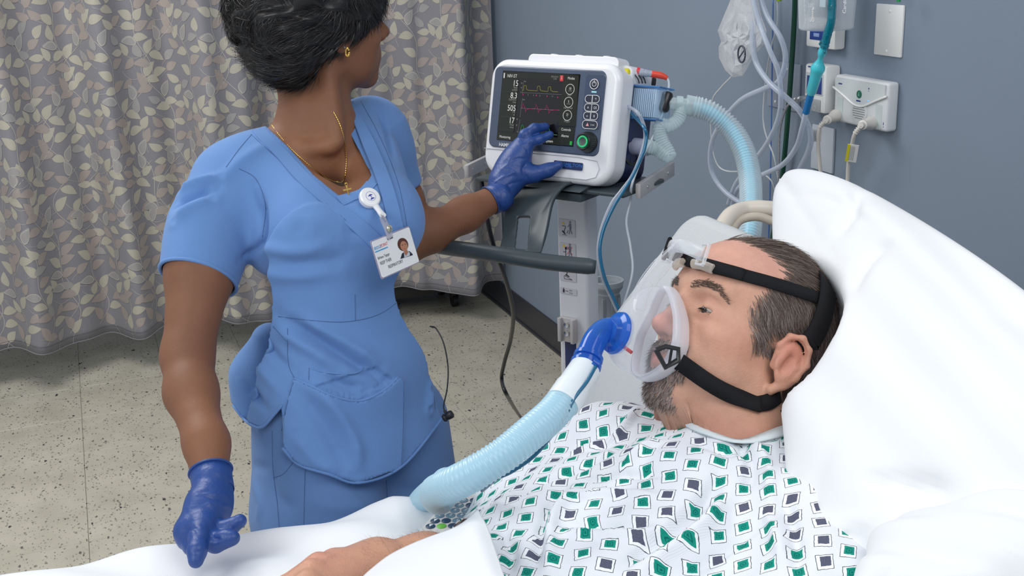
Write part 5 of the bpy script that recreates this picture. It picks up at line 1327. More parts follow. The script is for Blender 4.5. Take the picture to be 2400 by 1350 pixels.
# folded top cover over lap and forearm
rows = [[(760, 1420, 1.10), (830, 1375, 1.13), (872, 1338, 1.155), (915, 1305, 1.175), (965, 1280, 1.19), (1010, 1262, 1.20), (1062, 1243, 1.205), (1096, 1222, 1.21), (1122, 1196, 1.215)],
        [(770, 1460, 1.06), (850, 1400, 1.09), (905, 1352, 1.11), (955, 1320, 1.13), (1000, 1296, 1.14), (1040, 1275, 1.145), (1080, 1258, 1.15), (1110, 1240, 1.155), (1141, 1240, 1.165)],
        [(800, 1500, 1.02), (880, 1440, 1.05), (940, 1395, 1.07), (985, 1360, 1.085), (1030, 1335, 1.095), (1070, 1315, 1.10), (1105, 1300, 1.105), (1130, 1290, 1.11), (1158, 1290, 1.12)],
        [(820, 1560, 0.98), (910, 1500, 1.01), (970, 1460, 1.03), (1020, 1430, 1.045), (1065, 1410, 1.055), (1100, 1390, 1.06), (1130, 1375, 1.065), (1155, 1360, 1.07), (1180, 1355, 1.08)],
        [(850, 1700, 0.93), (950, 1650, 0.95), (1010, 1600, 0.97), (1060, 1560, 0.985), (1100, 1530, 0.995), (1130, 1500, 1.00), (1160, 1480, 1.005), (1185, 1460, 1.01), (1215, 1450, 1.02)]]
G = np.array([[at(x, y, D=d) for x, y, d in r] for r in rows]); G = np.array([spline(list(r), 8) for r in G]); G = np.array([spline(list(G[:, j]), 10) for j in range(G.shape[1])])
a_, b_ = G.shape[:2]; gi = np.arange(a_ * b_).reshape(a_, b_); Q = np.stack([gi[:-1, :-1].ravel(), gi[1:, :-1].ravel(), gi[1:, 1:].ravel(), gi[:-1, 1:].ravel()], 1)
cv_ = mesh_from('top_sheet', G.reshape(-1, 3), Q, M_sheet); tag(cv_, "turned-up white top sheet lying over the man's lap and forearm", 'sheet')
sm_ = cv_.modifiers.new('thick', 'SOLIDIFY'); sm_.thickness = 0.005; sm_.offset = 0
# bed handset with round keys
ZP = 0.885
def hp_(px, py, z=ZP): return at(px, py, Z=z)
k00, kA, kB = hp_(1009, 1235), hp_(1062, 1175), hp_(1061, 1234)
eA = (kA - k00) / 5; eB = (kB - k00) / 2
hs_ = thing('bed_handset', 'pale bed control handset with rows of round blue-grey keys lying under the pale hose', 'handset', k00 - A3(0, 0, 0.012))
UA, UB = unit(eA), unit(eB); la, lb = np.linalg.norm(eA), np.linalg.norm(eB)
poly = [(-1.9, -0.75), (6.0, -0.75), (6.4, -0.3), (6.4, 3.1), (6.0, 3.5), (-1.9, 3.5), (-2.3, 3.1), (-2.3, -0.3)]
M_hand = mat('handset_grey', (0.62, 0.62, 0.60), 0.45)
MB().prism([(p[0] * la, p[1] * lb) for p in poly], k00 - A3(0, 0, 0.014), UA, UB, A3(0, 0, 1), 0.0135).build('case', M_hand, hs_)
MB().prism([(p[0] * la, p[1] * lb) for p in [(-1.2, -0.5), (6.0, -0.5), (6.0, 2.6), (-1.2, 2.6)]], k00, UA, UB, A3(0, 0, 1), 0.0006).build('face_panel', mat('handset_face', (0.60, 0.58, 0.56), 0.5), hs_)
M_k1 = mat('key_bluegrey', (0.13, 0.22, 0.29), 0.4); M_k2 = mat('key_navy', (0.02, 0.05, 0.10), 0.4); M_k3 = mat('key_green', (0.13, 0.45, 0.05), 0.4)
names = {(0, 0): '<', (1, 0): '>', (2, 0): '3', (3, 0): '6', (4, 0): '9', (5, 0): 'A', (0, 1): '', (1, 1): '', (2, 1): '2', (3, 1): '5', (4, 1): '8', (5, 1): '0', (0, 2): '', (1, 2): '1', (2, 2): '4', (3, 2): '7', (4, 2): '', (5, 2): ''}
for (i, j), sx in names.items():
    c = k00 + eA * (i - (0.0)) + eB * j + A3(0, 0, 0.0012)
    mk = M_k3 if (i, j) == (0, 1) else (M_k2 if (i, j) in ((0, 0), (1, 0), (5, 0), (4, 2), (5, 2), (1, 1), (0, 2)) else M_k1)
    r = min(la, lb) * 0.44
    o = MB().lathe(c - A3(0, 0, 0.001), A3(0, 0, 1), [(0, r), (0.0012, r), (0.0018, r * 0.85)], 20).build('key', mk, hs_, True)
    if sx and sx not in '<>': text(sx, r * 1.25, c + A3(0, 0, 0.0010) + UB * r * 0.4 + UA * r * 0.45, -UB, -UA, M_white, o, align='LEFT')
    elif sx: MB().prism([(-0.5 * r, -0.4 * r), (0.5 * r, 0), (-0.5 * r, 0.4 * r)] if sx == '<' else [(-0.5 * r, -0.4 * r), (0.5 * r, 0), (-0.5 * r, 0.4 * r)], c + A3(0, 0, 0.0008), -UA, UB, A3(0, 0, 1), 0.0003).build('arrow', M_white, o)

# ================================================================== THE STANDING PERSON IN SCRUBS
NHR = np.array([[0.2337, 0.9716, 0.0382], [-0.9552, 0.2367, -0.1775], [-0.1815, 0.0050, 0.9834]]); NHT = A3(0.3796, 1.8772, 1.4541)
def nw(p): return np.asarray(p, float) @ NHR.T + NHT
def nl(p): return (np.asarray(p, float) - NHT) @ NHR
LF_ = A3(0.866, 0.5, 0); FW = A3(0.5, -0.866, 0); BK = -FW; UP = A3(0, 0, 1)
def sec(px, py, D, w, d):
    c = at(px, py, D=D); return (c[2], c @ LF_, c @ BK, w, d)
TOP = [sec(820, 1180, 1.87, 0.186, 0.140), sec(815, 1050, 1.865, 0.186, 0.142), sec(802, 930, 1.86, 0.178, 0.136), sec(800, 830, 1.84, 0.160, 0.126), sec(788, 750, 1.83, 0.142, 0.115), sec(785, 690, 1.825, 0.138, 0.110),
       sec(782, 560, 1.82, 0.152, 0.112), sec(762, 470, 1.83, 0.165, 0.105), sec(748, 390, 1.84, 0.160, 0.092), sec(738, 320, 1.85, 0.118, 0.072), sec(735, 270, 1.855, 0.078, 0.060)]
TOP.sort(key=lambda r: r[0])
shR, shL = at(540, 428, D=1.80), at(868, 315, D=1.98)
armR = [at(500, 480, D=1.775), at(468, 640, D=1.72), at(439, 835, D=1.665), at(448, 920, D=1.625), at(484, 1040, D=1.555), at(498, 1135, D=1.515)]
raR = [0.048, 0.0475, 0.0340, 0.0342, 0.0272, 0.0235]
armL = [shL + A3(0.02, 0.01, -0.02), at(935, 480, D=2.03), at(945, 572, D=2.02), at(1010, 543, D=2.04), at(1090, 502, D=2.08), at(1172, 458, D=2.11)]
raL = [0.046, 0.042, 0.034, 0.0335, 0.0290, 0.0230]
nb_ = at(742, 300, D=1.86)
vb = Vol((-0.03, 1.38, 0.86), (0.74, 2.10, 1.60), 0.0030)
vb.place((NHR, NHT)); head_volume(vb, True, 0.96); vb.place()
vb.chain([nw((0, -0.012, -0.035)), nw((0, -0.022, -0.075)), nb_ + A3(0, 0, 0.02), nb_ - A3(0, 0, 0.03)], [0.047, 0.049, 0.050, 0.056], 0.03)
vb.loft((0, 0, 0), UP, LF_, [(t, a, b, w - (0.005 if t > 1.14 else 0.018), d - (0.005 if t > 1.14 else 0.018)) for t, a, b, w, d in TOP], 0.03, ex=2.2)
for px_, py_, D_ in ((735, 545, 1.745), (892, 520, 1.775)): vb.ell(at(px_, py_, D=D_), (0.061, 0.061, 0.059), None, 0.04)
vb.cone(nb_ - A3(0, 0, 0.030), 0.05, shR, 0.044, 0.05); vb.cone(nb_ - A3(0, 0, 0.040), 0.042, shL, 0.042, 0.05)
vb.cone(shR, 0.044, armR[0], 0.047, 0.03); vb.chain(armR, raR, 0.022)
vb.cone(shL, 0.048, armL[0], raL[0], 0.03); vb.chain(armL, raL, 0.022)
vb.cone(at(590, 390, D=1.82), 0.041, at(720, 480, D=1.765), 0.045, 0.04); vb.cone(at(880, 385, D=1.91), 0.036, at(895, 470, D=1.82), 0.042, 0.04); vb.cone(at(575, 450, D=1.80), 0.044, at(660, 560, D=1.78), 0.052, 0.04)
# tendons of the neck and collar bones
vb.chain([nw((0.055, -0.02, -0.040)), at(790, 330, D=1.80)], [0.012, 0.010], 0.022)
vb.chain([at(772, 345, D=1.80), at(710, 350, D=1.795), at(660, 345, D=1.80)], [0.007, 0.005, 0.003], 0.02)
vtu = Vol((-0.03, 1.50, 0.74), (0.64, 2.12, 1.36), 0.0030)
vtu.loft((0, 0, 0), UP, LF_, TOP, 0.03, ex=2.2)
for px_, py_, D_, r in ((735, 548, 1.745, 0.064), (895, 522, 1.775, 0.066)): vtu.ell(at(px_, py_, D=D_), (r, r, r * 0.97), None, 0.045)
vtu.cone(nb_ - A3(0, 0, 0.026), 0.056, shR, 0.052, 0.05); vtu.cone(nb_ - A3(0, 0, 0.030), 0.055, shL, 0.056, 0.05)
vtu.cone(at(575, 450, D=1.80), 0.052, at(660, 560, D=1.78), 0.060, 0.04); vtu.cone(at(590, 390, D=1.82), 0.046, at(720, 480, D=1.765), 0.050, 0.04); vtu.cone(at(870, 370, D=1.90), 0.048, at(890, 470, D=1.81), 0.052, 0.04)
A_ = unit(at(466, 655, D=1.72) - shR); o_ = shR; Ls = float(np.linalg.norm(at(466, 655, D=1.72) - shR))
vtu.cone(shR, 0.054, shR + A_ * 0.05, 0.060, 0.03)
Wd = unit(LF_ - A_ * (LF_ @ A_)); vtu.loft(o_, A_, Wd, [(0.01, 0, 0, 0.050, 0.052), (0.06, -0.006, 0, 0.064, 0.060), (0.11, -0.006, 0, 0.066, 0.060), (Ls + 0.016, 0.0, 0, 0.0565, 0.054)], 0.012)
A2_ = unit(armL[1] - shL); vtu.cone(shL, 0.060, shL + A2_ * 0.03, 0.060, 0.03)
vtu.loft(shL, A2_, unit(LF_ - A2_ * (LF_ @ A2_)), [(0.0, 0, 0, 0.056, 0.054), (0.05, 0, 0, 0.060, 0.056), (0.11, 0, 0, 0.054, 0.052)], 0.02)
vtu.chain([at(632, 800, D=1.865), at(606, 880, D=1.875), at(592, 1000, D=1.885)], [0.030, 0.040, 0.036], 0.03)
# the chest under the scrubs follows the cloth 4.5 mm below it
io = np.round((vtu.lo - vb.lo) / 0.003).astype(int); a0 = np.maximum(io, 0); b0 = np.maximum(-io, 0); sz = np.minimum(vb.n - a0, vtu.n - b0)
sb = tuple(slice(a, a + n_) for a, n_ in zip(a0, sz)); st = tuple(slice(b, b + n_) for b, n_ in zip(b0, sz))
gx, gy, gz = [vb.ax[i][sb[i]] for i in range(3)]; cc0 = at(785, 480, D=1.82)
lat_ = np.abs((gx[:, None, None] - cc0[0]) * LF_[0] + (gy[None, :, None] - cc0[1]) * LF_[1] + 0 * gz[None, None, :])
G_ = vtu.F[st] + 0.0045 + 4 * np.maximum(lat_ - 0.115, 0) + 4 * np.maximum(1.06 - gz, 0)[None, None, :] + 4 * np.maximum(gz - 1.30, 0)[None, None, :]
f_ = vb.F[sb]; hh_ = np.maximum(0.006 - np.abs(f_ - G_), 0) / 0.006; vb.F[sb] = (np.minimum(f_, G_) - hh_ * hh_ * 0.0015).astype(np.float32)
nv, nq = vb.mesh(2); NBN = normals(nv, nq)
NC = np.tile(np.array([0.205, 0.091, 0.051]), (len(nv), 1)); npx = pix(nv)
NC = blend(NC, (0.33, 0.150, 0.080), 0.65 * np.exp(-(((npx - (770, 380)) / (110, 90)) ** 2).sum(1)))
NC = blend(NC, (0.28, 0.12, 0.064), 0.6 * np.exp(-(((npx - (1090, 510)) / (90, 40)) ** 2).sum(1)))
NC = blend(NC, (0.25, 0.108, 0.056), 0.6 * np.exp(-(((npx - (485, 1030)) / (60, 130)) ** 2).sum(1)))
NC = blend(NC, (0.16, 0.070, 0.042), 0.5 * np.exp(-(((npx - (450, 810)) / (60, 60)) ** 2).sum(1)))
nlv = nl(nv); NC = blend(NC, (0.26, 0.115, 0.065), 0.6 * blob(nlv, (0.05, 0.06, -0.02), (0.04, 0.05, 0.05)))
NC = blend(NC, (0.20, 0.055, 0.05), 0.8 * blob(nlv, (0.0, 0.100, -0.049), (0.024, 0.014, 0.008)))
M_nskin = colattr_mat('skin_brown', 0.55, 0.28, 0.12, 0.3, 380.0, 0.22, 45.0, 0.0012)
nurse = thing('person', 'woman in blue scrubs and gloves standing behind the bed, touching the ventilator screen', 'person', (0.33, 1.72, 0.0))
# legs and shoes keep the body whole down to the floor
TR = [[at(750, 1000, D=1.81), at(745, 1200, D=1.80), A3(0.26, 1.70, 0.42), A3(0.26, 1.72, 0.10)], [at(905, 1000, D=1.93), at(940, 1200, D=1.92), A3(0.43, 1.80, 0.42), A3(0.43, 1.82, 0.10)]]
HITN = Hit(nv, nq)
def scrub_mat(name, c):
    return mat(name, c, 0.82, spec=0.18, noise=0.07, nscale=14.0, bump=0.22, bscale=850.0, sheen=0.12)
M_scrub = scrub_mat('scrub_blue', (0.125, 0.245, 0.510)); M_scrubd = mat('scrub_seam', (0.060, 0.125, 0.285), 0.85); M_trs = scrub_mat('scrub_trouser_blue', (0.115, 0.215, 0.440))
# ---- trousers
vt = Vol((-0.02, 1.44, 0.05), (0.66, 2.04, 0.99), 0.0055)
cs = [sec(812, 1080, 1.865, 0.172, 0.125), sec(808, 1000, 1.865, 0.172, 0.125), sec(800, 900, 1.86, 0.155, 0.112)]; cs.sort(key=lambda r: r[0])
vt.loft((0, 0, 0), UP, LF_, cs, 0.03, ex=2.2)
for T_ in TR: vt.chain(T_, [0.105, 0.100, 0.080, 0.082], 0.02)
tv_, tq = vt.mesh(3); TN = normals(tv_, tq); ht = Hit(tv_, tq)
tv_ = crease(tv_, TN, ht, [([(690, 1120), (760, 1135), (880, 1130)], 0.010, -0.004), ([(640, 1080), (650, 1160), (700, 1200)], 0.008, -0.004), ([(700, 1170), (800, 1190), (900, 1180)], 0.010, 0.003), ([(920, 1130), (960, 1150), (1040, 1140)], 0.010, -0.004), ([(590, 1120), (610, 1180), (600, 1230)], 0.008, 0.004), ([(570, 1060), (590, 1090), (640, 1100)], 0.008, -0.004)])
tr_o = mesh_from('trousers', tv_, tq, M_trs, nurse)
def seams(hit, lines, parent, m, r=0.0005, name='seam'):
    for ln in lines:
        L, NN = hit.line(ln)
        if len(L) > 2:
            V, F = sweep(L + NN * r * 0.3, r, 5); mesh_from(name, V, F, m, parent)
ht = Hit(tv_, tq)
seams(ht, [[(638, 1010), (640, 1100), (650, 1180), (655, 1240)], [(716, 1085), (714, 1150), (712, 1240)], [(640, 1120), (665, 1110), (690, 1080)], [(905, 1125), (908, 1180), (906, 1230)]], tr_o, M_scrubd)
for i, T_ in enumerate(TR):
    f = T_[-1]; vs_ = Vol(f + A3(-0.12, -0.22, -0.105), f + A3(0.16, 0.12, 0.03), 0.006)
    hd_ = f * A3(1, 1, 0) + A3(0, 0, 0.040); vs_.chain([hd_ - FW * 0.03, hd_ + FW * 0.07, hd_ + FW * 0.15 - A3(0, 0, 0.004)], [0.040, 0.040, 0.034], 0.02, sq=0.85, ax=UP); vs_.cone(hd_, 0.036, hd_ + A3(0, 0, 0.05), 0.036, 0.02)
    V, Q = vs_.mesh(2); mesh_from('shoe', V, Q, mat('shoe_white', (0.6, 0.6, 0.62), 0.5), nurse)
# ---- tunic
uv_, uq = vtu.mesh(10); _p = pix(uv_); _w = np.exp(-(((_p - (690, 520)) / (95, 90)) ** 2).sum(1) ** 2) + np.exp(-(((_p - (900, 470)) / (80, 80)) ** 2).sum(1) ** 2); uv_ = relax(uv_, uq, 25, 0.5, -0.1, mask=np.minimum(_w, 1)); UN = normals(uv_, uq); hu = Hit(uv_, uq)
CR = [([(640, 612), (690, 622), (760, 618), (830, 600)], 0.012, -0.004), ([(605, 580), (700, 590), (790, 565)], 0.010, 0.005), ([(560, 610), (590, 590), (615, 560), (618, 500), (600, 430)], 0.006, -0.008),
      ([(580, 640), (700, 645), (800, 630)], 0.012, 0.004), ([(640, 330), (560, 380), (520, 430)], 0.010, 0.003), ([(410, 480), (450, 460), (500, 440)], 0.008, -0.008), ([(415, 455), (460, 430), (520, 415)], 0.008, 0.007), ([(408, 520), (440, 490), (500, 465)], 0.009, 0.006),
      ([(700, 540), (760, 520), (830, 540)], 0.020, 0.004), ([(655, 740), (740, 790), (830, 845), (905, 890)], 0.009, -0.009), ([(640, 765), (720, 815), (800, 865)], 0.010, 0.006), ([(690, 745), (800, 800), (900, 860)], 0.012, 0.006),
      ([(620, 800), (650, 840), (700, 880)], 0.008, -0.005), ([(600, 850), (640, 900), (665, 940)], 0.010, 0.004), ([(720, 895), (780, 950), (830, 1040), (838, 1120)], 0.010, 0.006), ([(690, 900), (760, 1000), (820, 1110)], 0.012, -0.005),
      ([(690, 1010), (740, 1080), (800, 1110)], 0.010, 0.004), ([(760, 875), (800, 900), (850, 915)], 0.008, -0.005), ([(990, 680), (985, 760), (1010, 860), (1005, 960)], 0.010, 0.005), ([(1010, 770), (1030, 850), (1030, 950)], 0.008, -0.006),
      ([(985, 560), (975, 640), (950, 690)], 0.010, -0.003), ([(870, 560), (940, 600), (985, 560)], 0.012, 0.002), ([(560, 880), (600, 930), (640, 980)], 0.008, -0.006), ([(880, 240), (905, 300), (925, 380)], 0.006, -0.005)]
CR = [(a, b, c * 1.5) for a, b, c in CR]
uv_ = crease(uv_, UN, hu, CR)
ppx = pix(uv_); fcx = facing(uv_, UN)
pock = [(690, 887), (730, 905), (780, 928), (840, 940), (895, 918), (935, 882), (946, 895), (942, 1100), (838, 1133), (700, 1090), (660, 1050), (672, 950)]
uv_ = uv_ + UN * (0.0045 * (inpoly(ppx, pock) & fcx))[:, None]
pk2 = [(725, 862), (765, 873), (830, 875), (852, 862), (890, 900), (840, 938), (780, 926), (725, 903)]
uv_ = uv_ + UN * (0.0016 * (inpoly(ppx, pk2) & fcx))[:, None]; uv_ = uv_ - UN * (0.004 * (inpoly(ppx, [(735, 905), (780, 918), (840, 928), (895, 905), (920, 888), (880, 860), (800, 885)]) & fcx))[:, None]
UN = normals(uv_, uq)
fcn = uv_[uq].mean(1); fpx = pix(fcn); fn = UN[uq].mean(1); ff = facing(fcn, fn)
VCUT = [(606, 205), (601, 258), (620, 293), (674, 343), (736, 411), (801, 464), (850, 441), (872, 410), (858, 384), (815, 298), (786, 262), (800, 240), (838, 212), (800, 120), (620, 120)]
hemc = np.interp(fpx[:, 0], [500, 545, 575, 612, 660, 664, 700, 770, 840, 938, 1017, 1050, 1100], [925, 945, 988, 1004, 950, 1052, 1090, 1112, 1133, 1098, 1007, 960, 930])
fdep = -((fcn - CAMC) @ CAMR)[:, 2]; rm = (inpoly(fpx, VCUT) & (ff | (fdep < 1.86)) & (fcn[:, 2] > 1.12)) | (ff & (fpx[:, 1] > hemc) & (fcn[:, 2] < 1.0)) | (~ff & (fcn[:, 2] < 0.905))
rm |= (np.linalg.norm((fcn - nb_)[:, :2], axis=1) < 0.060) & (fcn[:, 2] > nb_[2] + 0.004)
endR = o_ + A_ * Ls; rm |= (((fcn - endR) @ A_) > 0.0) & (np.linalg.norm(fcn - endR, axis=1) < 0.075)
endL = shL + A2_ * 0.11; rm |= (((fcn - endL) @ A2_) > -0.004) & (np.linalg.norm(fcn - endL, axis=1) < 0.09) & ((fn @ A2_) > 0.7)
used = np.unique(uq[~rm]); rmap = np.full(len(uv_), -1, np.int64); rmap[used] = np.arange(len(used))
uvs_ = smooth_boundary(uv_[used], rmap[uq[~rm]], 16)
tun = mesh_from('scrub_top', uvs_, rmap[uq[~rm]], M_scrub, nurse, True); sm_ = tun.modifiers.new('thick', 'SOLIDIFY'); sm_.thickness = 0.0016; sm_.offset = -1
hk_ = Hit(uv_[used], rmap[uq[~rm]]); tm = np.linalg.norm(nlv, axis=1) > 0.14; tm &= ~(inpoly(pix(nv), [(560, 200), (600, 330), (740, 480), (800, 500), (900, 470), (900, 400), (840, 300), (840, 190)]) & facing(nv, NBN)); pu_ = inpoly(pix(nv), [(590, 610), (970, 600), (1000, 760), (1050, 960), (560, 960), (580, 760)]) & facing(nv, NBN) & (nv[:, 2] < 1.165) & (-((nv - CAMC) @ CAMR)[:, 2] < 1.93); nv[pu_] -= NBN[pu_] * 0.018; tm &= ~((((nv - shR) @ A_) > Ls - 0.004) & (np.linalg.norm(nv - endR, axis=1) < 0.12)); nv[tm] = tuck(nv[tm], hk_, 0.010, 0.03, 0.008)
fb = nv[nq].mean(1); lt_ = (fb - cc0) @ LF_; ra_ = np.min([np.linalg.norm(fb - np.array(q), axis=1) for q in spline(armR, 4)], axis=0)
nq = nq[~((fb[:, 2] < 1.140) & (np.abs(lt_) < 0.165) & (ra_ > 0.075) & (-((fb - CAMC) @ CAMR)[:, 2] < 1.93))]      # nothing of the waist shows under the scrubs
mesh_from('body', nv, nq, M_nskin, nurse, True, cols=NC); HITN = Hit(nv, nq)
hu = Hit(uv_, uq)
def band(name, line, w, th=0.0018, parent=None, m=None, lift=0.0, it=4):
    L, NN = hu.line(line)
    for _ in range(it):
        L[1:-1] = (L[:-2] + 2 * L[1:-1] + L[2:]) / 4; NN[1:-1] = NN[:-2] + 2 * NN[1:-1] + NN[2:]
    NN = np.array([unit(x) for x in NN]); V, F = ribbon(L + NN * lift, NN, w, th); o = mesh_from(name, V, F, m or M_scrub, parent or tun, True)
    try: o.data.set_sharp_from_angle(angle=0.6)
    except Exception: pass
    return o
band('neck_band', [(592, 262), (603, 298), (628, 330), (664, 365), (708, 415), (770, 472), (845, 533), (900, 585)], 0.0225)
band('neck_band', [(802, 222), (838, 290), (868, 350), (893, 410), (914, 475), (928, 540), (940, 610), (940, 680)], 0.0215, lift=0.0030)
band('inset_panel', [(795, 472), (822, 462), (850, 452), (872, 428)], 0.020, 0.0012)
seams(hu, [[(588, 315), (640, 362), (700, 415), (780, 490), (865, 563)], [(590, 315), (560, 350), (530, 392)], [(845, 236), (880, 300), (912, 370), (936, 440), (952, 520), (962, 600)], [(652, 742), (764, 754), (830, 752), (892, 735), (948, 695)],
           [(832, 690), (833, 752)], [(690, 887), (672, 950), (660, 1010)], [(946, 893), (945, 1000), (940, 1100)], [(1005, 797), (1020, 850), (1017, 920), (1020, 960)], [(615, 555), (622, 480), (600, 420), (560, 395)],
           [(725, 862), (724, 890)], [(674, 770), (676, 850), (690, 887)], [(805, 215), (835, 214)], [(640, 765), (672, 800)]], tun, M_scrubd)
P = [endR - A_ * 0.002 + Wd * 0.0560 * math.cos(a) + np.cross(A_, Wd) * 0.0535 * math.sin(a) for a in np.linspace(0, 2 * PI, 60)]
PP_ = []
for q in P:
    h = hu.b.find_nearest(Vector(q)); PP_.append(np.array(h[0]) if (np.array(h[0]) - endR) @ A_ < 0.001 else q)
for _ in range(5): PP_ = [(PP_[i - 1] + 2 * PP_[i] + PP_[(i + 1) % len(PP_)]) / 4 for i in range(len(PP_))]
V, F = sweep(PP_ + [PP_[0]], 0.0030, 8, False); mesh_from('sleeve_hem', V, F, M_scrub, tun)
def trim(line, r, m=M_scrub, name='hem', D=None):
    L, NN = hu.line(line); L[1:-1] = (L[:-2] + 2 * L[1:-1] + L[2:]) / 4
    V, F = sweep(L, r, 8); return mesh_from(name, V, F, m, tun)
trim([(690, 887), (730, 905), (780, 928), (840, 940), (895, 918), (935, 882)], 0.0022, name='pocket_edge'); trim([(725, 862), (765, 873), (830, 875), (852, 862)], 0.0016, name='pocket_edge')
trim([(540, 942), (575, 986), (611, 1003), (640, 975), (661, 950)], 0.0022); trim([(662, 1050), (700, 1089), (770, 1111), (840, 1132), (938, 1097), (1017, 1006), (1040, 970)], 0.0024)
# ---- gloves
M_glove = mat('nitrile_blue', (0.014, 0.055, 0.235), 0.42, spec=0.5, noise=0.15, nscale=25.0, bump=0.8, bscale=75.0, bdetail=4.0)
SN = A3(-0.8141, -0.5372, 0.2207); SO = A3(0.7937, 2.0039, 1.2785)
def scr(px, py, off): return onplane(px, py, SO + SN * off, SN)
gL = Vol(scr(1140, 470, 0.12) - 0.10, scr(1300, 300, 0.0) + 0.10, 0.0017)
w0 = armL[-1] + A3(0, 0, 0); w1 = scr(1185, 425, 0.062)
gL.cone(w0 - unit(w1 - w0) * 0.006, 0.0270, w1, 0.0260, 0.012, sq=0.85, ax=SN)
kI, kM, kR, kP = scr(1229, 352, 0.044), scr(1216, 346, 0.045), scr(1203, 358, 0.038), scr(1190, 374, 0.030)
for k_, r in ((kI, 0.0150), (kM, 0.0150), (kR, 0.0140), (kP, 0.0130)): gL.cone(w1, 0.0225, k_, r, 0.016)
gL.ell(scr(1208, 392, 0.045), (0.028, 0.026, 0.032), None, 0.02)
gL.chain([kI, scr(1243, 333, 0.040), scr(1264, 327, 0.026), scr(1289, 316, 0.0095)], [0.0105, 0.0094, 0.0086, 0.0074], 0.006)
gL.chain([kM, scr(1229, 316, 0.043), scr(1252, 301, 0.030), scr(1279, 297, 0.0095)], [0.0105, 0.0094, 0.0086, 0.0072], 0.006)
gL.chain([kR, scr(1216, 335, 0.030), scr(1232, 325, 0.018), scr(1246, 328, 0.009)], [0.0100, 0.0090, 0.0084, 0.0072], 0.006)
gL.chain([kP, scr(1200, 356, 0.022), scr(1213, 348, 0.012), scr(1226, 352, 0.009)], [0.0092, 0.0084, 0.0076, 0.0068], 0.006)
gL.chain([scr(1222, 410, 0.050), scr(1252, 408, 0.036), scr(1284, 399, 0.022), scr(1309, 388, 0.0105)], [0.0175, 0.0135, 0.0110, 0.0085], 0.012)
gLv, gLq = gL.mesh(2); GLN = normals(gLv, gLq); hl_ = Hit(gLv, gLq)
gcr = [([(1150, 435), (1180, 415), (1215, 400)], 0.0025, 0.0012), ([(1165, 455), (1195, 432), (1225, 425)], 0.0025, -0.0014), ([(1240, 425), (1225, 400), (1235, 380)], 0.003, -0.0022), ([(1190, 380), (1215, 372), (1240, 372)], 0.0025, -0.0010), ([(1180, 395), (1200, 400), (1215, 415)], 0.0025, 0.0012), ([(1225, 340), (1235, 350), (1238, 362)], 0.002, -0.0012), ([(1255, 395), (1262, 412)], 0.002, -0.0010), ([(1280, 388), (1286, 405)], 0.002, -0.0009), ([(1170, 400), (1190, 385), (1200, 365)], 0.003, 0.0010)]
gLv = crease(gLv, GLN, hl_, gcr)
glo = mesh_from('glove', gLv, gLq, M_glove, nurse); glo['label'] = 'dark blue disposable glove'
def cuffring(c, ax, r, parent, sq=1.0):
    u, w = frame(ax); P = [c + u * r * math.cos(a) + w * r * sq * math.sin(a) for a in np.linspace(0, 2 * PI, 40)]
    V, F = sweep(P, 0.0017, 8, False); mesh_from('cuff_roll', V, F, M_glove, parent)
def cuff(arm, r0, r1, L, parent):
    a, b = np.array(arm[-1]), np.array(arm[-2]); d = unit(b - a); g = MB(); g.lathe(a - d * 0.012, d, [(0, r1), (0.012, r1), (L * 0.6, r0 * 1.02), (L, r0 * 1.06)], 36)
    F = g.F[:-2]; o = mesh_from('cuff', g.V[0], F, M_glove, parent); sm = o.modifiers.new('thick', 'SOLIDIFY'); sm.thickness = 0.0008
    cuffring(a + d * (L - 0.012), d, r0 * 1.06, o)
cuff(armL, 0.0252, 0.0262, 0.034, glo)
def bedpt(px, py, h): return at(px, py, Z=h)
g0 = armR[-1]; gR = Vol(A3(-0.03, 1.26, 0.80), A3(0.20, 1.52, 0.99), 0.0017)
pw = at(487, 1190, D=1.485); pk = at(452, 1244, D=1.455)
gR.cone(g0 + A3(0, 0, 0.004), 0.0262, at(496, 1172, D=1.50), 0.0245, 0.01)
gR.chain([at(496, 1172, D=1.50), pw, pk], [0.0245, 0.0265, 0.0215], 0.014, sq=0.8, ax=A3(0.3, -0.9, 0.2))
gR.cone(pw, 0.024, at(478, 1240, D=1.45), 0.019, 0.014)
gR.ell(at(436, 1243, D=1.458), (0.0125, 0.0150, 0.0125), None, 0.014); gR.ell(at(446, 1262, D=1.455), (0.013, 0.015, 0.012), None, 0.012)
gR.chain([at(472, 1232, D=1.445), at(466, 1258, D=1.425), at(462, 1290, D=1.405), at(459, 1314, D=1.398)], [0.0150, 0.0118, 0.0108, 0.0092], 0.008)
gR.chain([at(492, 1240, D=1.465), at(508, 1250, D=1.455), at(535, 1238, D=1.452), at(562, 1221, D=1.452)], [0.0150, 0.0110, 0.0102, 0.0088], 0.008)
gR.chain([at(486, 1262, D=1.445), at(505, 1272, D=1.432), at(530, 1262, D=1.428), at(546, 1261, D=1.425)], [0.0140, 0.0115, 0.0102, 0.0088], 0.008)
gR.chain([at(446, 1262, D=1.452), at(450, 1282, D=1.440), at(465, 1290, D=1.452)], [0.0110, 0.0095, 0.0085], 0.007); gR.chain([at(436, 1243, D=1.458), at(436, 1268, D=1.465), at(452, 1275, D=1.475)], [0.0110, 0.0095, 0.0085], 0.007)
gRv, gRq = gR.mesh(2); GRN = normals(gRv, gRq); hr_ = Hit(gRv, gRq)
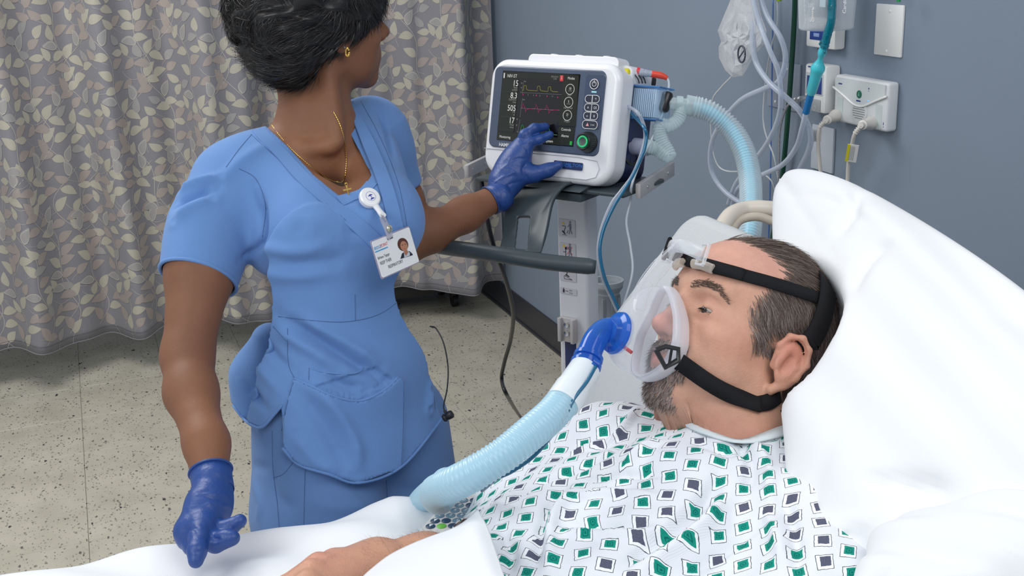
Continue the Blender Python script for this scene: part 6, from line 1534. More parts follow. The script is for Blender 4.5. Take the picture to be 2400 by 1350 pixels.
gRv = crease(gRv, GRN, hr_, [([(430, 1245), (455, 1238), (470, 1255)], 0.003, -0.002), ([(470, 1190), (500, 1180), (540, 1190)], 0.0022, 0.0010), ([(475, 1165), (510, 1170), (540, 1180)], 0.002, -0.0010), ([(452, 1290), (472, 1296)], 0.0018, -0.0009), ([(495, 1250), (500, 1262), (520, 1262)], 0.0028, -0.002), ([(465, 1160), (500, 1158), (540, 1162)], 0.002, 0.0010)])
gro = mesh_from('glove', gRv, gRq, M_glove, nurse); gro['label'] = 'dark blue disposable glove'
cuff(armR, 0.0262, 0.0268, 0.032, gro)
# ---- hair
vh = Vol(nw((0, 0, 0)) - 0.24, nw((0, 0, 0)) + A3(0.24, 0.24, 0.24), 0.0045); vh.place((NHR, NHT))
vh.ell((0, -0.030, 0.062), (0.100, 0.118, 0.098), None, 0.03)
vh.ell((0.010, -0.085, 0.030), (0.092, 0.066, 0.080), None, 0.03)
vh.ell((0.020, -0.075, -0.028), (0.070, 0.050, 0.046), None, 0.025)
vh.ell((0.050, -0.040, 0.022), (0.045, 0.050, 0.050), None, 0.02); vh.ell((0.058, 0.022, 0.048), (0.030, 0.050, 0.040), None, 0.02)
vh.ell((0.0, 0.045, 0.095), (0.078, 0.066, 0.050), None, 0.03)
xv, xq = vh.mesh(3); XN = normals(xv, xq); xl = nl(xv)
nz_ = 0.005 * np.sin(xl[:, 0] * 90 + 4 * np.sin(xl[:, 2] * 60)) * np.sin(xl[:, 1] * 70 + 3 * np.sin(xl[:, 0] * 50)); xv = xv + XN * nz_[:, None]
M_nhair = colattr_mat('hair_black', 0.33, 0.5)
hb = mesh_from('hair', xv, xq, M_nhair, nurse, True, cols=np.tile([0.006, 0.005, 0.005], (len(xv), 1))); hb['label'] = 'short wavy black hair'
n = 26000; rg = np.random.RandomState(21); R0, f0 = sample_surface(xv, xq, np.ones(len(xq), bool), n, rg); n0 = XN[f0[:, 0]]; q = nl(R0)
fl = np.stack([np.sin(q[:, 1] * 38 + 2.5 * np.sin(q[:, 2] * 30)), np.sin(q[:, 2] * 34 + 2 * np.sin(q[:, 0] * 40)), np.sin(q[:, 0] * 36 + 2 * np.sin(q[:, 1] * 25))], 1)
d = (A3(0.0, -0.45, -0.65) + 0.75 * fl) @ NHR.T; d = d - n0 * (d * n0).sum(1)[:, None]; d /= np.linalg.norm(d, axis=1)[:, None]; d = d + n0 * (0.12 + 0.34 * rg.rand(n, 1)) + rg.randn(n, 3) * 0.16
V, F, Cc = strands(R0 - n0 * 0.002, d, 0.022 + 0.026 * rg.rand(n), 0.0008, np.array([0.010, 0.0085, 0.0085]) * (0.5 + 1.8 * rg.rand(n, 1) ** 2), 5, 0.0, -n0 * 0.30 + 0.25 * np.cross(n0, d), rg)
o = mesh_from('hair_strands', V, F, M_nhair, nurse, False, cols=Cc); o['kind'] = 'stuff'
# ---- earring, stud
M_gold = mat('gold', (0.83, 0.55, 0.16), 0.22, 1.0)
HTN = Hit(nv, nq); c = HTN.px(814, 122)[0] + unit(CAMC - HTN.px(814, 122)[0]) * 0.003; u, w = A3(1, 0, 0), A3(0, 0, 1)
P = [c + u * 0.0028 * math.cos(a) + w * 0.0062 * math.sin(a) for a in np.linspace(0.3, 2 * PI, 24)]
V, F = sweep(P, 0.0021, 10); mesh_from('earring', V, F, M_gold, nurse)
V, F = ball(HTN.px(807, 111)[0] + unit(CAMC - c) * 0.001, 0.0018, 12); mesh_from('ear_stud', V, F, M_steel, nurse)
V, F = ball(at(889, 74, D=1.865), 0.0020, 10)
# ---- necklace with cross
L1, N1 = HITN.line([(614, 222), (622, 262), (650, 312), (700, 368), (750, 408), (785, 424), (810, 426)]); L2, N2 = HITN.line([(810, 426), (812, 380), (806, 330), (795, 290), (781, 262)])
nk_ = thing('necklace', 'thin gold chain necklace with small cross pendant on the woman in scrubs', 'necklace', L1[-1])
P = list(L1 + N1 * 0.0012) + list((L2 + N2 * 0.0012)[1:]); P = [np.array(p) for p in P]
for _ in range(6): P = [P[0]] + [(a + 2 * b + c_) / 4 for a, b, c_ in zip(P, P[1:], P[2:])] + [P[-1]]
V, F = corrugated(P[::3] + [P[-1]], 0.00065, 0.0036, 0.00045, 6); mesh_from('chain', V, F, M_gold, nk_)
dm_ = min(np.linalg.norm(HITN.px(811 + i, 431 + 5 * i)[0] - CAMC) for i in range(7)) - 0.004; pA_, pB_ = [CAMC + unit(ray(*q)) * dm_ for q in ((811, 431), (818, 460))]; ca2 = pA_; cdn = unit(pB_ - ca2); N1[-1] = unit(unit(CAMC - pA_) - cdn * (unit(CAMC - pA_) @ cdn)); csd = unit(np.cross(cdn, N1[-1]))
Rc = np.stack([csd, N1[-1], -cdn], 1)
g = MB(); g.box(ca2 + cdn * 0.012, (0.0026, 0.0014, 0.0190), Rc, 0.0004); g.box(ca2 + cdn * 0.0085, (0.0125, 0.0014, 0.0026), Rc, 0.0004); g.tube([ca2 + cdn * 0.006 + N1[-1] * 0.001, ca2 + cdn * 0.010 + N1[-1] * 0.0014, ca2 + cdn * 0.019 + N1[-1] * 0.001], 0.0010, 8)
P2 = [ca2 + cdn * 0.0005 + csd * 0.0016 * math.cos(a) - cdn * 0.002 * math.sin(a) for a in np.linspace(0, 2 * PI, 14)]; g.tube(P2, 0.0004, 6); g.build('cross', M_gold, nk_)
# ---- badge on its reel
BRm = np.array([[0.8125, -0.557, -0.1723], [0.5824, 0.7888, 0.1965], [0.0264, -0.26, 0.9653]]); BT = A3(0.401, 1.5966, 1.1527)
bN = -BRm[:, 1]; BT = BT + bN * 0.004; bU = BRm[:, 0]; bW = BRm[:, 2]
badge = thing('id_badge', 'white photo ID badge hanging from a round white reel on the blue scrubs', 'badge', BT)
def bl(px, py): p = onplane(px, py, BT, bN) - BT; return float(p @ bU), float(p @ bW)
M_card = mat('card_white', (0.82, 0.82, 0.84), 0.3, coat=0.4)
MB().prism(rrect(-0.0428, -0.027, 0.0428, 0.027, 0.0028, 4), BT - bN * 0.001, bU, bW, bN, 0.001).build('card', M_card, badge)
MB().prism(rrect(-0.0445, -0.0287, 0.0445, 0.0287, 0.003, 4), BT - bN * 0.0022, bU, bW, bN, 0.0011).build('holder', clear('holder_clear', (0.85, 0.8, 0.85), 0.35, 0.4, (0.55, 0.5, 0.6)), badge)
def bpt(px, py, off=0.0003): u, w = bl(px, py); return BT + bU * u + bW * w + bN * off
fsz = 0.0078
bdir = unit(bpt(921, 611) - bpt(887, 620))
M_lc, M_lr = mat('logo_cyan', (0.02, 0.30, 0.62), 0.5), mat('logo_red', (0.70, 0.05, 0.05), 0.5)
text('BRIDGE', 0.0066, bpt(877.5, 587), bU, bW, M_lc, badge, narrow=0.72); text('POINT', 0.0066, bpt(892, 580.5), bU, bW, M_lr, badge, narrow=0.85)
MB().prism([(0, 0), (0.0285, 0), (0.0285, 0.0014), (0, 0.0014)], bpt(879, 592.5), bU, bW, bN, 0.0002).build('logo_bar', M_lc, badge)
for s_, px_, py_, nr in (('Birhane Tegegn', 886, 609, 0.72), ('RESP THER', 892, 621.5, 0.80), ('RESPIRATORY', 911, 629.5, 0.82)): text(s_, 0.0058 if s_[0] == 'B' else 0.0066, bpt(px_, py_), bU, bW, M_ink, badge, narrow=nr)
def flat(poly, m, off, name='photo_print'):
    P = [bpt(x, y, off) for x, y in poly]; n = len(P); return mesh_from(name, np.array(P), [tuple(range(n))], m, badge, False)
def ov(cx, cy, rx, ry, rot=0, n=20): return [(cx + rx * math.cos(a) * math.cos(rot) - ry * math.sin(a) * math.sin(rot), cy + rx * math.cos(a) * math.sin(rot) + ry * math.sin(a) * math.cos(rot)) for a in np.linspace(0, 2 * PI, n, endpoint=False)][::-1]
flat(ov(944, 573, 12.5, 15.5, -0.25), mat('print_hair', (0.10, 0.03, 0.02), 0.6), 0.0003); flat([(938, 607), (942, 594), (950, 589), (960, 589), (967, 596), (967, 598)][::-1], mat('print_jacket', (0.015, 0.015, 0.03), 0.6), 0.0004)
flat([(947, 604), (946, 590), (953, 588), (960, 592), (960, 599)][::-1], mat('print_shirt', (0.5, 0.55, 0.6), 0.6), 0.0005); flat([(947, 594), (946, 585), (953, 583), (956, 592), (951, 600)][::-1], mat('print_neck', (0.40, 0.16, 0.09), 0.6), 0.0006)
flat(ov(946, 577, 8.5, 12, -0.25), mat('print_face', (0.45, 0.20, 0.12), 0.6), 0.0007); g = MB()
for x, y, a, b in ((942.5, 574.5, 1.8, 0.8), (949, 572.5, 1.8, 0.8)): flat(ov(x, y, a, b, -0.25, 8), M_ink, 0.0008)
flat(ov(947.5, 583.5, 2.6, 0.9, -0.25, 8), mat('print_lips', (0.5, 0.08, 0.07), 0.6), 0.0008)
MB().prism([(-0.006, -0.0012), (0.006, -0.0012), (0.006, 0.0012), (-0.006, 0.0012)], bpt(914, 558.5), bU, bW, bN, 0.0003).build('slot', mat('slot_grey', (0.10, 0.08, 0.12), 0.5), badge)
rc, rn = hu.px(863, 469); rn = unit(rn if rn @ (CAMC - rc) > 0 else -rn); rn = unit(rn + bN)
MB().lathe(rc + rn * 0.001, rn, [(0, 0.0150), (0.003, 0.0162), (0.0085, 0.0160), (0.0105, 0.0140), (0.0110, 0.008)], 40).build('reel', mat('reel_white', (0.80, 0.80, 0.82), 0.35, coat=0.4), badge, True)
u2 = unit(bU - rn * (bU @ rn)); w2 = np.cross(rn, u2); w2 = w2 if w2[2] > 0 else -w2; rf = rc + rn * 0.0121; M_bl2 = mat('reel_print_blue', (0.03, 0.05, 0.35), 0.5)
g = MB(); P = [rf + u2 * 0.0075 * math.cos(a) + w2 * 0.0075 * math.sin(a) for a in np.linspace(0, 2 * PI, 30)]; g.tube(P, 0.00022, 5, False)
g.prism([(-0.004, 0.0008), (0.0042, 0.0008), (0.003, 0.0022), (0.0, 0.0034), (-0.003, 0.0022)], rf, u2, w2, rn, 0.0002); g.prism([(-0.0005, -0.0035), (0.0005, -0.0035), (0.0005, 0.001), (-0.0005, 0.001)], rf, u2, w2, rn, 0.0002); g.prism([(-0.004, -0.0052), (0.004, -0.0052), (0.002, -0.0030), (-0.002, -0.0030)], rf, u2, w2, rn, 0.0002)
g.build('logo', M_bl2, badge)
nk1, nk2 = rc + rn * 0.006 + (bpt(886, 505) - bpt(866, 480)) * 0.60, bpt(890, 506, 0.006)
MB().tube([nk1, (nk1 + nk2) / 2, nk2], [0.0060, 0.0046, 0.0052], 14, flat=0.7).build('reel_neck', mat('reel_white', (0.80, 0.80, 0.82), 0.35, coat=0.4), badge, True)
sa0, sa1 = bpt(888, 508, 0.006), bpt(908, 548, 0.003); T = unit(sa1 - sa0); V, F = ribbon([sa0 + (sa1 - sa0) * t for t in (0, 0.5, 1.0, 1.25)], [bN] * 4, 0.0125, 0.0008); mesh_from('vinyl_strap', V, F, clear('strap_clear', (0.85, 0.85, 0.9), 0.30, 0.4, (0.7, 0.68, 0.74)), badge, False)
MB().lathe(bpt(906, 537, 0.0045), bN, [(0, 0.0052), (0.002, 0.0056), (0.003, 0.0045), (0.0026, 0.003), (0.0034, 0.0022)], 22).build('snap', mat('brass_snap', (0.72, 0.66, 0.52), 0.25, 1.0), badge, True)
g = MB(); g.tube([bpt(885, 506, 0.0075), bpt(889, 514, 0.009), bpt(895, 520, 0.008), bpt(894, 512, 0.007)], 0.0008, 8); g.build('swivel_clip', M_steel, badge, True)
# ---- earphone dangling from the side of the tunic
ep = thing('earphone', 'black earphone bud dangling on its cable at the side of the blue scrubs', 'earphone', at(1048, 975, D=1.80))
P = [at(1008, 765, D=1.80), at(1022, 770, D=1.79), at(1040, 805, D=1.785), at(1050, 860, D=1.785), at(1048, 910, D=1.785), at(1040, 950, D=1.79), at(1043, 966, D=1.79)]
V, F = sweep(spline(P, 8), 0.0011, 8); mesh_from('cable', V, F, M_black, ep)
a_, b_ = at(1040, 981, D=1.79), at(1062, 968, D=1.785); MB().lathe(a_, unit(b_ - a_), [(0, 0.0055), (0.003, 0.0065), (0.005, 0.0045), (0.008, 0.0062), (0.013, 0.0066), (0.016, 0.0058)], 22).build('bud', M_black, ep, True)
MB().tube([at(1042, 962, D=1.79), at(1048, 974, D=1.79)], 0.0024, 10).build('strain_relief', M_black, ep, True)

# ================================================================== VENTILATOR ON ITS CART
VR = np.array([[0.5507, 0.8141, 0.1845], [-0.8347, 0.5372, 0.121], [-0.0007, -0.2207, 0.9754]])     # columns: right, into, up
VT = A3(0.7937, 2.0039, 1.2785)
vU, vI, vW = VR[:, 0], VR[:, 1], VR[:, 2]
def vp(x, z, y=0.0): return VT + vU * x + vI * y + vW * z              # metres in the ventilator's own frame; y into the machine
def s2(cx, cy, y=0.0):
    """point on the front plane seen at a place of the close-up crop (px/3.552 + offset)"""
    p = onplane(1080 + cx * .28156, 100 + cy * .28156, VT + vI * y, vI) - VT
    return float(p @ vU), float(p @ vW)
vent = thing('ventilator', 'white and navy ventilator with dark touch screen on a cart beside the bed', 'ventilator', vp(0.02, -0.13, 0.06))
M_vw = mat('ventilator_white', (0.80, 0.80, 0.83), 0.3, coat=0.3); M_vn = mat('ventilator_navy', (0.012, 0.022, 0.085), 0.38); M_bez = mat('bezel_slate', (0.075, 0.10, 0.155), 0.32, coat=0.2)
M_scr = mat('screen_black', (0.006, 0.005, 0.006), 0.12, coat=0.5); M_pan = mat('screen_panel', (0.012, 0.014, 0.012), 0.15)
# front housing, thick rounded slab
out = rrect(-0.118, -0.132, 0.170, 0.088, (0.040, 0.040, 0.034, 0.036), 8)
g = MB(); g.prism(out, vp(0, 0, 0.060), vU, vW, -vI, 0.056)
o = g.build('front_housing', M_vw, vent, True, 40); bv = o.modifiers.new('bev', 'BEVEL'); bv.width = 0.011; bv.segments = 4; bv.limit_method = 'ANGLE'; bv.angle_limit = 0.9
for p in o.data.polygons: p.use_smooth = True
# rear housing in navy
out2 = rrect(-0.112, -0.124, 0.158, 0.060, (0.03, 0.03, 0.02, 0.02), 6)
g = MB(); g.prism(out2, vp(0, 0, 0.150), vU, vW, -vI, 0.095); o = g.build('rear_housing', M_vn, vent, True, 40)
bv = o.modifiers.new('bev', 'BEVEL'); bv.width = 0.008; bv.segments = 3; bv.limit_method = 'ANGLE'; bv.angle_limit = 0.9
# white rear top and shoulder, handle
g = MB(); g.prism([(-0.10, 0.055), (0.168, 0.055), (0.168, 0.082), (0.155, 0.090), (-0.09, 0.090), (-0.10, 0.082)], vp(0, 0, 0.145), vU, vW, -vI, 0.10)
o = g.build('rear_cover', M_vw, vent, True, 40); bv = o.modifiers.new('bev', 'BEVEL'); bv.width = 0.006; bv.segments = 3; bv.limit_method = 'ANGLE'
g = MB(); g.prism(rrect(-0.048, 0.080, 0.150, 0.101, (0.004, 0.004, 0.012, 0.010), 5), vp(0, 0, 0.065), vU, vW, -vI, 0.040)
for x in (0.0, 0.055, 0.115): g.box(vp(x, 0.101, 0.045), (0.014, 0.02, 0.005), VR, 0.002)
o = g.build('carry_handle', M_vw, vent, True, 40); bv = o.modifiers.new('bev', 'BEVEL'); bv.width = 0.005; bv.segments = 3; bv.limit_method = 'ANGLE'
# panel seam under the bezel
P = [vp(x, z, 0.0032) for x, z in [(-0.116, -0.083), (0.10, -0.083), (0.140, -0.087), (0.146, -0.100), (0.140, -0.116), (0.120, -0.122), (-0.075, -0.124)]]
mesh_from('front_seam', *sweep(P, 0.0006, 5), mat('seam_lilac', (0.5, 0.5, 0.56), 0.5), vent)
# bezel and display
g = MB(); g.prism(rrect(-0.106, -0.079, 0.141, 0.074, 0.013, 6), vp(0, 0, 0.006), vU, vW, -vI, 0.0045); o = g.build('bezel', M_bez, vent, True, 40)
bv = o.modifiers.new('bev', 'BEVEL'); bv.width = 0.002; bv.segments = 2; bv.limit_method = 'ANGLE'
scn = MB().prism(rrect(-0.0870, -0.0655, 0.0870, 0.0655, 0.001, 2), vp(0, 0, 0.0025), vU, vW, -vI, 0.0012).build('screen', M_scr, vent)
def sx(cx, cy): return ((cx - 355 + (cy - 240) * 0.1036) / 631 * 0.1724 - 0.0862), 0
def sl(cx, cy, off=0.0):
    u, w = s2(cx, cy); return vp(u, w, 0.0010 - off)
E_w = emis('ui_white', (0.75, 0.76, 0.74), 0.85); E_g = emis('ui_grey', (0.35, 0.36, 0.34), 0.7); E_y = emis('ui_yellow', (0.5, 0.45, 0.05), 0.8); E_m = emis('ui_magenta', (0.6, 0.03, 0.22), 0.8); E_gr = emis('ui_green', (0.03, 0.45, 0.08), 0.8); E_r = emis('ui_red', (0.75, 0.05, 0.07), 0.8); E_p = emis('ui_panel', (0.020, 0.024, 0.018), 0.8); E_l = emis('ui_line', (0.06, 0.065, 0.055), 0.7)
def uirect(c, m, off=0.0004, name='ui_panel'):
    P = [sl(x, y, off) for x, y in c]; return mesh_from(name, np.array(P), [tuple(range(len(P)))[::-1]], m, scn, False)
uirect([(352, 245), (982, 272), (980, 318), (840, 312), (345, 290)], E_p); uirect([(350, 300), (480, 306), (438, 745), (302, 730)], E_p); uirect([(852, 312), (980, 318), (955, 700), (812, 690)], E_p); uirect([(302, 745), (812, 790), (800, 850), (298, 800)], E_p); uirect([(812, 700), (950, 708), (930, 862), (800, 850)], E_p)
uirect([(825, 271), (853, 272), (850, 322), (822, 320)], E_r, 0.0006, 'alarm_flag')
def uiline(pts, m, w=0.0005, name='curve', off=0.0007):
    P = [sl(x, y, off) for x, y in pts]; V, F = ribbon(P, [-vI] * len(P), w, 0.0001); return mesh_from(name, V, F, m, scn, False)
def uit(s_, cx, cy, size, m=E_w, nr=0.85, al='LEFT'): return text(s_, size, sl(cx, cy, 0.0008), vU, vW, m, scn, narrow=nr, align=al)
uit('NIV-ST', 386, 288, 0.0088); uit('15', 478, 362, 0.0155, al='RIGHT'); uit('8.3', 468, 465, 0.0155, al='RIGHT'); uit('505', 456, 570, 0.0155, al='RIGHT'); uit('17', 444, 672, 0.0155, al='RIGHT')
for s_, x, y in (('Ppeak', 472, 381), ('cmH2O', 472, 402), ('ExpMinVol', 462, 483), ('l/min', 460, 504), ('VTE', 452, 588), ('ml', 448, 608), ('fTotal', 440, 692), ('b/min', 440, 713)): uit(s_, x, y, 0.0050, E_g, 0.8, 'RIGHT')
for s_, x, y in (('Monitoring', 320, 790), ('Tools', 470, 803), ('System', 704, 826), ('Controls', 834, 730), ('Alarms', 834, 783), ('Modes', 888, 305)): uit(s_, x, y, 0.0068)
uit('2022-03-01', 750, 288, 0.0042, E_g); uit('12:45', 768, 307, 0.0042, E_g); uit('i', 834, 306, 0.010, E_w)
for (cx, cy, s_, lb) in ((908, 388, '10', 'PEEP'), (896, 496, '5', 'PEEP/CPAP'), (886, 605, '21', 'Oxygen')):
    c = sl(cx, cy, 0.0007); P = [c + vU * 0.0092 * math.cos(a) + vW * 0.0092 * math.sin(a) for a in np.linspace(0, 2 * PI, 33)]
    mesh_from('dial', *ribbon(P, [-vI] * 33, 0.0009, 0.0001), E_w, scn, False); uit(s_, cx, cy + 3, 0.0062, E_w, 0.85, 'CENTER'); uit('%' if s_ == '21' else 'cmH2O', cx, cy + 18, 0.0032, E_g, 0.8, 'CENTER'); uit(lb, cx - 4, cy + 56, 0.0048, E_g, 0.85, 'CENTER')
def wave(base0, base1, pulses, m, sc=1.0):
    x0, y0 = base0; x1, y1 = base1; pts = [(x0, y0)]
    for t, shp in pulses:
        for dx, dy in shp: x = x0 + (x1 - x0) * t + dx; pts.append((x, y0 + (y1 - y0) * (x - x0) / (x1 - x0) + dy * sc))
    pts.append((x1, y1)); uiline(pts, m)
pp = [(0, 0), (3, -34), (8, -40), (22, -40), (26, -8), (40, -2)]
wave((510, 395), (808, 410), [(0.04, pp), (0.42, pp), (0.72, pp)], E_y); fl_ = [(0, 0), (8, -38), (18, -10), (24, 2), (27, 34), (36, 12), (52, 4)]
wave((505, 542), (820, 560), [(0.02, fl_), (0.36, fl_), (0.64, fl_)], E_m); gn_ = [(0, 0), (16, -60), (24, -58), (44, 0)]
wave((485, 742), (800, 768), [(0.02, gn_), (0.37, gn_), (0.70, gn_)], E_gr)
for a, b in (((505, 415), (838, 432)), ((498, 545), (825, 562)), ((480, 745), (802, 770))): uiline([a, b], E_g, 0.0003, 'axis', 0.0006)
for a, b in (((520, 330), (512, 425)), ((510, 480), (492, 620)), ((492, 640), (474, 750))): uiline([a, b], E_g, 0.0003, 'axis', 0.0006)
for x, y in ((519, 424), (629, 431), (718, 437), (806, 446)): uirect([(x, y), (x + 6, y + 13), (x - 6, y + 13)][::-1], E_m, 0.0008, 'tick_mark')
for s_, x, y in (('20', 500, 342), ('10', 497, 380), ('0', 496, 418), ('Paw', 524, 327), ('Flow', 510, 478), ('4', 602, 444), ('8', 655, 448), ('12', 755, 452), ('60', 462, 642), ('40', 458, 692), ('0', 466, 745), ('2', 556, 440)): uit(s_, x, y, 0.0038, E_g)
for a, b in (((350, 403), (474, 411)), ((340, 508), (465, 517)), ((322, 612), (455, 622)), ((308, 720), (442, 730)), ((438, 758), (432, 812)), ((846, 708), (842, 852)), ((352, 297), (850, 322)), ((820, 700), (955, 708)), ((812, 750), (948, 758)), ((488, 250), (480, 300))): uiline([a, b], E_l, 0.0004, 'divider', 0.0006)
uirect([(908, 820), (926, 822), (922, 852), (904, 850)], E_gr, 0.0008, 'battery_sign'); P0 = sl(361, 274, 0.0008); mesh_from('patient_sign', *ribbon([P0 + vW * 0.005, P0 - vW * 0.0045], [-vI] * 2, 0.0026, 0.0001), E_w, scn, False)
# keypad plate, keys and knob
kp = MB().prism(rrect(0.100, -0.030, 0.1395, 0.0655, 0.005, 4), vp(0, 0, 0.0016), vU, vW, -vI, 0.0008).build('keypad', mat('keypad_slate', (0.045, 0.065, 0.12), 0.4), vent)
def outline(pts, m, parent, w=0.0009, name='outline', y=0.0):
    P = [vp(a, b, y) for a, b in pts + pts[:1]]; V, F = ribbon(P, [-vI] * len(P), w, 0.0003); return mesh_from(name, V, F, m, parent, False)
pc = s2(1112, 345); M_keyw = mat('key_print_white', (0.75, 0.75, 0.75), 0.5); M_key = mat('key_dark', (0.025, 0.03, 0.05), 0.4)
k = MB().lathe(vp(pc[0], pc[1], 0.0008), -vI, [(0, 0.0096), (0.001, 0.0096), (0.0014, 0.009)], 30).build('power_key', M_key, vent, True)
outline([(pc[0] + 0.0088 * math.cos(a), pc[1] + 0.0088 * math.sin(a)) for a in np.linspace(0, 2 * PI, 30, endpoint=False)], M_keyw, k, 0.0012, y=-0.0007); outline([(pc[0] + 0.0040 * math.cos(a), pc[1] + 0.0040 * math.sin(a)) for a in np.linspace(PI * 0.62, PI * 2.38, 16)][:16], M_keyw, k, 0.0008, 'power_sign', -0.0007)
MB().box(vp(pc[0], pc[1] + 0.004, -0.0009), (0.0009, 0.0004, 0.005), VR).build('power_bar', M_keyw, k)
lc = s2(1108, 410); MB().box(vp(lc[0], lc[1], 0.0003), (0.010, 0.0008, 0.0030), VR).build('indicator', emis('cyan_led2', (0.35, 0.75, 0.8), 0.9), vent)
signs = [(1067, 468, 0, ''), (1125, 470, 1, '*/'), (1061, 539, 0, 'A'), (1120, 542, 1, 'O2'), (1053, 608, 0, 'o'), (1111, 611, 1, 'B')]
for cx, cy, side_, sg in signs:
    u, w = s2(cx, cy); hw_, hh_ = 0.0076, 0.0066; rad = (hh_ * 0.95, 0.0012, 0.0012, hh_ * 0.95) if side_ == 0 else (0.0012, hh_ * 0.95, hh_ * 0.95, 0.0012)
    pts = rrect(u - hw_, w - hh_, u + hw_, w + hh_, rad, 4); k = MB().prism(pts, vp(0, 0, 0.0008), vU, vW, -vI, 0.0012).build('key', M_key, vent); outline(pts, M_keyw, k, 0.0010, y=-0.0005)
    if sg: text(sg, 0.0062, vp(u, w - 0.0022, -0.0008), vU, vW, M_keyw, k, 'symbol', 'CENTER', narrow=0.85)
u, w = s2(1075, 683); pts = rrect(u - 0.0158, w - 0.0072, u + 0.0158, w + 0.0072, 0.0065, 5); k = MB().prism(pts, vp(0, 0, 0.0008), vU, vW, -vI, 0.0012).build('alarm_key', M_key, vent); outline(pts, M_keyw, k, 0.0010, y=-0.0005)
MB().prism([(-0.0032, -0.0025), (0.0032, -0.0025), (0, 0.0030)], vp(u - 0.005, w, -0.0006), vU, vW, -vI, 0.0002).build('bell_sign', mat('alarm_pink', (0.8, 0.35, 0.38), 0.5), k); text('2 min', 0.0036, vp(u + 0.0015, w - 0.0012, -0.0008), vU, vW, M_keyw, k)
u, w = s2(1060, 828); kc = vp(u, w, 0.0015)
g = MB().lathe(kc, -vI, [(0, 0.0190), (0.004, 0.0190), (0.005, 0.0182), (0.018, 0.0160), (0.021, 0.0135), (0.020, 0.010), (0.018, 0.006)], 40)
for a in np.linspace(0, 2 * PI, 30, endpoint=False): d = vU * math.cos(a) + vW * math.sin(a); g.tube([kc - vI * 0.006 + d * 0.0180, kc - vI * 0.0175 + d * 0.0158], 0.0008, 5)
kb = g.build('knob', mat('knob_black', (0.012, 0.016, 0.016), 0.35), vent, True)
P = [kc - vI * 0.0212 + (vU * math.cos(a) + vW * math.sin(a)) * 0.0092 for a in np.linspace(0, 2 * PI, 36)]; mesh_from('light_ring', *sweep(P, 0.0015, 8, False), emis('ring_green', (0.02, 0.55, 0.20), 0.9), kb)
MB().lathe(kc - vI * 0.019, -vI, [(0, 0.0085), (0.0015, 0.008), (0.0005, 0.004)], 26).build('knob_face', mat('knob_grey', (0.09, 0.10, 0.10), 0.3), kb, True)
# names
text('HAMILTON-C1', 0.0092, vp(-0.0800, -0.0765, 0.0010), vU, vW, M_white, vent, narrow=0.92, bold=0.0002)
u0, w0_ = s2(772, 978); u1, w1_ = s2(1005, 1052); pl_ = MB().prism(rrect(u0, w1_ - 0.003, u1, w0_, 0.002, 3), vp(0, 0, 0.0040), vU, vW, -vI, 0.0022).build('name_plate', mat('plate_navy', (0.02, 0.035, 0.11), 0.35), vent)
M_plb = mat('plate_blue', (0.03, 0.13, 0.42), 0.4); text('HAMILTON', 0.0086, vp(u0 + 0.012, w0_ - 0.0085, 0.0015), vU, vW, M_plb, pl_, narrow=1.15, bold=0.0002); text('MEDICAL', 0.0074, vp(u0 + 0.006, w1_ + 0.0005, 0.0015), vU, vW, M_plb, pl_, narrow=1.1, bold=0.0002)
# left side clip
MB().box(vp(-0.124, -0.005, 0.075), (0.014, 0.05, 0.11), VR, 0.005).box(vp(-0.128, -0.075, 0.07), (0.016, 0.04, 0.02), VR, 0.005).build('side_clip', M_vn, vent, True)
# right side: sockets, grille, port
def vs(cx, cy, x=0.160):
    p = onplane(1080 + cx * .28156, 100 + cy * .28156, VT + vU * x, vU) - VT; return float(p @ vI), float(p @ vW)
MB().prism([(0.062, -0.045), (0.143, -0.045), (0.143, 0.055), (0.062, 0.055)], vp(0.158, 0, 0), vI, vW, vU, 0.004).build('side_panel', mat('navy_panel', (0.016, 0.028, 0.10), 0.4), vent)
g = MB(); yg, wg = vs(1335, 670)
for i in range(-5, 6):
    for j in range(-3, 4):
        if (i / 5.5) ** 2 + (j / 3.6) ** 2 < 1: g.cyl(vp(0.1585, wg + i * 0.0040, yg + 0.028 + (j + 0.5 * (i % 2)) * 0.0042), vp(0.1595, wg + i * 0.0040, yg + 0.028 + (j + 0.5 * (i % 2)) * 0.0042), 0.0012, 6)
o = g.build('speaker_holes', M_black, vent); o['kind'] = 'stuff'
yp, wpp = vs(1440, 860); MB().lathe(vp(0.156, wpp, yp), vU, [(0, 0.036), (0.004, 0.036), (0.003, 0.030), (-0.012, 0.028), (-0.012, 0.014)], 40).build('port_recess', M_black, vent, True)
for a in np.linspace(0, 2 * PI, 8, endpoint=False):
    d = vI * math.cos(a) + vW * math.sin(a); MB().tube([vp(0.157, wpp, yp) + d * 0.018, vp(0.159, wpp, yp) + d * 0.033], 0.0020, 6).build('port_rib', M_vn, vent, True)
MB().lathe(vp(0.150, wpp, yp), vU, [(0, 0.0150), (0.012, 0.0155), (0.030, 0.0150), (0.034, 0.0165), (0.040, 0.0160)], 30).build('port', clear('port_lilac', (0.7, 0.72, 0.9), 0.7, 0.25, (0.55, 0.58, 0.75), 0.3), vent, True)
y1_, w1b = vs(1335, 425); MB().cyl(vp(0.156, w1b, y1_), vp(0.168, w1b, y1_), 0.0042, 16).build('yellow_nipple', mat('nipple_yellow', (0.85, 0.55, 0.08), 0.35), vent, True)
y2_, w2b = vs(1318, 515); MB().cyl(vp(0.156, w2b, y2_), vp(0.168, w2b, y2_), 0.0040, 16).build('clear_nipple', M_cream, vent, True)
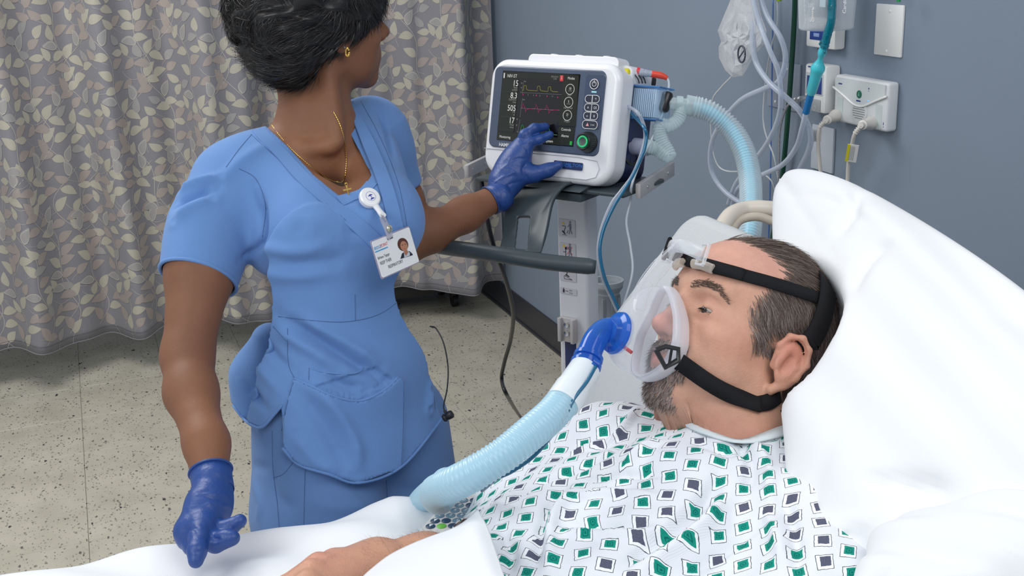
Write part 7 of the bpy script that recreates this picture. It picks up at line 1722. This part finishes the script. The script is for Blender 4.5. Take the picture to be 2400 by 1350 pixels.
for cx, cy, m_ in ((1390, 252, mat('ring_yellow', (0.8, 0.7, 0.02), 0.4)), (1412, 256, M_black), (1440, 258, M_black), (1466, 260, M_black)):
    y_, w_ = vs(cx, cy); MB().lathe(vp(0.150, w_, y_), vU, [(0, 0.0080), (0.010, 0.0083), (0.012, 0.007), (0.014, 0.004)], 20).build('socket', m_, vent, True)
g = MB()
for cx, cy in ((1412, 300), (1440, 300), (1466, 300)): y_, w_ = vs(cx, cy); g.tube(spline([vp(0.163, w_ + 0.012, y_), vp(0.172, w_ + 0.002, y_ + 0.004), vp(0.170, w_ - 0.006, y_ + 0.016)], 5), 0.0011, 6)
o = g.build('cap_strap', M_black, vent, True); o['kind'] = 'stuff'
y_, w_ = vs(1585, 325); MB().box(vp(0.166, w_, y_ - 0.006), (0.01, 0.014, 0.014), VR, 0.002).build('side_catch', M_black, vent, True)
# red and grey cable with its black sleeve
def cpx(cx, cy, D): return at(1080 + cx * .28156, 100 + cy * .28156, D=D)
DS = float(-((vp(0.18, 0.07, 0.08) - CAMC) @ CAMR)[2])
fc_ = thing('sensor_cable', 'red and grey plug with pale cable and black sleeve on the ventilator', 'cable', cpx(1480, 250, DS))
MB().cyl(cpx(1460, 238, DS), cpx(1480, 245, DS), 0.0080, 18).build('red_collar', mat('collar_red', (0.7, 0.03, 0.05), 0.4), fc_, True)
a_, b_ = cpx(1476, 246, DS), cpx(1604, 262, DS); ax = unit(b_ - a_); L = np.linalg.norm(b_ - a_); MB().lathe(a_, ax, [(0, 0.0065), (L * 0.2, 0.0078), (L * 0.22, 0.0070), (L * 0.3, 0.0078), (L * 0.32, 0.0068), (L * 0.55, 0.0068), (L * 0.6, 0.0062), (L, 0.0058)], 24).build('plug', mat('plug_grey', (0.36, 0.40, 0.48), 0.35), fc_, True)
mesh_from('red_boot', *sweep(spline([b_ - ax * 0.004, cpx(1650, 270, DS), cpx(1690, 282, DS), cpx(1718, 296, DS)], 8), [0.0062] * 9 + [0.0062 - 0.0024 * i / 16 for i in range(16)], 16), mat('boot_red', (0.72, 0.06, 0.03), 0.4), fc_)
M_pale = mat('cable_pale', (0.55, 0.60, 0.66), 0.4)
mesh_from('cable', *sweep(spline([cpx(1712, 293, DS), cpx(1728, 318, DS), cpx(1732, 360, DS), cpx(1726, 405, DS), cpx(1718, 450, DS), cpx(1700, 520, DS), cpx(1680, 590, DS), cpx(1660, 640, DS), cpx(1630, 720, DS), cpx(1580, 820, DS), cpx(1520, 930, DS - 0.01), cpx(1470, 1050, DS - 0.02), cpx(1420, 1200, DS - 0.03), at(1478, 470, D=DS), at(1468, 520, D=DS), at(1478, 580, D=DS), at(1482, 640, D=DS), at(1460, 720, D=DS)], 8), 0.0024, 8), M_pale, fc_)
a_, b_ = cpx(1728, 408, DS - 0.004), cpx(1680, 578, DS - 0.004); ax = unit(b_ - a_); L = np.linalg.norm(b_ - a_); MB().lathe(a_, ax, [(0, 0.004), (0.002, 0.0085), (0.006, 0.0103), (L * 0.5, 0.0100), (L - 0.006, 0.0103), (L - 0.002, 0.0085), (L, 0.004)], 24).build('black_sleeve', mat('ferrite_black', (0.010, 0.010, 0.012), 0.3), fc_, True)
# filter, wye and limbs
fl = thing('breathing_filter', 'clear blue box filter with white pleats on the side of the ventilator', 'filter', cpx(1560, 505, DS))
fcn_ = cpx(1565, 507, DS + 0.01); FR = VR.copy(); wd_ = 0.058
MB().box(fcn_, (0.030 + 0.036, 0.052, 0.058), VR, 0.004).build('casing', clear('filter_blue', (0.86, 0.94, 1.0), 0.10, 0.35, (0.50, 0.70, 0.92), 0.08), fl, True)
for i in range(13): MB().box(fcn_ + vU * (-0.024 + 0.004 * i), (0.0014, 0.044, 0.050), VR).build('pleat', mat('pleat_white', (0.75, 0.82, 0.90), 0.6) if i == 0 else bpy.data.materials['pleat_white'], fl)
g = MB()
for w_ in (-0.029, 0.029):
    P = [fcn_ + vU * a * 0.034 + vI * b * 0.027 + vW * w_ for a, b in ((-1, -1), (1, -1), (1, 1), (-1, 1), (-1, -1))]; g.tube(P, 0.0016, 6)
g.build('rim', clear('filter_rim', (0.4, 0.6, 0.9), 0.6, 0.3, (0.08, 0.28, 0.62), 0.1), fl, True)
M_wh = clear('hose_clear', (0.92, 0.97, 0.98), 0.32, 0.5, (0.74, 0.86, 0.88), 0.25)
wye = thing('hose_wye', 'clear wye connector between the box filter and the two corrugated hoses', 'connector', cpx(1830, 510, DS))
g = MB(); A_w, B_w = cpx(1690, 500, DS), cpx(1890, 520, DS); g.cyl(A_w, B_w, 0.0115, 26); g.cyl(cpx(1850, 505, DS), cpx(1835, 590, DS), 0.0110, 24); g.lathe(cpx(1790, 500, DS), unit(B_w - A_w), [(0, 0.0125), (0.008, 0.0130), (0.012, 0.0125)], 26); g.build('tee', M_wh, wye, True)
exh = thing('expiratory_hose', 'short clear corrugated hose curling from the wye down to the lower port', 'hose', cpx(1680, 700, DS))
path = [cpx(1838, 580, DS), cpx(1800, 650, DS), cpx(1735, 690, DS), cpx(1665, 690, DS), cpx(1655, 750, DS), cpx(1680, 830, DS), cpx(1720, 900, DS), cpx(1735, 945, DS), cpx(1690, 930, DS), cpx(1640, 890, DS), cpx(1560, 865, DS)] + [vp(0.188, wpp, yp)]
path = path[:-1] + [vp(0.20, wpp, yp), vp(0.185, wpp, yp)]
mesh_from('corrugated_tube', *corrugated(path, 0.0115, 0.0045, 0.0020, 22), M_wh, exh)
ins = thing('inspiratory_hose', 'clear and blue corrugated hose arching from the ventilator down behind the bed head', 'hose', at(1700, 320, D=2.2))
MB().cyl(cpx(1870, 515, DS), at(1640, 252, D=DS), 0.0180, 28).build('cuff', M_wh, ins, True)
pth = [at(1625, 249, D=DS), at(1665, 262, D=DS), at(1710, 298, D=DS), at(1742, 350, D=DS - 0.02), at(1757, 410, D=DS - 0.05), at(1760, 470, D=DS - 0.10), at(1758, 540, D=DS - 0.15), at(1740, 640, D=DS - 0.2)]
mesh_from('corrugated_tube', *corrugated(pth, 0.0160, 0.0062, 0.0044, 30), clear('hose_clear2', (0.92, 0.97, 1.0), 0.30, 0.6, (0.80, 0.88, 0.92), 0.2), ins)
mesh_from('blue_liner', *sweep(spline(pth, 16), 0.0105, 18), mat('liner_blue', (0.16, 0.62, 0.78), 0.4), ins)
# pressure lines from the ventilator down to the patient
DL = DS - 0.05
hose('pressure_line', 'clear line looping from the ventilator side down behind the bed', 'line', [vp(0.165, w2b, y2_), cpx(1400, 535, DS - 0.02), cpx(1470, 580, DL), cpx(1515, 660, DL), cpx(1535, 760, DL), cpx(1520, 860, DL), cpx(1480, 990, DL), cpx(1420, 1120, DL), cpx(1330, 1240, DL), at(1432, 480, D=DL), at(1410, 535, D=DL), at(1402, 590, D=DL), at(1412, 650, D=DL), at(1436, 705, D=DL), at(1480, 800, D=DL)], 0.0032, clear('line_clear', (0.85, 0.88, 0.92), 0.4, 0.5, (0.55, 0.60, 0.68), 0.15), n=10)
hose('pressure_line', 'dark teal line running beside the clear one from the ventilator to the bed', 'line', [vp(0.165, w1b - 0.03, y1_ + 0.03), cpx(1520, 700, DL - 0.005), cpx(1545, 780, DL - 0.005), cpx(1530, 880, DL - 0.005), cpx(1500, 960, DL - 0.005), cpx(1430, 1110, DL - 0.005), cpx(1350, 1240, DL - 0.005), at(1438, 485, D=DL - 0.005), at(1414, 540, D=DL - 0.005), at(1406, 590, D=DL - 0.005), at(1417, 650, D=DL - 0.005), at(1441, 705, D=DL - 0.005), at(1485, 800, D=DL - 0.005)], 0.0030, mat('line_teal', (0.0, 0.12, 0.25), 0.2, coat=0.5), n=10)
# ---- cart
cart = thing('ventilator_cart', 'white column cart with dark tray, aluminium side rails and charcoal push handle', 'cart', A3(VT[0] + 0.05, VT[1] + 0.06, 0))
cR = A3(0.5507, -0.8347, 0); cI = A3(0.8347, 0.5507, 0); CRm = np.stack([cR, cI, UP], 1)
M_chc = mat('charcoal_plastic', (0.045, 0.062, 0.072), 0.42); M_alu = mat('brushed_aluminium', (0.56, 0.53, 0.53), 0.38, 0.35, bump=0.05, bscale=300); M_colw = mat('cart_white', (0.74, 0.74, 0.78), 0.35, coat=0.2)
zt = 1.135; c0 = vp(0.030, -0.13, 0.075); c0[2] = zt
MB().box(c0 + cI * 0.01, (0.335, 0.15, 0.008), CRm, 0.003).box(c0 - UP * 0.012, (0.16, 0.14, 0.016), CRm, 0.003).build('tray', M_chc, cart, True)
# shallow foot ring lifting the ventilator's tilt
MB().prism([(-0.09, 0.0), (0.09, 0.0), (0.09, 0.030), (-0.09, 0.0)][:3], c0 + UP * 0.004 - cR * 0.08, cI, UP, cR, 0.17).build('tilt_wedge', M_chc, cart)
def rail(p0, p1, h, name='side_rail'):
    p0, p1 = np.array(p0), np.array(p1); d = unit(p1 - p0); n_ = np.cross(d, UP); Rr = np.stack([d, n_, UP], 1)
    r_ = MB().box((p0 + p1) / 2, (np.linalg.norm(p1 - p0), 0.010, h), Rr, 0.002).build(name, M_alu, cart, True)
    for t in (0.2, 0.8):
        q = p0 + (p1 - p0) * t; s_ = 1 if (CAMC - q) @ n_ > 0 else -1
        MB().lathe(q + n_ * s_ * 0.005, n_ * s_, [(0, 0.0035), (0.0012, 0.0032), (0.0006, 0.0012)], 12).build('screw', M_steel, r_, True)
rail(at(1495, 449, Z=zt + 0.004), at(1576, 395, Z=zt + 0.004), 0.028); rail(at(1093, 402, Z=zt + 0.004), at(1142, 378, Z=zt + 0.004), 0.026)
# column
colc = onplane(1341, 600, VT + cI * 0.075, cI); colc[2] = 0; ctop = 1.115
g = MB(); g.prism([(-0.0345, 0.0), (0.0345, 0.0), (0.0345, 0.030), (0.028, 0.052), (-0.028, 0.052), (-0.0345, 0.030)], colc + UP * 0.10, cR, cI, UP, ctop - 0.10)
o = g.build('column', M_colw, cart, True, 30); bv = o.modifiers.new('bev', 'BEVEL'); bv.width = 0.005; bv.segments = 3; bv.limit_method = 'ANGLE'
def cl(px, py, off=0.0): return onplane(px, py, colc - cI * off, cI)
# blue inlay low on the column, aluminium clamp plate with two bolts
a_, b_ = cl(1322, 800, 0.0008), cl(1354, 900, 0.0008); MB().box((a_ + b_) / 2 - UP * 0.08, (0.026, 0.002, abs(a_[2] - b_[2]) + 0.16), CRm, 0.0005).build('blue_inlay', mat('inlay_navy', (0.012, 0.022, 0.10), 0.4), cart, True)
a_, b_ = cl(1312, 741, 0.006), cl(1351, 805, 0.006); cc_ = (a_ + b_) / 2; hh = abs(a_[2] - b_[2]) * 0.98; ww = abs((b_ - a_) @ cR)
cp_ = MB().box(cc_, (ww, 0.008, hh), CRm, 0.001).box(cc_ - cI * 0.006 - cR * (ww / 2 - 0.004), (0.008, 0.008, hh), CRm, 0.001).box(cc_ - cI * 0.006 + cR * (ww / 2 - 0.004), (0.008, 0.008, hh), CRm, 0.001).build('clamp_plate', M_alu, cart, True)
for dz in (0.012, -0.006): MB().lathe(cc_ - cI * 0.004 + UP * dz, -cI, [(0, 0.0060), (0.003, 0.0058), (0.0015, 0.0025)], 18).build('bolt', M_steel, cp_, True)
# stickers with their pictograms
M_stk = mat('sticker_grey', (0.62, 0.61, 0.65), 0.45); M_pict = mat('pictogram_grey', (0.20, 0.19, 0.26), 0.5); M_pictk = mat('pictogram_black', (0.02, 0.02, 0.03), 0.5); M_yel = mat('sign_yellow', (0.85, 0.60, 0.05), 0.5); M_red = mat('sign_red', (0.75, 0.03, 0.05), 0.5)
def sticker(px0, py0, px1, py1):
    a_, b_ = cl(px0, py0, 0.0006), cl(px1, py1, 0.0006); c = (a_ + b_) / 2; w_, h_ = abs((b_ - a_) @ cR), abs(a_[2] - b_[2])
    s_ = MB().prism(rrect(-w_ / 2, -h_ / 2, w_ / 2, h_ / 2, 0.002, 3), c, cR, UP, -cI, 0.0005).build('sticker', M_stk, cart); return s_, c, w_, h_
def pict(s_, c, m, polys, name='pictogram'):
    g = MB()
    for p in polys: g.prism(p, c, cR, UP, -cI, 0.0008)
    g.build(name, m, s_)
def line2(a, b, t=0.0010): a = np.array(a); b = np.array(b); d = b - a; d = d / np.linalg.norm(d); n_ = np.array([-d[1], d[0]]) * t / 2; return [tuple(a - n_), tuple(b - n_), tuple(b + n_), tuple(a + n_)]
def man(x, z, k=1.0): return [[(x + 0.0025 * k * math.cos(a), z + 0.013 * k + 0.0025 * k * math.sin(a)) for a in np.linspace(0, 2 * PI, 10, endpoint=False)], line2((x, z + 0.0100 * k), (x + 0.0005, z - 0.001 * k), 0.0052 * k), line2((x - 0.001, z + 0.009 * k), (x - 0.006 * k, z + 0.002 * k), 0.0016 * k), line2((x, z), (x - 0.0035 * k, z - 0.013 * k), 0.0022 * k), line2((x, z), (x + 0.004 * k, z - 0.012 * k), 0.0022 * k)]
tri = lambda x, z: [(x - 0.0036, z - 0.003), (x + 0.0036, z - 0.003), (x, z + 0.0035)]
s_, c, w_, h_ = sticker(1309, 512, 1349, 558); pict(s_, c, M_yel, [tri(-0.008, 0.010)]); pict(s_, c, M_pict, man(0.008, 0.001, 0.95)); pict(s_, c, M_pictk, [line2((-0.011, 0.004), (-0.003, 0.004), 0.0012), line2((-0.003, 0.003), (-0.0075, -0.010), 0.0014), line2((-0.011, -0.006), (-0.004, -0.012), 0.003), line2((-0.011, -0.014), (0.0, -0.014), 0.0008), line2((0.0, -0.010), (0.003, -0.004), 0.0012)])
s_, c, w_, h_ = sticker(1311, 567, 1350, 611); pict(s_, c, M_yel, [tri(-0.008, 0.011)]); pict(s_, c, M_pict, man(0.006, 0.002, 0.95)); pict(s_, c, M_pictk, [line2((-0.004, 0.006), (-0.004, -0.013), 0.0014), line2((-0.006, 0.006), (-0.001, 0.006), 0.005), line2((-0.010, -0.002), (-0.004, -0.002), 0.0012)]); pict(s_, c, M_red, [line2((-0.001, 0.010), (0.011, -0.006), 0.0012), line2((0.011, 0.010), (-0.001, -0.006), 0.0012)])
s_, c, w_, h_ = sticker(1312, 618, 1351, 662); pict(s_, c, M_pictk, [line2((-0.009, -0.006), (0.010, -0.013), 0.0008), line2((-0.009, -0.013), (0.010, -0.013), 0.0008), line2((-0.009, -0.013), (-0.009, -0.006), 0.0008), line2((0.000, 0.010), (-0.003, -0.004), 0.0018), line2((-0.006, -0.004), (0.003, -0.007), 0.0025)])
s_, c, w_, h_ = sticker(1313, 672, 1352, 693); pict(s_, c, M_pictk, [line2((-0.011, -0.004), (-0.011, 0.003), 0.004), line2((-0.011, 0.004), (-0.011, 0.0055), 0.0025)]); text('max.', 0.0042, c - cI * 0.0008 - cR * 0.007 - UP * 0.001, cR, UP, M_pictk, s_); text('44 lb', 0.0036, c - cI * 0.0008 + cR * 0.002 + UP * 0.001, cR, UP, M_pictk, s_); text('20 kg', 0.0036, c - cI * 0.0008 + cR * 0.002 - UP * 0.004, cR, UP, M_pictk, s_)
# charcoal bracket with its slot, push handle
def bq(px, py, D): return at(px, py, D=D)
B = [[(1205, 440, 2.19), (1250, 434, 2.17), (1300, 430, 2.15), (1345, 428, 2.13)], [(1190, 470, 2.15), (1235, 465, 2.13), (1285, 458, 2.11), (1322, 436, 2.11)], [(1183, 510, 2.12), (1225, 508, 2.10), (1265, 505, 2.09), (1297, 470, 2.09)], [(1180, 550, 2.09), (1213, 552, 2.08), (1250, 552, 2.07), (1282, 540, 2.06)], [(1172, 583, 2.05), (1205, 588, 2.04), (1240, 592, 2.03), (1268, 594, 2.03)]]
G = np.array([[bq(*p) for p in r] for r in B]); G = np.array([spline(list(r), 14) for r in G]); G = np.array([spline(list(G[:, j]), 14) for j in range(G.shape[1])])
a2, b2 = G.shape[:2]; gi = np.arange(a2 * b2).reshape(a2, b2); Q = np.stack([gi[:-1, :-1].ravel(), gi[1:, :-1].ravel(), gi[1:, 1:].ravel(), gi[:-1, 1:].ravel()], 1)
V = G.reshape(-1, 3); fp = pix(V[Q].mean(1)); keep = ~inpoly(fp, [(1214, 508), (1243, 510), (1243, 520), (1236, 590), (1207, 586)])
V = smooth_boundary(V, Q[keep], 3); o = mesh_from('handle_bracket', V, Q[keep], M_chc, cart); sm_ = o.modifiers.new('thick', 'SOLIDIFY'); sm_.thickness = 0.006; sm_.offset = 0
hpth = [at(960, 560, D=2.12), at(1030, 577, D=2.06), at(1110, 588, D=2.02), at(1200, 602, D=1.99), at(1290, 615, D=1.975), at(1396, 626, D=1.965)]
S = spline(hpth, 12); n_ = len(S); mesh_from('push_handle', *sweep(S, [0.0140 - 0.004 * max(0, (i - n_ + 3) / 3) for i in range(n_)], 18), M_chc, cart)
# base with five wheels
bcn = colc + cI * 0.02
g = MB().box(bcn + UP * 0.09, (0.10, 0.10, 0.05), CRm, 0.01)
for a in np.linspace(0, 2 * PI, 5, endpoint=False):
    d = cR * math.cos(a + 0.3) + cI * math.sin(a + 0.3); g.tube([bcn + UP * 0.09, bcn + d * 0.13 + UP * 0.085, bcn + d * 0.24 + UP * 0.070], [0.030, 0.024, 0.018], 12, flat=0.8)
g.build('base', M_colw, cart, True)
for a in np.linspace(0, 2 * PI, 5, endpoint=False):
    d = cR * math.cos(a + 0.3) + cI * math.sin(a + 0.3); q = bcn + d * 0.24; s_ = np.cross(d, UP)
    MB().cyl(q - s_ * 0.012 + UP * 0.035, q + s_ * 0.012 + UP * 0.035, 0.035, 24).box(q + UP * 0.06, (0.03, 0.03, 0.03), CRm, 0.004).build('caster', M_darkg, cart, True)
# black power cord to the floor
pcd = hose('power_cord', 'black power cord hanging from the cart tray down to the floor', 'cord', [at(1128, 420, D=2.28), at(1134, 470, D=2.28), at(1143, 520, D=2.28), at(1158, 580, D=2.30), at(1180, 640, D=2.35), at(1197, 700, D=2.45), at(1203, 745, D=2.55), at(1196, 800, D=2.70), at(1182, 850, D=2.80), at(1176, 890, D=2.86), at(1190, 930, D=2.80) , at(1222, 980, Z=0.006), at(1262, 1030, Z=0.006), at(1330, 1075, Z=0.006)], 0.0048, mat('cord_black', (0.012, 0.012, 0.016), 0.35), n=12)
# grey canister holder by the wall, behind the column
ch_ = thing('canister_holder', 'grey ring-topped plastic canister holder by the wall behind the cart column', 'holder', at(1420, 720, D=3.1))
M_gry = mat('holder_grey', (0.20, 0.22, 0.25), 0.5); DH = 3.05; pc_ = at(1424, 668, D=DH); rH = 0.5 * (1462 - 1386) / 2720 * DH
ch_.location = pc_ - UP * 0.22
MB().lathe(pc_, UP, [(0, rH * 0.95), (0.010, rH), (0.014, rH), (0.014, rH * 0.82), (-0.02, rH * 0.76), (-0.03, rH * 0.6)], 44).build('top_ring', mat('holder_light', (0.30, 0.33, 0.36), 0.45), ch_, True)
MB().lathe(pc_ - UP * 0.125, UP, [(0, rH * 0.78), (0.012, rH * 0.86), (0.02, rH * 0.78), (0.06, rH * 0.70), (0.105, rH * 0.72), (0.12, rH * 0.95), (0.126, rH * 0.95)], 40).build('body', M_gry, ch_, True)
MB().lathe(pc_ - UP * 0.215, UP, [(0, rH * 0.9), (0.02, rH * 1.0), (0.06, rH * 0.98), (0.085, rH * 0.8), (0.095, rH * 0.6)], 40).build('base_cup', M_gry, ch_, True)
for a in np.linspace(0, 2 * PI, 8, endpoint=False):
    d = A3(math.cos(a), math.sin(a), 0); MB().box(pc_ - UP * 0.075 + d * rH * 0.72, (0.008, 0.008, 0.09)).build('rib', M_gry, ch_)
MB().cyl(pc_ + A3(0.02, 0.01, -0.36), pc_ + A3(0.02, 0.01, -0.2), 0.014, 16).build('post', M_gry, ch_, True)
q = pc_ - UP * 0.36 + A3(0.02, 0.01, 0)
MB().cyl(A3(q[0], q[1], 0.0), A3(q[0], q[1], 0.02), 0.10, 30).cyl(A3(q[0], q[1], 0.0), q + UP * 0.02, 0.014, 16).build('foot', M_gry, ch_, True)
